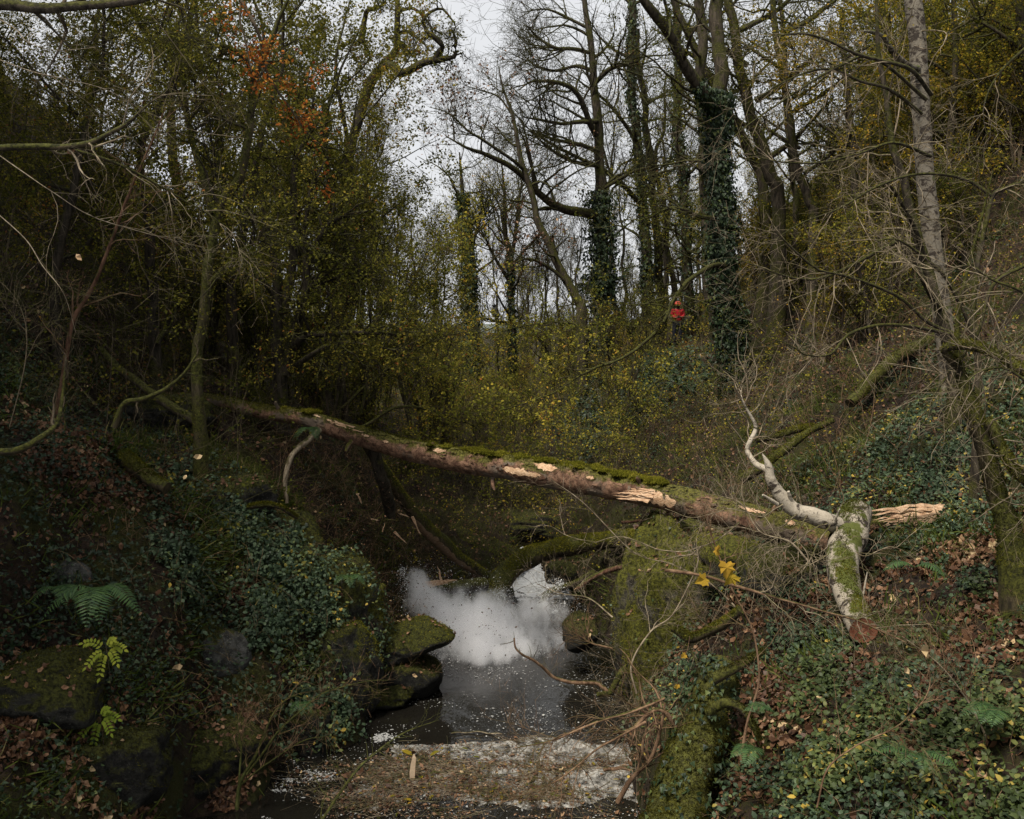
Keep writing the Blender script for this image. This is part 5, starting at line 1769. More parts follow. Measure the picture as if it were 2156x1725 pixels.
for i in range(22):      # left bank understory
    Y = rng.uniform(19, 27)
    spots.append((rng.uniform(-100, 760), Y, int(rng.choice([3, 3, 2, 2])), rng.uniform(.5, .8)))
for px, Y, k, s in spots:
    x = (px - 1078) / FPX * Y
    if Y < 30 and -1 < x < 1.6:
        continue
    zone = "on the left bank" if x < -3.5 else ("in the valley behind the fallen log" if px < 1330 else ("near the person in red" if px < 1620 else "on the upper right slope"))
    if zone == "near the person in red" and 1380 < px < 1470 and Y < 40:
        continue
    place(shr, k, x, Y, s, sk[k] + " " + zone, "shrubs " + zone)
# ------------------------------------------------------------------ hand-placed bare branches
tree("hazel_tree", "bare hazel at the right with long pale twigs arching left across the slope", "tree",
     [dict(p=[(2060, 800, 12.5), (2045, 700, 12.5), (2048, 640, 12.5), (2058, 560, 12.5), (2075, 480, 12.5), (2091, 415, 12.5), (2120, 398, 12.4), (2156, 385, 12.3), (2230, 360, 12)], r=[.05, .045, .04, .035, .03, .028, .025, .02, .015], w=.005),
      dict(p=[(2091, 415, 12.5), (2045, 385, 12.5), (1991, 370, 12.4), (1916, 370, 12.2), (1841, 395, 12), (1766, 440, 11.9), (1676, 475, 11.8), (1600, 530, 11.7)], r=[.024, .022, .02, .018, .015, .012, .008, .003], w=.006),
      dict(p=[(2045, 690, 12.5), (2000, 600, 12.4), (1966, 560, 12.3), (1906, 515, 12.2), (1860, 505, 12), (1790, 540, 12)], r=[.03, .025, .02, .015, .01, .003]),
      dict(p=[(2045, 715, 12.5), (1966, 685, 12.4), (1891, 625, 12.2), (1791, 585, 12), (1716, 565, 11.8), (1641, 500, 11.6), (1616, 475, 11.5)], r=[.03, .025, .022, .018, .014, .01, .003]),
      dict(p=[(2045, 720, 12.5), (1966, 697, 12.3), (1866, 685, 12), (1790, 705, 11.8), (1750, 745, 11.6), (1700, 745, 11.5), (1666, 725, 11.4), (1591, 700, 11.3)], r=[.028, .026, .022, .018, .014, .01, .008, .003]),
      dict(p=[(1960, 200, 13.5), (1916, 145, 13), (1816, 115, 12.8), (1716, 75, 12.6), (1641, 78, 12.5), (1566, 115, 12.4)], r=[.03, .026, .022, .016, .01, .003]),
      dict(p=[(1950, 210, 13.5), (1841, 120, 13), (1766, 140, 12.8), (1666, 200, 12.6), (1566, 270, 12.4), (1500, 330, 12.3)], r=[.024, .02, .018, .014, .01, .003]),
      dict(p=[(1940, 240, 13.5), (1871, 188, 13), (1816, 170, 12.9), (1746, 145, 12.8), (1666, 165, 12.7), (1591, 210, 12.5), (1516, 240, 12.3)], r=[.025, .022, .02, .016, .012, .008, .003]),
      dict(p=[(1960, 330, 13.5), (1881, 300, 13), (1816, 320, 12.8), (1716, 345, 12.6), (1616, 340, 12.5), (1540, 300, 12.4)], r=[.024, .02, .018, .014, .01, .003]),
      dict(p=[(2156, 560, 10), (2090, 600, 10), (2060, 700, 10), (2020, 760, 10), (1970, 830, 10), (1955, 880, 10)], r=[.02, .018, .016, .013, .009, .003]),
      dict(p=[(2230, 700, 9.5), (2156, 620, 9.5), (2090, 590, 9.5), (2040, 560, 9.5), (1990, 575, 9.5)], r=[.018, .015, .012, .009, .003]),
      dict(p=[(2220, 860, 9), (2156, 800, 9), (2110, 775, 9), (2050, 790, 9), (2010, 850, 9), (1990, 900, 9)], r=[.018, .015, .013, .01, .006, .003]),
      dict(p=[(2170, 90, 11), (2100, 160, 11), (2070, 230, 11), (2078, 300, 11)], r=[.016, .012, .008, .003])],
     bark='bark', twig='twig_pale', b1=(8, .95, 45), b2=(4, .4, 45), b3=(2, .2, 45), seed=301, twr=.0022, grav=-.04, wander=.16, first=.45, sides=8, lump=.12)

tree("overhanging_branch", "mossy branch running in level from the top left corner", "branch",
     [dict(p=[(-60, 12, 8), (0, 8, 8), (90, 16, 8), (180, 13, 8), (279, 4, 8), (340, -12, 8)], r=[.045, .042, .04, .035, .03, .02]),
      dict(p=[(60, 14, 8), (110, 60, 8.1), (170, 120, 8.3), (240, 150, 8.5)], r=[.012, .01, .007, .002])],
     bark='bark', b1=(6, .7, 50), b2=(4, .4, 45), b3=(2, .2, 45), seed=302, twr=.0014, base=False, twig='twig', sides=10, grav=-.05)
tree("overhanging_branch", "mossy branch curving up from the left edge below the top corner", "branch",
     [dict(p=[(-60, 318, 9), (0, 313, 9), (81, 310, 9), (135, 310, 9), (193, 299, 9), (234, 279, 9), (270, 259, 9), (306, 225, 9), (346, 193, 9)], r=[.035, .033, .03, .028, .024, .02, .016, .01, .003]),
      dict(p=[(135, 311, 9), (225, 335, 9.2), (300, 370, 9.4), (382, 420, 9.6), (460, 468, 9.8), (510, 540, 10), (520, 577, 10)], r=[.016, .014, .012, .009, .007, .005, .002])],
     bark='bark_moss', b1=(9, .8, 50), b2=(4, .4, 45), b3=(2, .2, 45), seed=303, twr=.0014, base=False, twig='twig_pale', sides=10, grav=-.03)
for lab, pts, sd in [
    ("long pale twigs slanting across the dark upper left", [(-40, 110, 8), (60, 150, 8), (135, 167, 8), (225, 190, 8.2), (315, 240, 8.4), (405, 275, 8.6), (520, 293, 8.8)], 304),
    ("fine pale twigs sweeping down from the left edge at mid height", [(-40, 300, 7), (60, 370, 7), (112, 405, 7), (200, 459, 7.2), (342, 500, 7.5), (430, 520, 7.7)], 305),
    ("fine grey twigs fanning out low at the left edge", [(-40, 420, 7), (50, 500, 7), (90, 560, 7), (135, 620, 7), (160, 700, 7.2)], 306),
    ("pale twigs crossing in the top left corner", [(-40, 20, 7.5), (30, 60, 7.5), (60, 90, 7.5), (120, 106, 7.6), (200, 100, 7.8)], 307),
    ("long dark twigs hanging from the top left of the picture", [(270, -20, 9), (330, 45, 9), (380, 110, 9), (440, 190, 9), (500, 230, 9.2), (560, 310, 9.4)], 308),
    ("curved bare stem hanging at the left edge of the picture", [(20, 900, 8), (50, 780, 8), (56, 700, 8), (40, 640, 8), (10, 600, 8)], 309),
    ("mossy root-like branch sweeping along the left bank to the left edge", [(-30, 950, 9.5), (30, 950, 9.5), (80, 925, 9.5), (120, 890, 9.8), (133, 830, 10), (140, 760, 10)], 310),
    ("mossy branch rising from a stem on the left bank towards the fallen log", [(240, 900, 12), (262, 850, 12), (300, 840, 12), (345, 822, 12), (385, 790, 12), (415, 745, 12)], 311),
]:
    rr_ = np.linspace(.0045, .0016, len(pts)) if sd < 310 else np.linspace(.04, .015, len(pts))
    tree("bare_branch", lab, "branch", [dict(p=pts, r=rr_, w=.006)], bark='twig_pale' if sd < 308 else ('bark_moss' if sd >= 310 else 'twig'), b1=(8, .7, 35) if sd < 310 else (5, .3, 40), b2=(4, .35, 35), b3=(2, .2, 35), seed=sd,
         twr=.0009, base=False, sides=7, group="bare branches reaching in from the left", twig='twig_pale' if sd in (304, 305) else 'twig', grav=-.03, first=.7)

# saplings and twigs over the pool
tree("sapling", "leafless forked sapling rising from the pool's left edge in the foreground", "sapling",
     [dict(p=[(497, 1735, 11.8), (504, 1654, 11.8), (533, 1600, 11.7), (554, 1553, 11.7), (576, 1503, 11.6), (612, 1467, 11.6), (640, 1470, 11.5)], r=[.03, .026, .02, .016, .012, .008, .003]),
      dict(p=[(502, 1660, 11.8), (507, 1600, 11.8), (508, 1564, 11.8), (500, 1530, 11.8), (511, 1488, 11.8)], r=[.014, .012, .01, .007, .003]),
      dict(p=[(520, 1630, 11.7), (560, 1580, 11.6), (590, 1539, 11.5), (640, 1490, 11.4), (684, 1456, 11.3), (774, 1433, 11.2), (820, 1432, 11.2)], r=[.016, .014, .012, .01, .008, .006, .002]),
      dict(p=[(510, 1650, 11.7), (560, 1610, 11.6), (640, 1560, 11.5), (700, 1550, 11.4)], r=[.012, .01, .007, .002])],
     bark='twig_green', twig='twig_brown', b1=(8, .6, 40), b2=(5, .3, 45), b3=(2, .15, 45), seed=320, twr=.0018, base=False, sides=8)
tree("green_twig", "long green twig slanting up across the floating leaves in the foreground", "twig",
     [dict(p=[(560, 1900, 6.6), (640, 1790, 6.7), (679, 1725, 6.8), (746, 1630, 6.9), (796, 1585, 7), (852, 1545, 7.1), (925, 1518, 7.2)], r=[.013, .012, .011, .009, .007, .005, .002])],
     bark='twig_green', twig='twig_green', b1=(8, .3, 45), b2=(3, .15, 45), b3=(0, 0, 0), seed=321, twr=.0014, base=False, sides=7)
for lab, pts, sd, r0 in [
    ("dead branch reaching from the mossy stump low over the floating leaves", [(1400, 1470, 9), (1330, 1500, 9), (1267, 1518, 9), (1200, 1545, 9), (1155, 1562, 9), (1090, 1575, 9)], 322, .018),
    ("dead branch dipping from the stump towards the leaf drift", [(1360, 1520, 9), (1300, 1555, 9), (1256, 1579, 9), (1200, 1625, 9), (1155, 1652, 9), (1043, 1697, 9)], 323, .014),
    ("broken branches with raw ends tangled left of the stump", [(1440, 1560, 9.4), (1400, 1500, 9.3), (1370, 1500, 9.3), (1330, 1535, 9.2), (1290, 1545, 9.2)], 324, .03),
    ("rising dead branch left of the stump near the water", [(1300, 1690, 9.3), (1330, 1640, 9.3), (1370, 1600, 9.3), (1390, 1540, 9.3), (1400, 1480, 9.3)], 325, .03),
    ("long tan branch lying across the slope in front of the fallen birch", [(1400, 1200, 8.2), (1480, 1212, 8.2), (1546, 1233, 8.2), (1636, 1258, 8.2), (1726, 1284, 8.2), (1798, 1303, 8.2), (1844, 1323, 8.2), (1906, 1352, 8.2)], 326, .018),
    ("upright brown stems in front of the right slope", [(1560, 1600, 8.6), (1575, 1520, 8.6), (1600, 1430, 8.6), (1585, 1330, 8.6), (1540, 1240, 8.6), (1500, 1130, 8.6), (1480, 1060, 8.6)], 327, .014),
    ("curving pale stem beside the huge boulder", [(1340, 1460, 11), (1330, 1400, 11), (1370, 1330, 11), (1420, 1290, 11), (1470, 1180, 11), (1440, 1170, 11), (1390, 1180, 11)], 328, .012),
    ("pale whip-like twigs arching over the arched log", [(1560, 1290, 12.4), (1500, 1230, 12.6), (1420, 1190, 12.8), (1330, 1160, 13), (1230, 1060, 13), (1160, 1010, 13)], 329, .014),
    ("pale twigs tangled below the fallen birch limb", [(1700, 1180, 11.2), (1660, 1140, 11.2), (1600, 1120, 11.2), (1560, 1060, 11.3), (1500, 1040, 11.3)], 330, .014),
    ("wiry twigs left of the huge boulder over the water", [(1290, 1300, 13), (1240, 1260, 13.2), (1180, 1250, 13.4), (1130, 1230, 13.6)], 331, .012),
    ("bright tan branch tip over dark water beside the huge boulder", [(1290, 1365, 14), (1250, 1356, 14), (1225, 1342, 14), (1205, 1330, 14)], 332, .02),
    ("long brown bramble stems on the lower right slope", [(1720, 1700, 7), (1740, 1620, 7), (1800, 1570, 7), (1900, 1520, 7), (1960, 1440, 7), (1930, 1330, 7)], 333, .008),
    ("pale crossed stems low at the right edge", [(2080, 1560, 7.4), (2040, 1480, 7.4), (1980, 1400, 7.4), (1900, 1340, 7.4)], 334, .01),
]:
    tree("bare_branch", lab, "branch", [dict(p=pts, r=np.linspace(r0, r0 * .35, len(pts)), w=.008)], bark='twig_pale' if sd in (328, 329, 330, 331, 334) else 'twig_brown',
         b1=(14, .6, 45), b2=(4, .32, 45), b3=(3, .16, 40), seed=sd, twr=.0013, base=False, sides=8, twig='twig_pale' if sd in (326, 328, 329, 330, 331) else 'twig_brown', grav=.02, first=.5,
         group="bare branches on the right bank", lump=.22)

# leaning twiggy crowns over the log (mossy hazel branches behind)
for lab, pts, sd in [
    ("arching mossy branch in the shrubs right of centre behind the log", [(1215, 890, 22), (1200, 800, 22), (1216, 700, 22), (1180, 680, 22), (1090, 690, 21.8), (1010, 720, 21.6)], 340),
    ("leafy low branches hanging above the fallen log near its middle", [(1380, 700, 20), (1330, 740, 20), (1260, 780, 19.6), (1180, 820, 19.2), (1080, 860, 19), (980, 870, 19)], 341),
    ("leafy twigs in front of the dark hollow below the person", [(1390, 800, 22), (1370, 815, 22), (1350, 850, 21.6), (1290, 900, 21), (1220, 940, 20.6)], 342),
    ("leafy branches spreading left of centre above the log", [(720, 860, 21), (790, 800, 21), (860, 740, 20.8), (940, 700, 20.6), (1020, 690, 20.4)], 343),
    ("leafy branches in the gap between the left bank and the centre", [(760, 870, 20), (800, 700, 20), (850, 620, 20), (920, 560, 20), (960, 520, 20)], 344),
    ("low leafy twigs just above the fallen log", [(760, 900, 19.5), (850, 860, 19.5), (950, 880, 19.4), (1040, 920, 19.4)], 345),
]:
    tree("leafy_branch", lab, "branch", [dict(p=pts, r=np.linspace(.035, .008, len(pts)), w=.03)], bark='bark_moss', twig='twig', b1=(18, 1.3, 50), b2=(6, .6, 50), b3=(4, .3, 45), seed=sd, twr=.003, base=False,
         sides=8, group="leafy branches behind the fallen log", leaf='leaf_valley', nleaf=1900, lsize=.062, tmpl=OVAL, spread=.08)

# ------------------------------------------------------------------ big autumn leaves
for lab, px, py, Y, s, m, rot in [
    ("orange maple leaf hanging in the twigs, left of the pair", 1486, 1217, 8, .125, .75, 2.6), ("large orange maple leaf hanging in the twigs, lower of the pair", 1545, 1210, 8, .15, .55, 2.2),
    ("broad yellow leaf hanging above the large orange leaf", 1528, 1186, 8, .15, .98, 1.5), ("small yellow maple leaf above the other autumn leaves", 1505, 1158, 8, .1, .99, .4),
    ("yellow leaf hanging against the mossy stump", 1443, 1378, 8, .06, .99, 3.9), ("yellow leaf beside the mossy stump, lower of two", 1426, 1442, 8, .05, .98, 4.6),
]:
    t_ = thing("maple_leaf", lab, "leaf", at(px, py, Y), "autumn leaves caught in twigs")
    p = at(px, py, Y)
    up = nrm(np.array([.1, -1, .35]) + rng.normal(size=3) * .15)
    x = nrm(np.array([math.cos(rot), 0, -abs(math.sin(rot))]))
    x = nrm(x - up * (x @ up))
    fr = np.stack([x, np.cross(up, x), up])[None]
    mb = MB()
    scatter(mb, MAPLE[0] * [1, 1, 2.6] - [[0, 0, .25]] * MAPLE[0][:, :1] ** 2, MAPLE[1], p[None], fr, np.array([s * .8]), np.array([.62 + m * .33]), jitter=.05)
    mb.build("blade", M['leaf_gold'], t_, smooth=False)
    mb = MB()
    add_tube(mb, spline(np.array([p, p - x * .03 + [0, 0, .03], p - x * .05 + [0, 0, .12]]), 8), .0022, 4)
    mb.build("stalk", M['twig_brown'], t_)
for lab, px, py, Y, s, m in [
    ("pale leaf falling in front of the left bank, largest of the pale ones", 407, 963, 12, .11, 1), ("small pale leaf in mid-air beside a yellow one on the left", 393, 1000, 12, .07, 1),
    ("pinkish leaf falling in front of the dark left foliage", 140, 322, 9, .08, .8), ("pale leaf caught in twigs at the left", 160, 535, 9, .08, .95),
    ("yellow leaf lying on the leafy bank in the lower left", 385, 1402, 11, .12, .98), ("golden leaf on the mossy slab beside the splash", 858, 1298, 15, .08, .9),
    ("pale leaf lying on the blocky rock below the slab", 868, 1420, 15.2, .09, .97), ("pale blurred leaf falling at the lower right, largest", 1955, 1385, 7, .12, 1),
    ("pale blurred leaf falling at the lower right, left of the largest", 1916, 1412, 7, .08, 1), ("brown leaf hanging at the right above the slope", 2076, 575, 10, .07, .9)]:
    t_ = thing("fallen_leaf", lab, "leaf", at(px, py, Y), "single bright leaves")
    mb = MB()
    up = nrm(np.array([.2, -1, .3]) + rng.normal(size=3) * .3)
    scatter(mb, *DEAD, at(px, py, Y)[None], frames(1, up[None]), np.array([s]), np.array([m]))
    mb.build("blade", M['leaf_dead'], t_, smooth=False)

# ------------------------------------------------------------------ ferns and rowan seedling
def fern(label, loc, n, L, seed, spreadang=(0, 6.28), droop=.9, mat='fern'):
    g_ = np.random.default_rng(seed)
    rt = thing("fern", label, "fern", loc, "ferns on the banks")
    for k in range(n):
        a = g_.uniform(*spreadang)
        l = L * g_.uniform(.7, 1.1)
        u = np.linspace(0, 1, 26)
        h = np.array([math.cos(a), math.sin(a), 0])
        P = np.asarray(loc) + h * (u * l * .85)[:, None] + np.array([0, 0, 1.]) * (l * (.75 * u - droop * u ** 2))[:, None]
        mb = MB()
        add_tube(mb, P, np.linspace(.004, .001, 26), 4, caps=False, rnd=.2)
        T = nrm(np.gradient(P, axis=0))
        side = nrm(np.cross(T, [0, 0, 1.]))
        up = np.cross(side, T)
        w = .3 * l * np.sin(np.clip(u * 1.05 + .02, 0, 1) * math.pi) ** .7 * (1 - .3 * u)
        for sgn in (-1, 1):
            for i in range(2, 25):
                x = nrm(side[i] * sgn + T[i] * .35 - up[i] * .15)
                x = nrm(x + g_.normal(size=3) * .07)
                u2 = nrm(up[i] - x * (up[i] @ x))
                scatter(mb, *OVAL, P[i][None], np.stack([x, np.cross(u2, x), u2])[None], np.array([[w[i], l * .045, w[i] * .8]]), np.array([g_.uniform(.0, 1)]), g=g_)
        mb.build("frond", M[mat], rt, smooth=False)
    return rt


fern("big hanging fern on the dark left bank above the rowan seedling", at(205, 1245, 11), 6, .72, 1, (-2.6, -.2), 1.15)
fern("fern at the far left bank edge above leaves, behind the big hanging one", at(120, 1240, 11.6), 4, .5, 2, (-2.8, -.4), 1.1)
fern("single arching fern frond beside the mossy stump, upper", at(1630, 1500, 8.4), 2, .38, 3, (2.6, 3.6), .7)
fern("dark green fern low beside the mossy stump", at(1600, 1580, 8.3), 3, .5, 4, (2.6, 4.2), .8)
fern("small fern on the slope right of the fallen birch", at(1925, 1195, 10.5), 5, .42, 5, (3, 6), .9)
fern("bright green ferns at the right edge of the foreground", at(2110, 1500, 7.2), 6, .5, 6, (2.2, 5.2), .8)
fern("fern hanging from the thin part of the fallen log", at(655, 905, 17.5), 5, .5, 7, (-3, 0), 1.1)
fern("small fern on the round boulder by the pool", at(640, 1480, 13.2), 4, .35, 8, (-3, 0), 1.0)
fern("small fern below the bramble bank at the water side", at(735, 1215, 15), 4, .4, 9, (-2.5, 0), 1.0)
fern("fern on the low right slope below the bright ones", at(1930, 1590, 7), 5, .4, 10, (2.2, 5.6), .8)

for lab, px, py, sd in [("rowan seedling with glowing yellow-green leaflets on the dark left bank", 228, 1395, 5), ("lower rowan seedling with green leaflets below the first", 215, 1540, 6)]:
    g_ = np.random.default_rng(sd)
    base_ = at(px, py, 10.6)
    rt = thing("rowan_seedling", lab, "seedling", base_, "rowan seedlings on the left bank")
    mb = MB()
    stem = spline(np.array([base_ + [.02, 0, -.25], base_ + [0, 0, 0], base_ + [-.02, 0, .2]]), 12)
    add_tube(mb, stem, .004, 5)
    mb.build("stem", M['twig'], rt)
    pnt = [(-.26, .22, .02), (.2, .16, .05), (-.2, -.02, .1), (.14, .02, .1), (-.08, -.16, .05), (.1, .28, .1)]
    for dx, dz, dy in pnt:
        a = stem[-3]
        e = base_ + np.array([dx, -dy, dz])
        rach = spline(np.array([a, (a + e) / 2 + [0, 0, .05], e]), 9)
        mb = MB()
        add_tube(mb, rach, .0018, 4)
        lf_ = mb.build("compound_leaf", M['twig_green'], rt)
        for i in range(2, 9):
            T = nrm(rach[i] - rach[i - 1])
            up = nrm(np.array([0, -.75, .7]))
            for s_ in ((-1, 1) if i < 8 else (0,)):
                x = nrm(np.cross(up, T) * s_ + T * .6) if s_ else T
                x = nrm(x - up * (x @ up))
                mb = MB()
                scatter(mb, *OVAL, rach[i][None], np.stack([x, np.cross(up, x), up])[None], np.array([[.062, .055, .06]]), np.array([g_.uniform(.3, 1) if sd == 5 else g_.uniform(0, .3)]))
                mb.build("leaflet", M['leaf_lime'], lf_, smooth=False)
# ------------------------------------------------------------------ ground cover (stuff)
def cover(name, n, weight, tmpl, size, mat, label, lift=(0, .04), tilt=.5, lying=False, rnd=None, updir=.6, mult=1):
    p, nn = on_ground(n, weight)
    k = rng.uniform(lift[0], lift[1], n)
    p = p + nn * k[:, None]
    if lying:
        up = nrm(nn + rng.normal(size=(n, 3)) * tilt)
        fr = frames(n, up)
    else:
        up = nrm(nn * .5 + np.array([0, -.15, updir]) + rng.normal(size=(n, 3)) * tilt)
        fr = frames(n, up)
    mb = MB()
    r = np.clip(.45 + .5 * fbm(p * 1.4 + 3, 2) + rng.normal(size=n) * .22, 0, 1) if rnd is None else rnd(n)
    scatter(mb, *tmpl, p, fr, rng.uniform(.55, 1.3, n) * size, r)
    o = mb.build(name, M[mat], smooth=False, kind="stuff", label=label)
    return o


W1 = lambda c, n: (.25 + patch(c, .8, .5)) * (1 - sm(24, 60, c[:, 1])) * (.25 + sm(.3, .8, n[:, 2]))
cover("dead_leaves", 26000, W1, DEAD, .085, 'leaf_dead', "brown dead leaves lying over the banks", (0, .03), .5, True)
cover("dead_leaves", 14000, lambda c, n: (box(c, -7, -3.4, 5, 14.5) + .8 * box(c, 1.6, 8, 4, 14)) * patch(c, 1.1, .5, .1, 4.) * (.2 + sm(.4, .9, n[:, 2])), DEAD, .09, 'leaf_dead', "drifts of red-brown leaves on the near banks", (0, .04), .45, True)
cover("bramble_leaves", 17000, lambda c, n: box(c, -4.9, -2.6, 12.9, 16.2, .5) * (.06 + patch(c, 1.5, .53, .08)), OVAL, .075, 'leaf_bramble', "blue-green bramble leaves tumbling over the left bank", (0, .22), .6, updir=.5)
cover("bramble_leaves", 9000, lambda c, n: (box(c, -8, -4, 8, 18) + .8 * box(c, -4, -2.4, 15.5, 20)) * patch(c, 1.0, .55, .15, 9.), OVAL, .06, 'leaf_ivy', "dark ivy leaves creeping over the left bank", (0, .1), .6)
cover("herb_leaves", 15000, lambda c, n: box(c, 2.0, 6, 4.5, 10.5, .4) * (.03 + patch(c, 1.0, .55, .07, 2.)), OVAL, .058, 'leaf_herb', "soft green herb leaves covering the lower right slope", (0, .2), .55)
cover("bramble_leaves", 14000, lambda c, n: box(c, 1.9, 8.5, 6, 14.5, .5) * (.04 + patch(c, 1.3, .56, .07, 7.)), OVAL, .06, 'leaf_bramble', "blue-green bramble leaves among the dead leaves on the right slope", (0, .16), .6)
cover("ivy_leaves", 18000, lambda c, n: (box(c, 3, 16, 12, 30, 1) * (.08 + patch(c, .6, .56, .1, 5.))), IVY, .055, 'leaf_ivy', "dark ivy carpeting the right slope", (0, .12), .6)
cover("ivy_leaves", 9000, lambda c, n: (box(c, 5, 9, 12.5, 18, .6) * (.3 + patch(c, .9, .5, .15, 8.))), IVY, .06, 'leaf_bramble', "bright ivy patch above the split log", (0, .12), .6)
# leaves rooted on the big rocks
for V_, F_, lab_ in ROCKS:
    for key, n_, m_, sz_, nm_ in (("bulky overhanging", 2600, 'leaf_bramble', .065, "bramble"), ("dark overhanging", 900, 'leaf_ivy', .055, "ivy"), ("pale-streaked", 350, 'leaf_bramble', .055, "bramble"),
                                  ("tall rounded", 450, 'leaf_bramble', .05, "bramble"), ("huge upright", 260, 'leaf_ivy', .05, "ivy"), ("grass-topped", 500, 'leaf_bramble', .05, "bramble")):
        if key in lab_:
            q_ = V_[F_]
            nn_ = np.cross(q_[:, 2] - q_[:, 0], q_[:, 3] - q_[:, 1])
            A_ = np.linalg.norm(nn_, axis=1)
            nn_ = nn_ / (A_[:, None] + 1e-12)
            w_ = A_ * sm(-.3, .5, nn_[:, 2]) * sm(-.25, .2, fbm(q_.mean(1) * 1.5 + 20, 3))
            i_ = rng.choice(len(w_), n_, p=w_ / w_.sum())
            p_ = q_[i_].mean(1) + nn_[i_] * rng.uniform(.01, .13, n_)[:, None] + rng.normal(size=(n_, 3)) * .02
            mb = MB()
            scatter(mb, *OVAL, p_, frames(n_, nn_[i_] * .5 + [0, -.2, .6] + rng.normal(size=(n_, 3)) * .5), rng.uniform(.5, 1.3, n_) * sz_)
            mb.build(nm_ + "_leaves", M[m_], smooth=False, kind="stuff", label=nm_ + " leaves growing over the " + lab_.split(" on ")[0].split(" under")[0])
ivy_on("ivy", *ivy_on_later[:2], 420, .05, ivy_on_later[2], .2, .95, .03)
# moss and grass
def blades(name, n, weight, tmpl, size, mat, label, up_=1.0, tilt=.7, lift=0.0, arch=False):
    p, nn = on_ground(n, weight)
    d = nrm(nn * up_ + rng.normal(size=(n, 3)) * tilt + [0, 0, .2])
    s_ = nrm(np.cross(d, randdir(n)))
    fr = np.stack([d, s_, np.cross(d, s_)], 1)
    mb = MB()
    scatter(mb, *tmpl, p - d * .004, fr, rng.uniform(.5, 1.4, n) * size, np.clip(.4 + .6 * fbm(p * 2.2, 2) + rng.normal(size=n) * .2, 0, 1))
    return mb.build(name, M[mat], smooth=False, kind="stuff", label=label)


blades("moss_carpet", 90000, lambda c, n: patch(c, .9, .5, .12, 3.) * (1 - sm(16, 24, c[:, 1])), SPIKE, .035, 'moss', "olive moss carpeting banks and stones")
blades("moss_carpet", 45000, lambda c, n: patch(c, .8, .5, .12, 3.) * sm(14, 20, c[:, 1]) * (1 - sm(26, 34, c[:, 1])), SPIKE, .06, 'moss', "olive moss on the farther banks")
blades("grass", 14000, lambda c, n: (box(c, -6, -3, 13.5, 17.5) * 2 + box(c, 3, 12, 10, 26) * .5 + .2) * patch(c, 1.1, .58, .08, 13.) * (1 - sm(22, 30, c[:, 1])), BLADE, .26, 'grass', "drooping grass tufts on the banks", 1, .55)


cover("ivy_leaves", 9000, lambda c, n: box(c, -9, -4.4, 8, 16.5, .5) * (.3 + patch(c, 1.4, .5, .1, 31.)), IVY, .055, 'leaf_ivy', "dark ivy over the shaded left bank", (0, .14), .6)
blades("grass", 1500, lambda c, n: box(c, -8, -4, 8, 15) * patch(c, 1.3, .55, .08, 17.), BLADE, .24, 'grass', "thin grass on the shaded left bank", 1, .6)
ivy_on("herbs", *ivy_on_later[:2], 300, .045, ivy_on_later[2], .0, .95, .05)


# stems and brush
def brush(name, n, weight, L, r, mat, label, k2=4, leaf=None, nl=0, ls=.05, up=.8, grav=-.12, tmpl=LEAF, seg=4, wander=.2, kmat=None, lspread=.05, rise=0.0):
    p, nn = on_ground(n, (lambda c, m: weight(c, m) * (1 - SIGHT)) if L > .6 else weight)
    p = p + np.array([0, 0, 1.]) * rng.uniform(0, rise + 1e-6, n)[:, None]
    d = nrm(nn * .4 + rng.normal(size=(n, 3)) * .7 + [0, 0, up])
    ll = rng.uniform(.4, 1.4, n) * L
    P = grow(p - d * .05, d, ll, seg, wander * 1.25, grav * 1.6)
    Rr = np.linspace(1, .4, seg + 1)[None] * (r * rng.uniform(.6, 1.3, n))[:, None]
    mb = MB().add(*tubes(P, Rr, 3))
    P2 = P
    if k2:
        s, dd_, rr_, par = kids(P, Rr, k2, .25, 1, (25, 65))
        P2 = grow(s, dd_, rng.uniform(.3, 1.2, len(s)) * L * .4, 2, wander * 1.3, grav * .8)
        mb.add(*tubes(P2, np.linspace(1, .5, 3)[None] * (rr_ * .6)[:, None], 3))
    o = mb.build(name, M[mat], kind="stuff", label=label)
    if leaf:
        lm = MB()
        leaves_on(lm, P2, nl, ls, tmpl, None, lspread, .1)
        lm.build("undergrowth_leaves", M[leaf], smooth=False, kind="stuff", label="leaves on " + label)
    return o


brush("bramble_stems", 500, lambda c, n: box(c, -5.6, -2.5, 12, 17, .4), .7, .004, 'twig_brown', "thin red-brown bramble stems on the left bank", 3, grav=-.25)
brush("brushwood", 700, lambda c, n: box(c, -4.5, -1.6, 16.5, 22, .4), .8, .0045, 'twig_brown', "tangled brown twigs on the steep bank beside the splash", 4, grav=-.1)
brush("brushwood", 450, lambda c, n: box(c, 1.3, 4.6, 12, 18, .4), 1.1, .0045, 'twig_pale', "pale tangled twigs around the huge boulder", 4, grav=-.1, wander=.26)
brush("brushwood", 900, lambda c, n: box(c, -3, 6, 19, 28, .8), 1.5, .006, 'twig', "mossy twig tangle behind the fallen log", 4, 'leaf_valley', 6000, .055, grav=-.06)
brush("bramble_stems", 420, lambda c, n: box(c, 2, 8, 6, 14, .4), .7, .0035, 'twig_brown', "thin stems among the herbs of the right slope", 3, grav=-.22)
brush("brushwood", 1100, lambda c, n: box(c, 4, 16, 14, 30, 1), 1.2, .006, 'twig_brown', "brown brushwood over the right slope", 4, 'leaf_valley', 5000, .055, grav=-.08)
brush("undergrowth", 1300, lambda c, n: box(c, -4, 8, 26, 44, 1.5), 1.5, .008, 'twig_far', "yellow-green undergrowth on the valley floor", 4, 'leaf_valley', 17000, .075, grav=-.03)
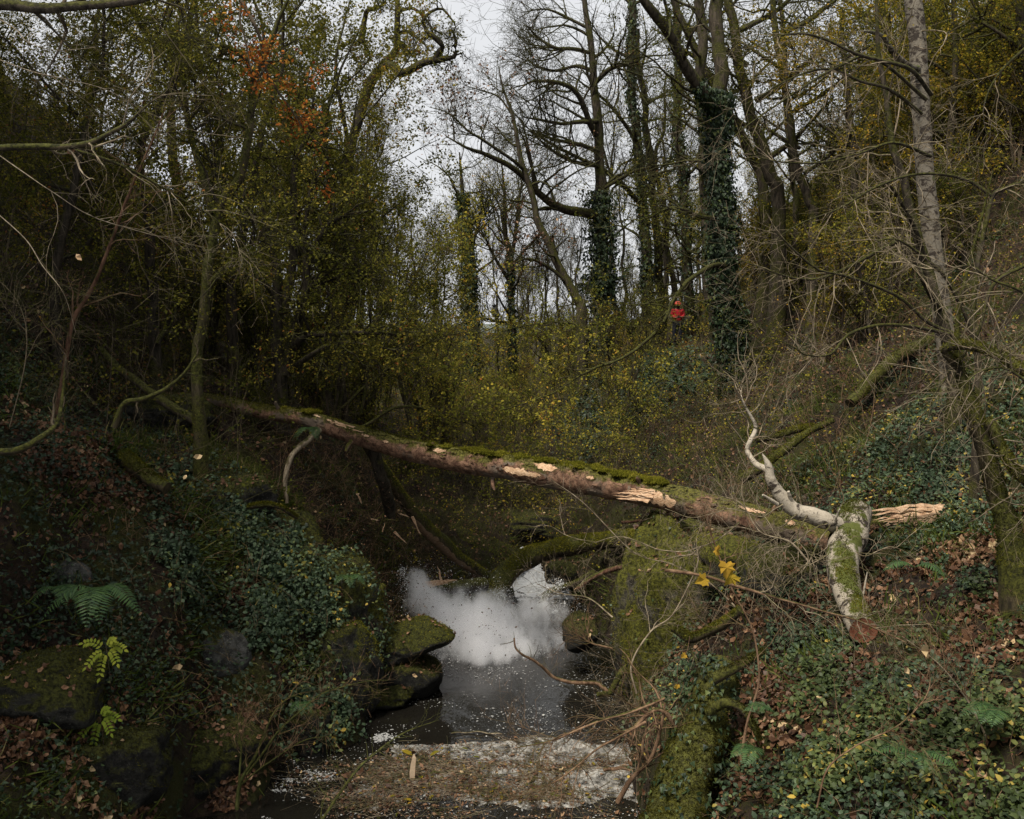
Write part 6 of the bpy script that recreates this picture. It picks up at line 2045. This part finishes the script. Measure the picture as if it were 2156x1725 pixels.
brush("undergrowth", 1300, lambda c, n: box(c, -9, 12, 40, 64, 3), 1.9, .012, 'twig_far', "yellowing undergrowth of the far valley", 4, 'leaf_valley', 16000, .1, grav=-.02, lspread=.15)
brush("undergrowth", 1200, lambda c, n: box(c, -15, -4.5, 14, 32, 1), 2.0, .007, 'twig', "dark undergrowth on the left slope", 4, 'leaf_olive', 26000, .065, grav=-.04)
brush("undergrowth", 1500, lambda c, n: box(c, 11, 36, 22, 58, 2), 2.6, .009, 'twig', "golden-green undergrowth on the upper right slope", 4, 'leaf_gold', 34000, .085, grav=-.02, lspread=.12)
brush("brushwood", 500, lambda c, n: SIGHT * (CPY < 960), .5, .006, 'twig_brown', "low brown brushwood below the person in red", 3, 'leaf_valley', 1800, .06, grav=-.05)
cover("undergrowth_leaves", 7000, lambda c, n: box(c, 2, 6, 28, 36, 1), IVY, .12, 'leaf_ivy', "dark ivy mound right of centre below the person", (0, .5), .6)

# ------------------------------------------------------------------ floating things
def on_water(n, fn, g=None):
    g = g or rng
    out = []
    tot = 0
    while tot < n:
        c = np.stack([g.uniform(-5, 2, 20000), g.uniform(9, 21.5, 20000)], 1)
        w = fn(c[:, 0], c[:, 1])
        k = g.random(20000) < w
        k &= Hh(c[:, 0], c[:, 1]) < .02
        out.append(c[k])
        tot += k.sum()
    return np.concatenate(out)[:n]


def nz(x, y, sx, sy, s=0):
    return fbm(np.stack([x * sx, y * sy, x * 0 + s], 1), 3)


def flecks(name, n, fn, size, mat, label, z=.012, tmpl=FLECK, rnd=None):
    c = on_water(n, fn)
    p = np.column_stack([c, np.full(n, z) + rng.uniform(0, .003, n)])
    up = nrm(np.array([[0, 0, 1.]]) + rng.normal(size=(n, 3)) * (.01 if tmpl is FLECK else .2))
    mb = MB()
    scatter(mb, *tmpl, p, frames(n, up), rng.lognormal(0, .45, n)[:, None] * np.array([[1.2, .8, 1]]) * size, rnd)
    return mb.build(name, M[mat], smooth=False, kind="stuff", label=label)


flecks("foam_flecks", 5200, lambda x, y: sm(-.35, .45, nz(x, y, 1.2, 1.6)) * sm(9, 11, y), .0075, 'foam_fleck', "small white foam flecks drifting on the dark pool")
flecks("foam_flecks", 3200, lambda x, y: sm(.0, .3, nz(x, y, .9, 1.4, 7)) * (1 - sm(14, 15, y)) * (1 - sm(-2.2, -1.2, x)), .012, 'foam_fleck', "larger foam flecks on the dark pool at the left")

# milky foam raft with leaf drift
xs_ = np.linspace(-3.6, 1.75, 240)
ys_ = np.linspace(10.6, 14.9, 200)
X_, Y_ = np.meshgrid(xs_, ys_)


def raftw(x, y):
    edge = sm(-3.4, -1.2, x + (13 - y) * .3) * (1 - sm(13.55, 14.25, y + .35 * fbm(np.stack([x * 1.8, y * 2.5, x * 0 + 1], -1), 4))) * sm(11.2, 12.4, y)
    return edge + .5 * fbm(np.stack([x * 1.3, y * 2.2, x * 0 + 3], -1), 4) - .12 * sm(.5, -1.5, x)


RW = raftw(X_, Y_)
_i = np.arange(X_.size).reshape(X_.shape)
RF = np.stack([_i[:-1, :-1], _i[:-1, 1:], _i[1:, 1:], _i[1:, :-1]], -1).reshape(-1, 4)
Z_ = .010 + .003 * fbm(np.stack([X_ * 6, Y_ * 6, X_ * 0], -1), 3)
kf = RW.ravel()[RF].mean(1) > .62
fo = MB().add(np.stack([X_, Y_, Z_], -1), RF[kf]).build("foam_raft", M['foam'])
fo["kind"] = "stuff"
fo["label"] = "milky foam raft spread over the near pool"
dr = lambda x, y: sm(.45, .95, raftw(x, y)) * (.2 + sm(-.1, .3, nz(x, y, .8, 2.2, 5))) * (1 - .75 * sm(13.2, 13.7, y)) * (1 - .75 * sm(.5, 1.1, x)) + .9 * sm(-3.4, -1.0, x) * sm(11.3, 12.2, y) * (1 - sm(12.9, 13.3, y)) * sm(-.2, .2, nz(x, y, 1.1, 2.0, 8))
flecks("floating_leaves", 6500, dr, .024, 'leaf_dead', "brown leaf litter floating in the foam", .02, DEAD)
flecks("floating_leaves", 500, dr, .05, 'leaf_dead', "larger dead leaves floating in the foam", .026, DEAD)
flecks("floating_leaves", 160, dr, .05, 'leaf_gold', "few green and gold leaves floating in the foam", .03, OVAL)
c = on_water(2200, dr)
p = np.column_stack([c, rng.uniform(.02, .035, len(c))])
d = rng.normal(size=(len(c), 3)) * [1, .7, .06]
P_ = grow(p, d, rng.uniform(.06, .4, len(c)), 3, .12)
P_[:, :, 2] = np.clip(P_[:, :, 2], .014, .06)
MB().add(*tubes(P_, rng.uniform(.002, .005, (len(c), 1)) * np.ones((1, 4)), 3)).build("floating_twigs", M['twig_pale'], kind="stuff", label="small pale twigs floating in the leaf drift")
# pieces of bark and stick floating
for lab, px, py, L, r_, mt in [("long thin pale stick floating across the top of the leaf drift", 950, 1572, .75, .012, 'twig_pale'), ("dark stick floating in the leaf drift left of centre", 905, 1664, .5, .02, 'twig'),
                               ("brown stick half sunk at the right end of the drift", 1270, 1655, .5, .03, 'twig_brown')]:
    Y = 6 * FPX / (py - 690)
    a = at(px, py, Y)
    t_ = thing("floating_stick", lab, "stick", a, "sticks floating in the leaf drift")
    p = spline(np.array([a, a + [L * .5, .05, .02], a + [L, -.04, .0]]), 16)
    p[:, 2] = .025 + .01 * np.sin(np.arange(16))
    mb = MB()
    add_tube(mb, p, r_, 8, .3, 12)
    mb.build("bark", M[mt], t_)

# ------------------------------------------------------------------ the splash
SC = np.array([(-1.8, 18.4, 1.25, .22), (-1.7, 18.3, .95, .34), (-1.5, 18.3, .6, .45), (-1.1, 18.2, .4, .55), (-.75, 18.0, .4, .6), (-.4, 18.0, .6, .42), (.1, 18.1, .45, .42), (.5, 18.4, .7, .34), (.85, 18.8, .45, .34), (-.8, 17.4, .1, .5), (-.3, 17.4, .0, .5), (.3, 17.7, .0, .45), (.9, 18.2, .1, .4)])
lo, hi = np.array([-2.7, 16.6, .02]), np.array([1.7, 19.8, 1.9])
bx = np.array([[x, y, z] for x in (lo[0], hi[0]) for y in (lo[1], hi[1]) for z in (lo[2], hi[2])])
bf_ = np.array([[0, 1, 3, 2], [4, 6, 7, 5], [0, 4, 5, 1], [2, 3, 7, 6], [0, 2, 6, 4], [1, 5, 7, 3]])
t = NT("spray_mist")
ge = t.n("NewGeometry")
pos = ge.outputs["Position"]
acc = None
for (x, y, z, rad) in SC:
    vd = t.n("VectorMath", operation='DISTANCE')
    t.l(pos, vd.inputs[0])
    vd.inputs[1].default_value = (x, y, z)
    mr = t.n("MapRange")
    mr.interpolation_type = 'SMOOTHERSTEP'
    t.l(vd.outputs["Value"], mr.inputs[0])
    mr.inputs[1].default_value = rad * 1.75
    mr.inputs[2].default_value = 0
    acc = mr.outputs[0] if acc is None else t.math('ADD', acc, mr.outputs[0])
nn1 = t.math('ADD', t.math('MULTIPLY', t.noise(t.coord((1, 1, .5)), 4.6, 10, .8, .3), .6), t.math('MULTIPLY', t.noise(t.coord((1.2, 1, .7)), 1.9, 4, .6, .4), .4))
den = t.math('SUBTRACT', t.math('ADD', t.math('MULTIPLY', acc, 1.2), t.math('MULTIPLY', t.math('SUBTRACT', nn1, .52), 9.0)), .42)
den = t.math('MULTIPLY', t.math('MAXIMUM', den, 0.0), t.math('MINIMUM', t.math('MULTIPLY', acc, 3.0), 1.0))
den = t.math('MULTIPLY', t.math('POWER', den, 1.4), 4.6)
pv = t.n("VolumePrincipled")
pv.inputs["Color"].default_value = (.97, .97, .98, 1)
pv.inputs["Anisotropy"].default_value = .1
t.l(den, pv.inputs["Density"])
t.l(pv.outputs[0], t.out.inputs["Volume"])
sp_o = MB().add(bx, bf_).build("spray", t.m, smooth=False)
tag(sp_o, "white burst of spray thrown up from the stream where the timber hit the water", "splash")
# droplets
n = 26000
k = rng.choice(len(SC), n, p=(SC[:, 3] ** 2) / (SC[:, 3] ** 2).sum())
dv = randdir(n)
dv[:, 2] = np.abs(dv[:, 2]) * 1.1 - .15
rad = np.abs(rng.normal(size=n)) * 1.0 + .1
p = SC[k, :3] + dv * (SC[k, 3] * rad)[:, None]
p = p[(p[:, 2] > .01)]
n = len(p)
dk = fbm(p * 3, 3) > rng.uniform(-.5, .25, n)
p = p[dk]
n = len(p)
mb = MB()
scatter(mb, *TETRA, p, frames(n, randdir(n)), rng.lognormal(0, .5, n) * .0042)
# fine jets above the plume
m2 = 6500
a = rng.uniform(0, 1, m2)
j = rng.choice(7, m2)
src = np.array([(-1.75, 18.3, .9), (-1.45, 18.2, .7), (-1.0, 18.1, .7), (-.25, 18, .75), (.2, 18.1, .85), (.55, 18.6, .85), (-1.3, 17.0, .1)])[j]
jd = np.array([(-.35, 0, .55), (-.1, 0, .4), (.05, 0, .3), (.05, 0, .35), (.15, 0, .35), (.4, 0, .25), (-.1, -.1, .45)])[j]
p2 = src + jd * a[:, None] + rng.normal(size=(m2, 3)) * .16 * (1.2 - a)[:, None]
scatter(mb, *TETRA, p2, frames(m2, randdir(m2)), rng.lognormal(0, .5, m2) * .0045)
mb.build("water_droplets", M['foam_solid'], smooth=False, kind="stuff", label="fine white droplets of the splash")
# flung debris
n = 170
p = np.column_stack([rng.uniform(-1.9, .5, n), rng.uniform(16.9, 17.6, n), rng.uniform(.1, 1.1, n) ** 1.1])
mb = MB()
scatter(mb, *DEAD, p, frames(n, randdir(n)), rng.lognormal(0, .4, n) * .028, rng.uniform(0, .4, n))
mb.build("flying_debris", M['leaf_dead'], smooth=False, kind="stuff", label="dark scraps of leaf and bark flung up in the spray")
n = 1600
p = np.column_stack([rng.uniform(-3.2, -1.4, n), rng.uniform(15.8, 18.5, n), rng.uniform(.6, 3.6, n)])
p = p[p[:, 2] > Hh(p[:, 0], p[:, 1])]
n = len(p)
mb = MB()
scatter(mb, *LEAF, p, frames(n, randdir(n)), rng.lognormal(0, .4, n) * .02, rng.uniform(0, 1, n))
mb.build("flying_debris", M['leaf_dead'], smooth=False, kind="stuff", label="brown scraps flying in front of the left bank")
# ------------------------------------------------------------------ the person in red
PX, PY_ = 1426, 41.0
pb = at(PX, 728, PY_)
gz = pb[2] = Hs(pb[0], PY_) - .03
print('PERSON GROUND', gz, 'pixel', project(pb[None]))


per = thing("person", "person in a red jacket and orange-red helmet standing with hands held together on the slope", "person", (pb[0], PY_, gz))


def skin_obj(name, V, E, Rr, mat, sub=2):
    me = bpy.data.meshes.new(name)
    me.from_pydata([tuple(map(float, v)) for v in V], E, [])
    o = bpy.data.objects.new(name, me)
    COL.objects.link(o)
    o.modifiers.new("skin", 'SKIN')
    lay = me.skin_vertices[0] if len(me.skin_vertices) else None
    for i, r in enumerate(Rr):
        lay.data[i].radius = r if isinstance(r, tuple) else (r, r)
    lay.data[0].use_root = True
    s_ = o.modifiers.new("sub", 'SUBSURF')
    s_.levels = s_.render_levels = sub
    dg = bpy.context.evaluated_depsgraph_get()
    m2 = bpy.data.meshes.new_from_object(o.evaluated_get(dg))
    bpy.data.objects.remove(o)
    m2.name = name
    m2.materials.clear()
    m2.materials.append(mat)
    ob = bpy.data.objects.new(name, m2)
    COL.objects.link(ob)
    ob.parent = per
    return ob


# body (head, neck, torso, hands), facing the camera (-y)
V = [(0, 0, .98), (0, 0, 1.2), (0, .01, 1.4), (0, 0, 1.5), (0, -.01, 1.58), (0, -.015, 1.68),
     (.17, 0, 1.42), (.23, -.02, 1.2), (.1, -.2, 1.13), (.03, -.25, 1.15), (-.17, 0, 1.42), (-.23, -.02, 1.2), (-.1, -.2, 1.11), (-.03, -.25, 1.14),
     (.1, 0, .9), (.11, -.02, .5), (.12, .03, .08), (.13, -.12, .03), (-.1, 0, .9), (-.12, 0, .5), (-.12, .03, .08), (-.13, -.12, .03)]
E = [(0, 1), (1, 2), (2, 3), (3, 4), (4, 5), (2, 6), (6, 7), (7, 8), (8, 9), (2, 10), (10, 11), (11, 12), (12, 13), (0, 14), (14, 15), (15, 16), (16, 17), (0, 18), (18, 19), (19, 20), (20, 21)]
Rr = [.13, .13, .13, .055, .085, .09, .07, .05, .035, .035, .07, .05, .035, .035, .085, .06, .045, .04, .085, .06, .045, .04]
skin_obj("body", V, E, Rr, M['skin'])
V = [(0, 0, .92), (0, 0, 1.12), (0, 0, 1.3), (0, 0, 1.46), (.19, 0, 1.42), (.25, -.02, 1.2), (.12, -.19, 1.13), (-.19, 0, 1.42), (-.25, -.02, 1.2), (-.12, -.19, 1.12)]
E = [(0, 1), (1, 2), (2, 3), (3, 4), (4, 5), (5, 6), (3, 7), (7, 8), (8, 9)]
j = skin_obj("jacket", V, E, [(.2, .15), (.19, .15), (.2, .15), (.13, .11), .095, .075, .055, .095, .075, .055], M['jacket'])
V = [(0, 0, .93), (.11, 0, .88), (.12, -.02, .5), (.12, .02, .1), (-.11, 0, .88), (-.13, 0, .5), (-.12, .02, .1)]
skin_obj("trousers", V, [(0, 1), (1, 2), (2, 3), (0, 4), (4, 5), (5, 6)], [(.16, .13), .12, .085, .075, .12, .085, .075], M['trousers'])
for sx in (-1, 1):
    skin_obj("boot", [(sx * .125, .04, .1), (sx * .125, .02, .05), (sx * .135, -.14, .04)], [(0, 1), (1, 2)], [.07, .065, .05], M['black'])
# hands: palm and five fingers closed round a small dark radio
for sx in (-1, 1):
    b = np.array([sx * .06, -.25, 1.145])
    V = [b, b + [-sx * .03, -.02, 0]]
    E = [(0, 1)]
    Rd = [.028, .03]
    for q in range(4):
        s0 = len(V)
        zz = -.03 + q * .02
        V += [b + [-sx * .045, -.03, zz], b + [-sx * .08, -.045, zz], b + [-sx * .085, -.02, zz]]
        E += [(1, s0), (s0, s0 + 1), (s0 + 1, s0 + 2)]
        Rd += [.009, .009, .008]
    s0 = len(V)
    V += [b + [-sx * .02, -.045, .035], b + [-sx * .045, -.055, .05]]
    E += [(1, s0), (s0, s0 + 1)]
    Rd += [.011, .009]
    skin_obj("hand", V, E, Rd, M['skin'], 1)
# beard / hair, helmet
P_, F_ = sphere_grid(24, 16)
v = P_ * [.088, .1, .085] + [0, -.008, 1.57]
v = v[:]
MB().add(v + np.array([pb[0], PY_, gz]) + np.array([0, .015, 0]), F_).build("hair", M['hair'], per)
v = P_ * [.035, .03, .03]
MB().add(P_ * [.07, .05, .05] + [pb[0], PY_ - .055, gz + 1.535], F_).build("beard", M['hair'], per)
MB().add(P_ * [.014, .02, .022] + [pb[0], PY_ - .113, gz + 1.61], F_).build("nose", M['skin'], per)
for sx in (-1, 1):
    MB().add(P_ * [.012, .008, .008] + [pb[0] + sx * .034, PY_ - .1, gz + 1.635], F_).build("eye", M['black'], per)
    MB().add(P_ * [.012, .022, .032] + [pb[0] + sx * .1, PY_, gz + 1.62], F_).build("ear", M['skin'], per)
hv = P_.copy()
hv[:, 2] = np.maximum(hv[:, 2], -.06)
hv = hv * [.135, .155, .135]
rim = (P_[:, 2] < .05) & (P_[:, 2] > -.25)
hv[rim, :2] *= 1.12
hv[(P_[:, 1] < -.5) & rim, 1] -= .035
h_ = MB().add(hv + [pb[0], PY_ + .005, gz + 1.675], F_).build("helmet", M['helmet'], per)
hv2 = P_ * [.014, .15, .137]
hv2 = hv2[:]
MB().add(np.column_stack([hv2[:, 0], hv2[:, 1] * 1.0, np.maximum(hv2[:, 2], .02)]) + [pb[0] - .03, PY_, gz + 1.678], F_).build("helmet_stripe", M['white'], per)
rd = np.array([[x, y, z] for x in (-.035, .035) for y in (-.02, .02) for z in (-.06, .05)]) + [pb[0] - .01, PY_ - .3, gz + 1.16]
ro = MB().add(rd, bf_).build("hand_radio", M['black'], smooth=False)
tag(ro, "small dark device held in the hands of the person in red", "device")

# dark clump hanging on a twig in the centre
t_ = thing("hanging_clump", "small black clump hanging from a branch against the pale gap in the centre", "clump", at(1042, 660, 40))
c0 = at(1042, 655, 40)
mb = MB()
for dx, dz, s in ((0, .05, .13), (.05, -.12, .15), (-.03, .2, .08), (.1, -.2, .1)):
    V = P_ * s * (1 + .4 * fbm(P_ * 2 + s * 30, 3)[:, None]) + c0 + [dx, 0, dz]
    mb.add(V, F_)
mb.build("leaf_clump", M['black'], t_)
mb = MB()
add_tube(mb, spline(line((1042, 645, 40), (1040, 630, 40), (1050, 600, 40)), 10), .02, 5)
mb.build("twig", M['twig'], t_)

# ------------------------------------------------------------------ tell the copies apart by size, landmark and depth
bpy.context.view_layer.update()
marks = [(60, "above the left edge's ferns"), (230, "behind the leaning reddish sapling"), (430, "behind the mossy forked stem"), (585, "behind the multi-stemmed tree"), (740, "below the gnarled oak limb"),
         (870, "at the left side of the valley gap"), (992, "beside the ivy-clad valley trunk"), (1080, "beside the forked tree"), (1180, "under the leaning tree"), (1262, "beside the spreading tree"),
         (1370, "by the three close trunks"), (1450, "by the leaf-covered trunk"), (1540, "by the big ivy-wrapped tree"), (1640, "right of the ivy-wrapped tree"), (1780, "on the golden slope"),
         (1950, "behind the standing birch"), (2120, "at the right edge")]
by = {}
for o in bpy.data.objects:
    if o.parent is None and o.get("group", "").startswith(("trees of the far wood", "shrubs ", "shade trees")):
        by.setdefault(o["label"], []).append(o)
for lab, obs in by.items():
    for o in obs:
        px = float(project(np.array(o.location)[None])[0][0])
        mk = min(marks, key=lambda m: abs(m[0] - px))[1]
        kind = lab.split(" of the far wood")[0].split(" on the ")[0].split(" in the ")[0].split(" near the ")[0]
        sz = "large " if o.scale[0] > (.9 if "tree" in lab else .8) else ("small " if o.scale[0] < (.8 if "tree" in lab else .6) else "")
        if not lab.startswith("tall shade"):
            o["label"] = (sz + kind + " " + mk)
by = {}
for o in bpy.data.objects:
    if o.parent is None and o.get("group", "").startswith(("trees of the far wood", "shrubs ", "shade trees")):
        by.setdefault(o["label"], []).append(o)
for lab, obs in by.items():
    if len(obs) > 1:
        obs.sort(key=lambda o: o.location.y)
        words = {2: ["nearer", "farther"], 3: ["nearest", "middle one", "farthest"]}.get(len(obs), ["nearest", "second nearest", "third nearest", "fourth nearest", "fifth nearest", "sixth nearest", "seventh nearest", "farthest", "farthest", "farthest", "farthest", "farthest", "farthest", "farthest"])
        for o, w_ in zip(obs, words):
            ws = (lab + ", " + w_).split()
            o["label"] = " ".join(ws if len(ws) <= 16 else [q for q in ws if q not in ("large", "small", "thin", "dense")])
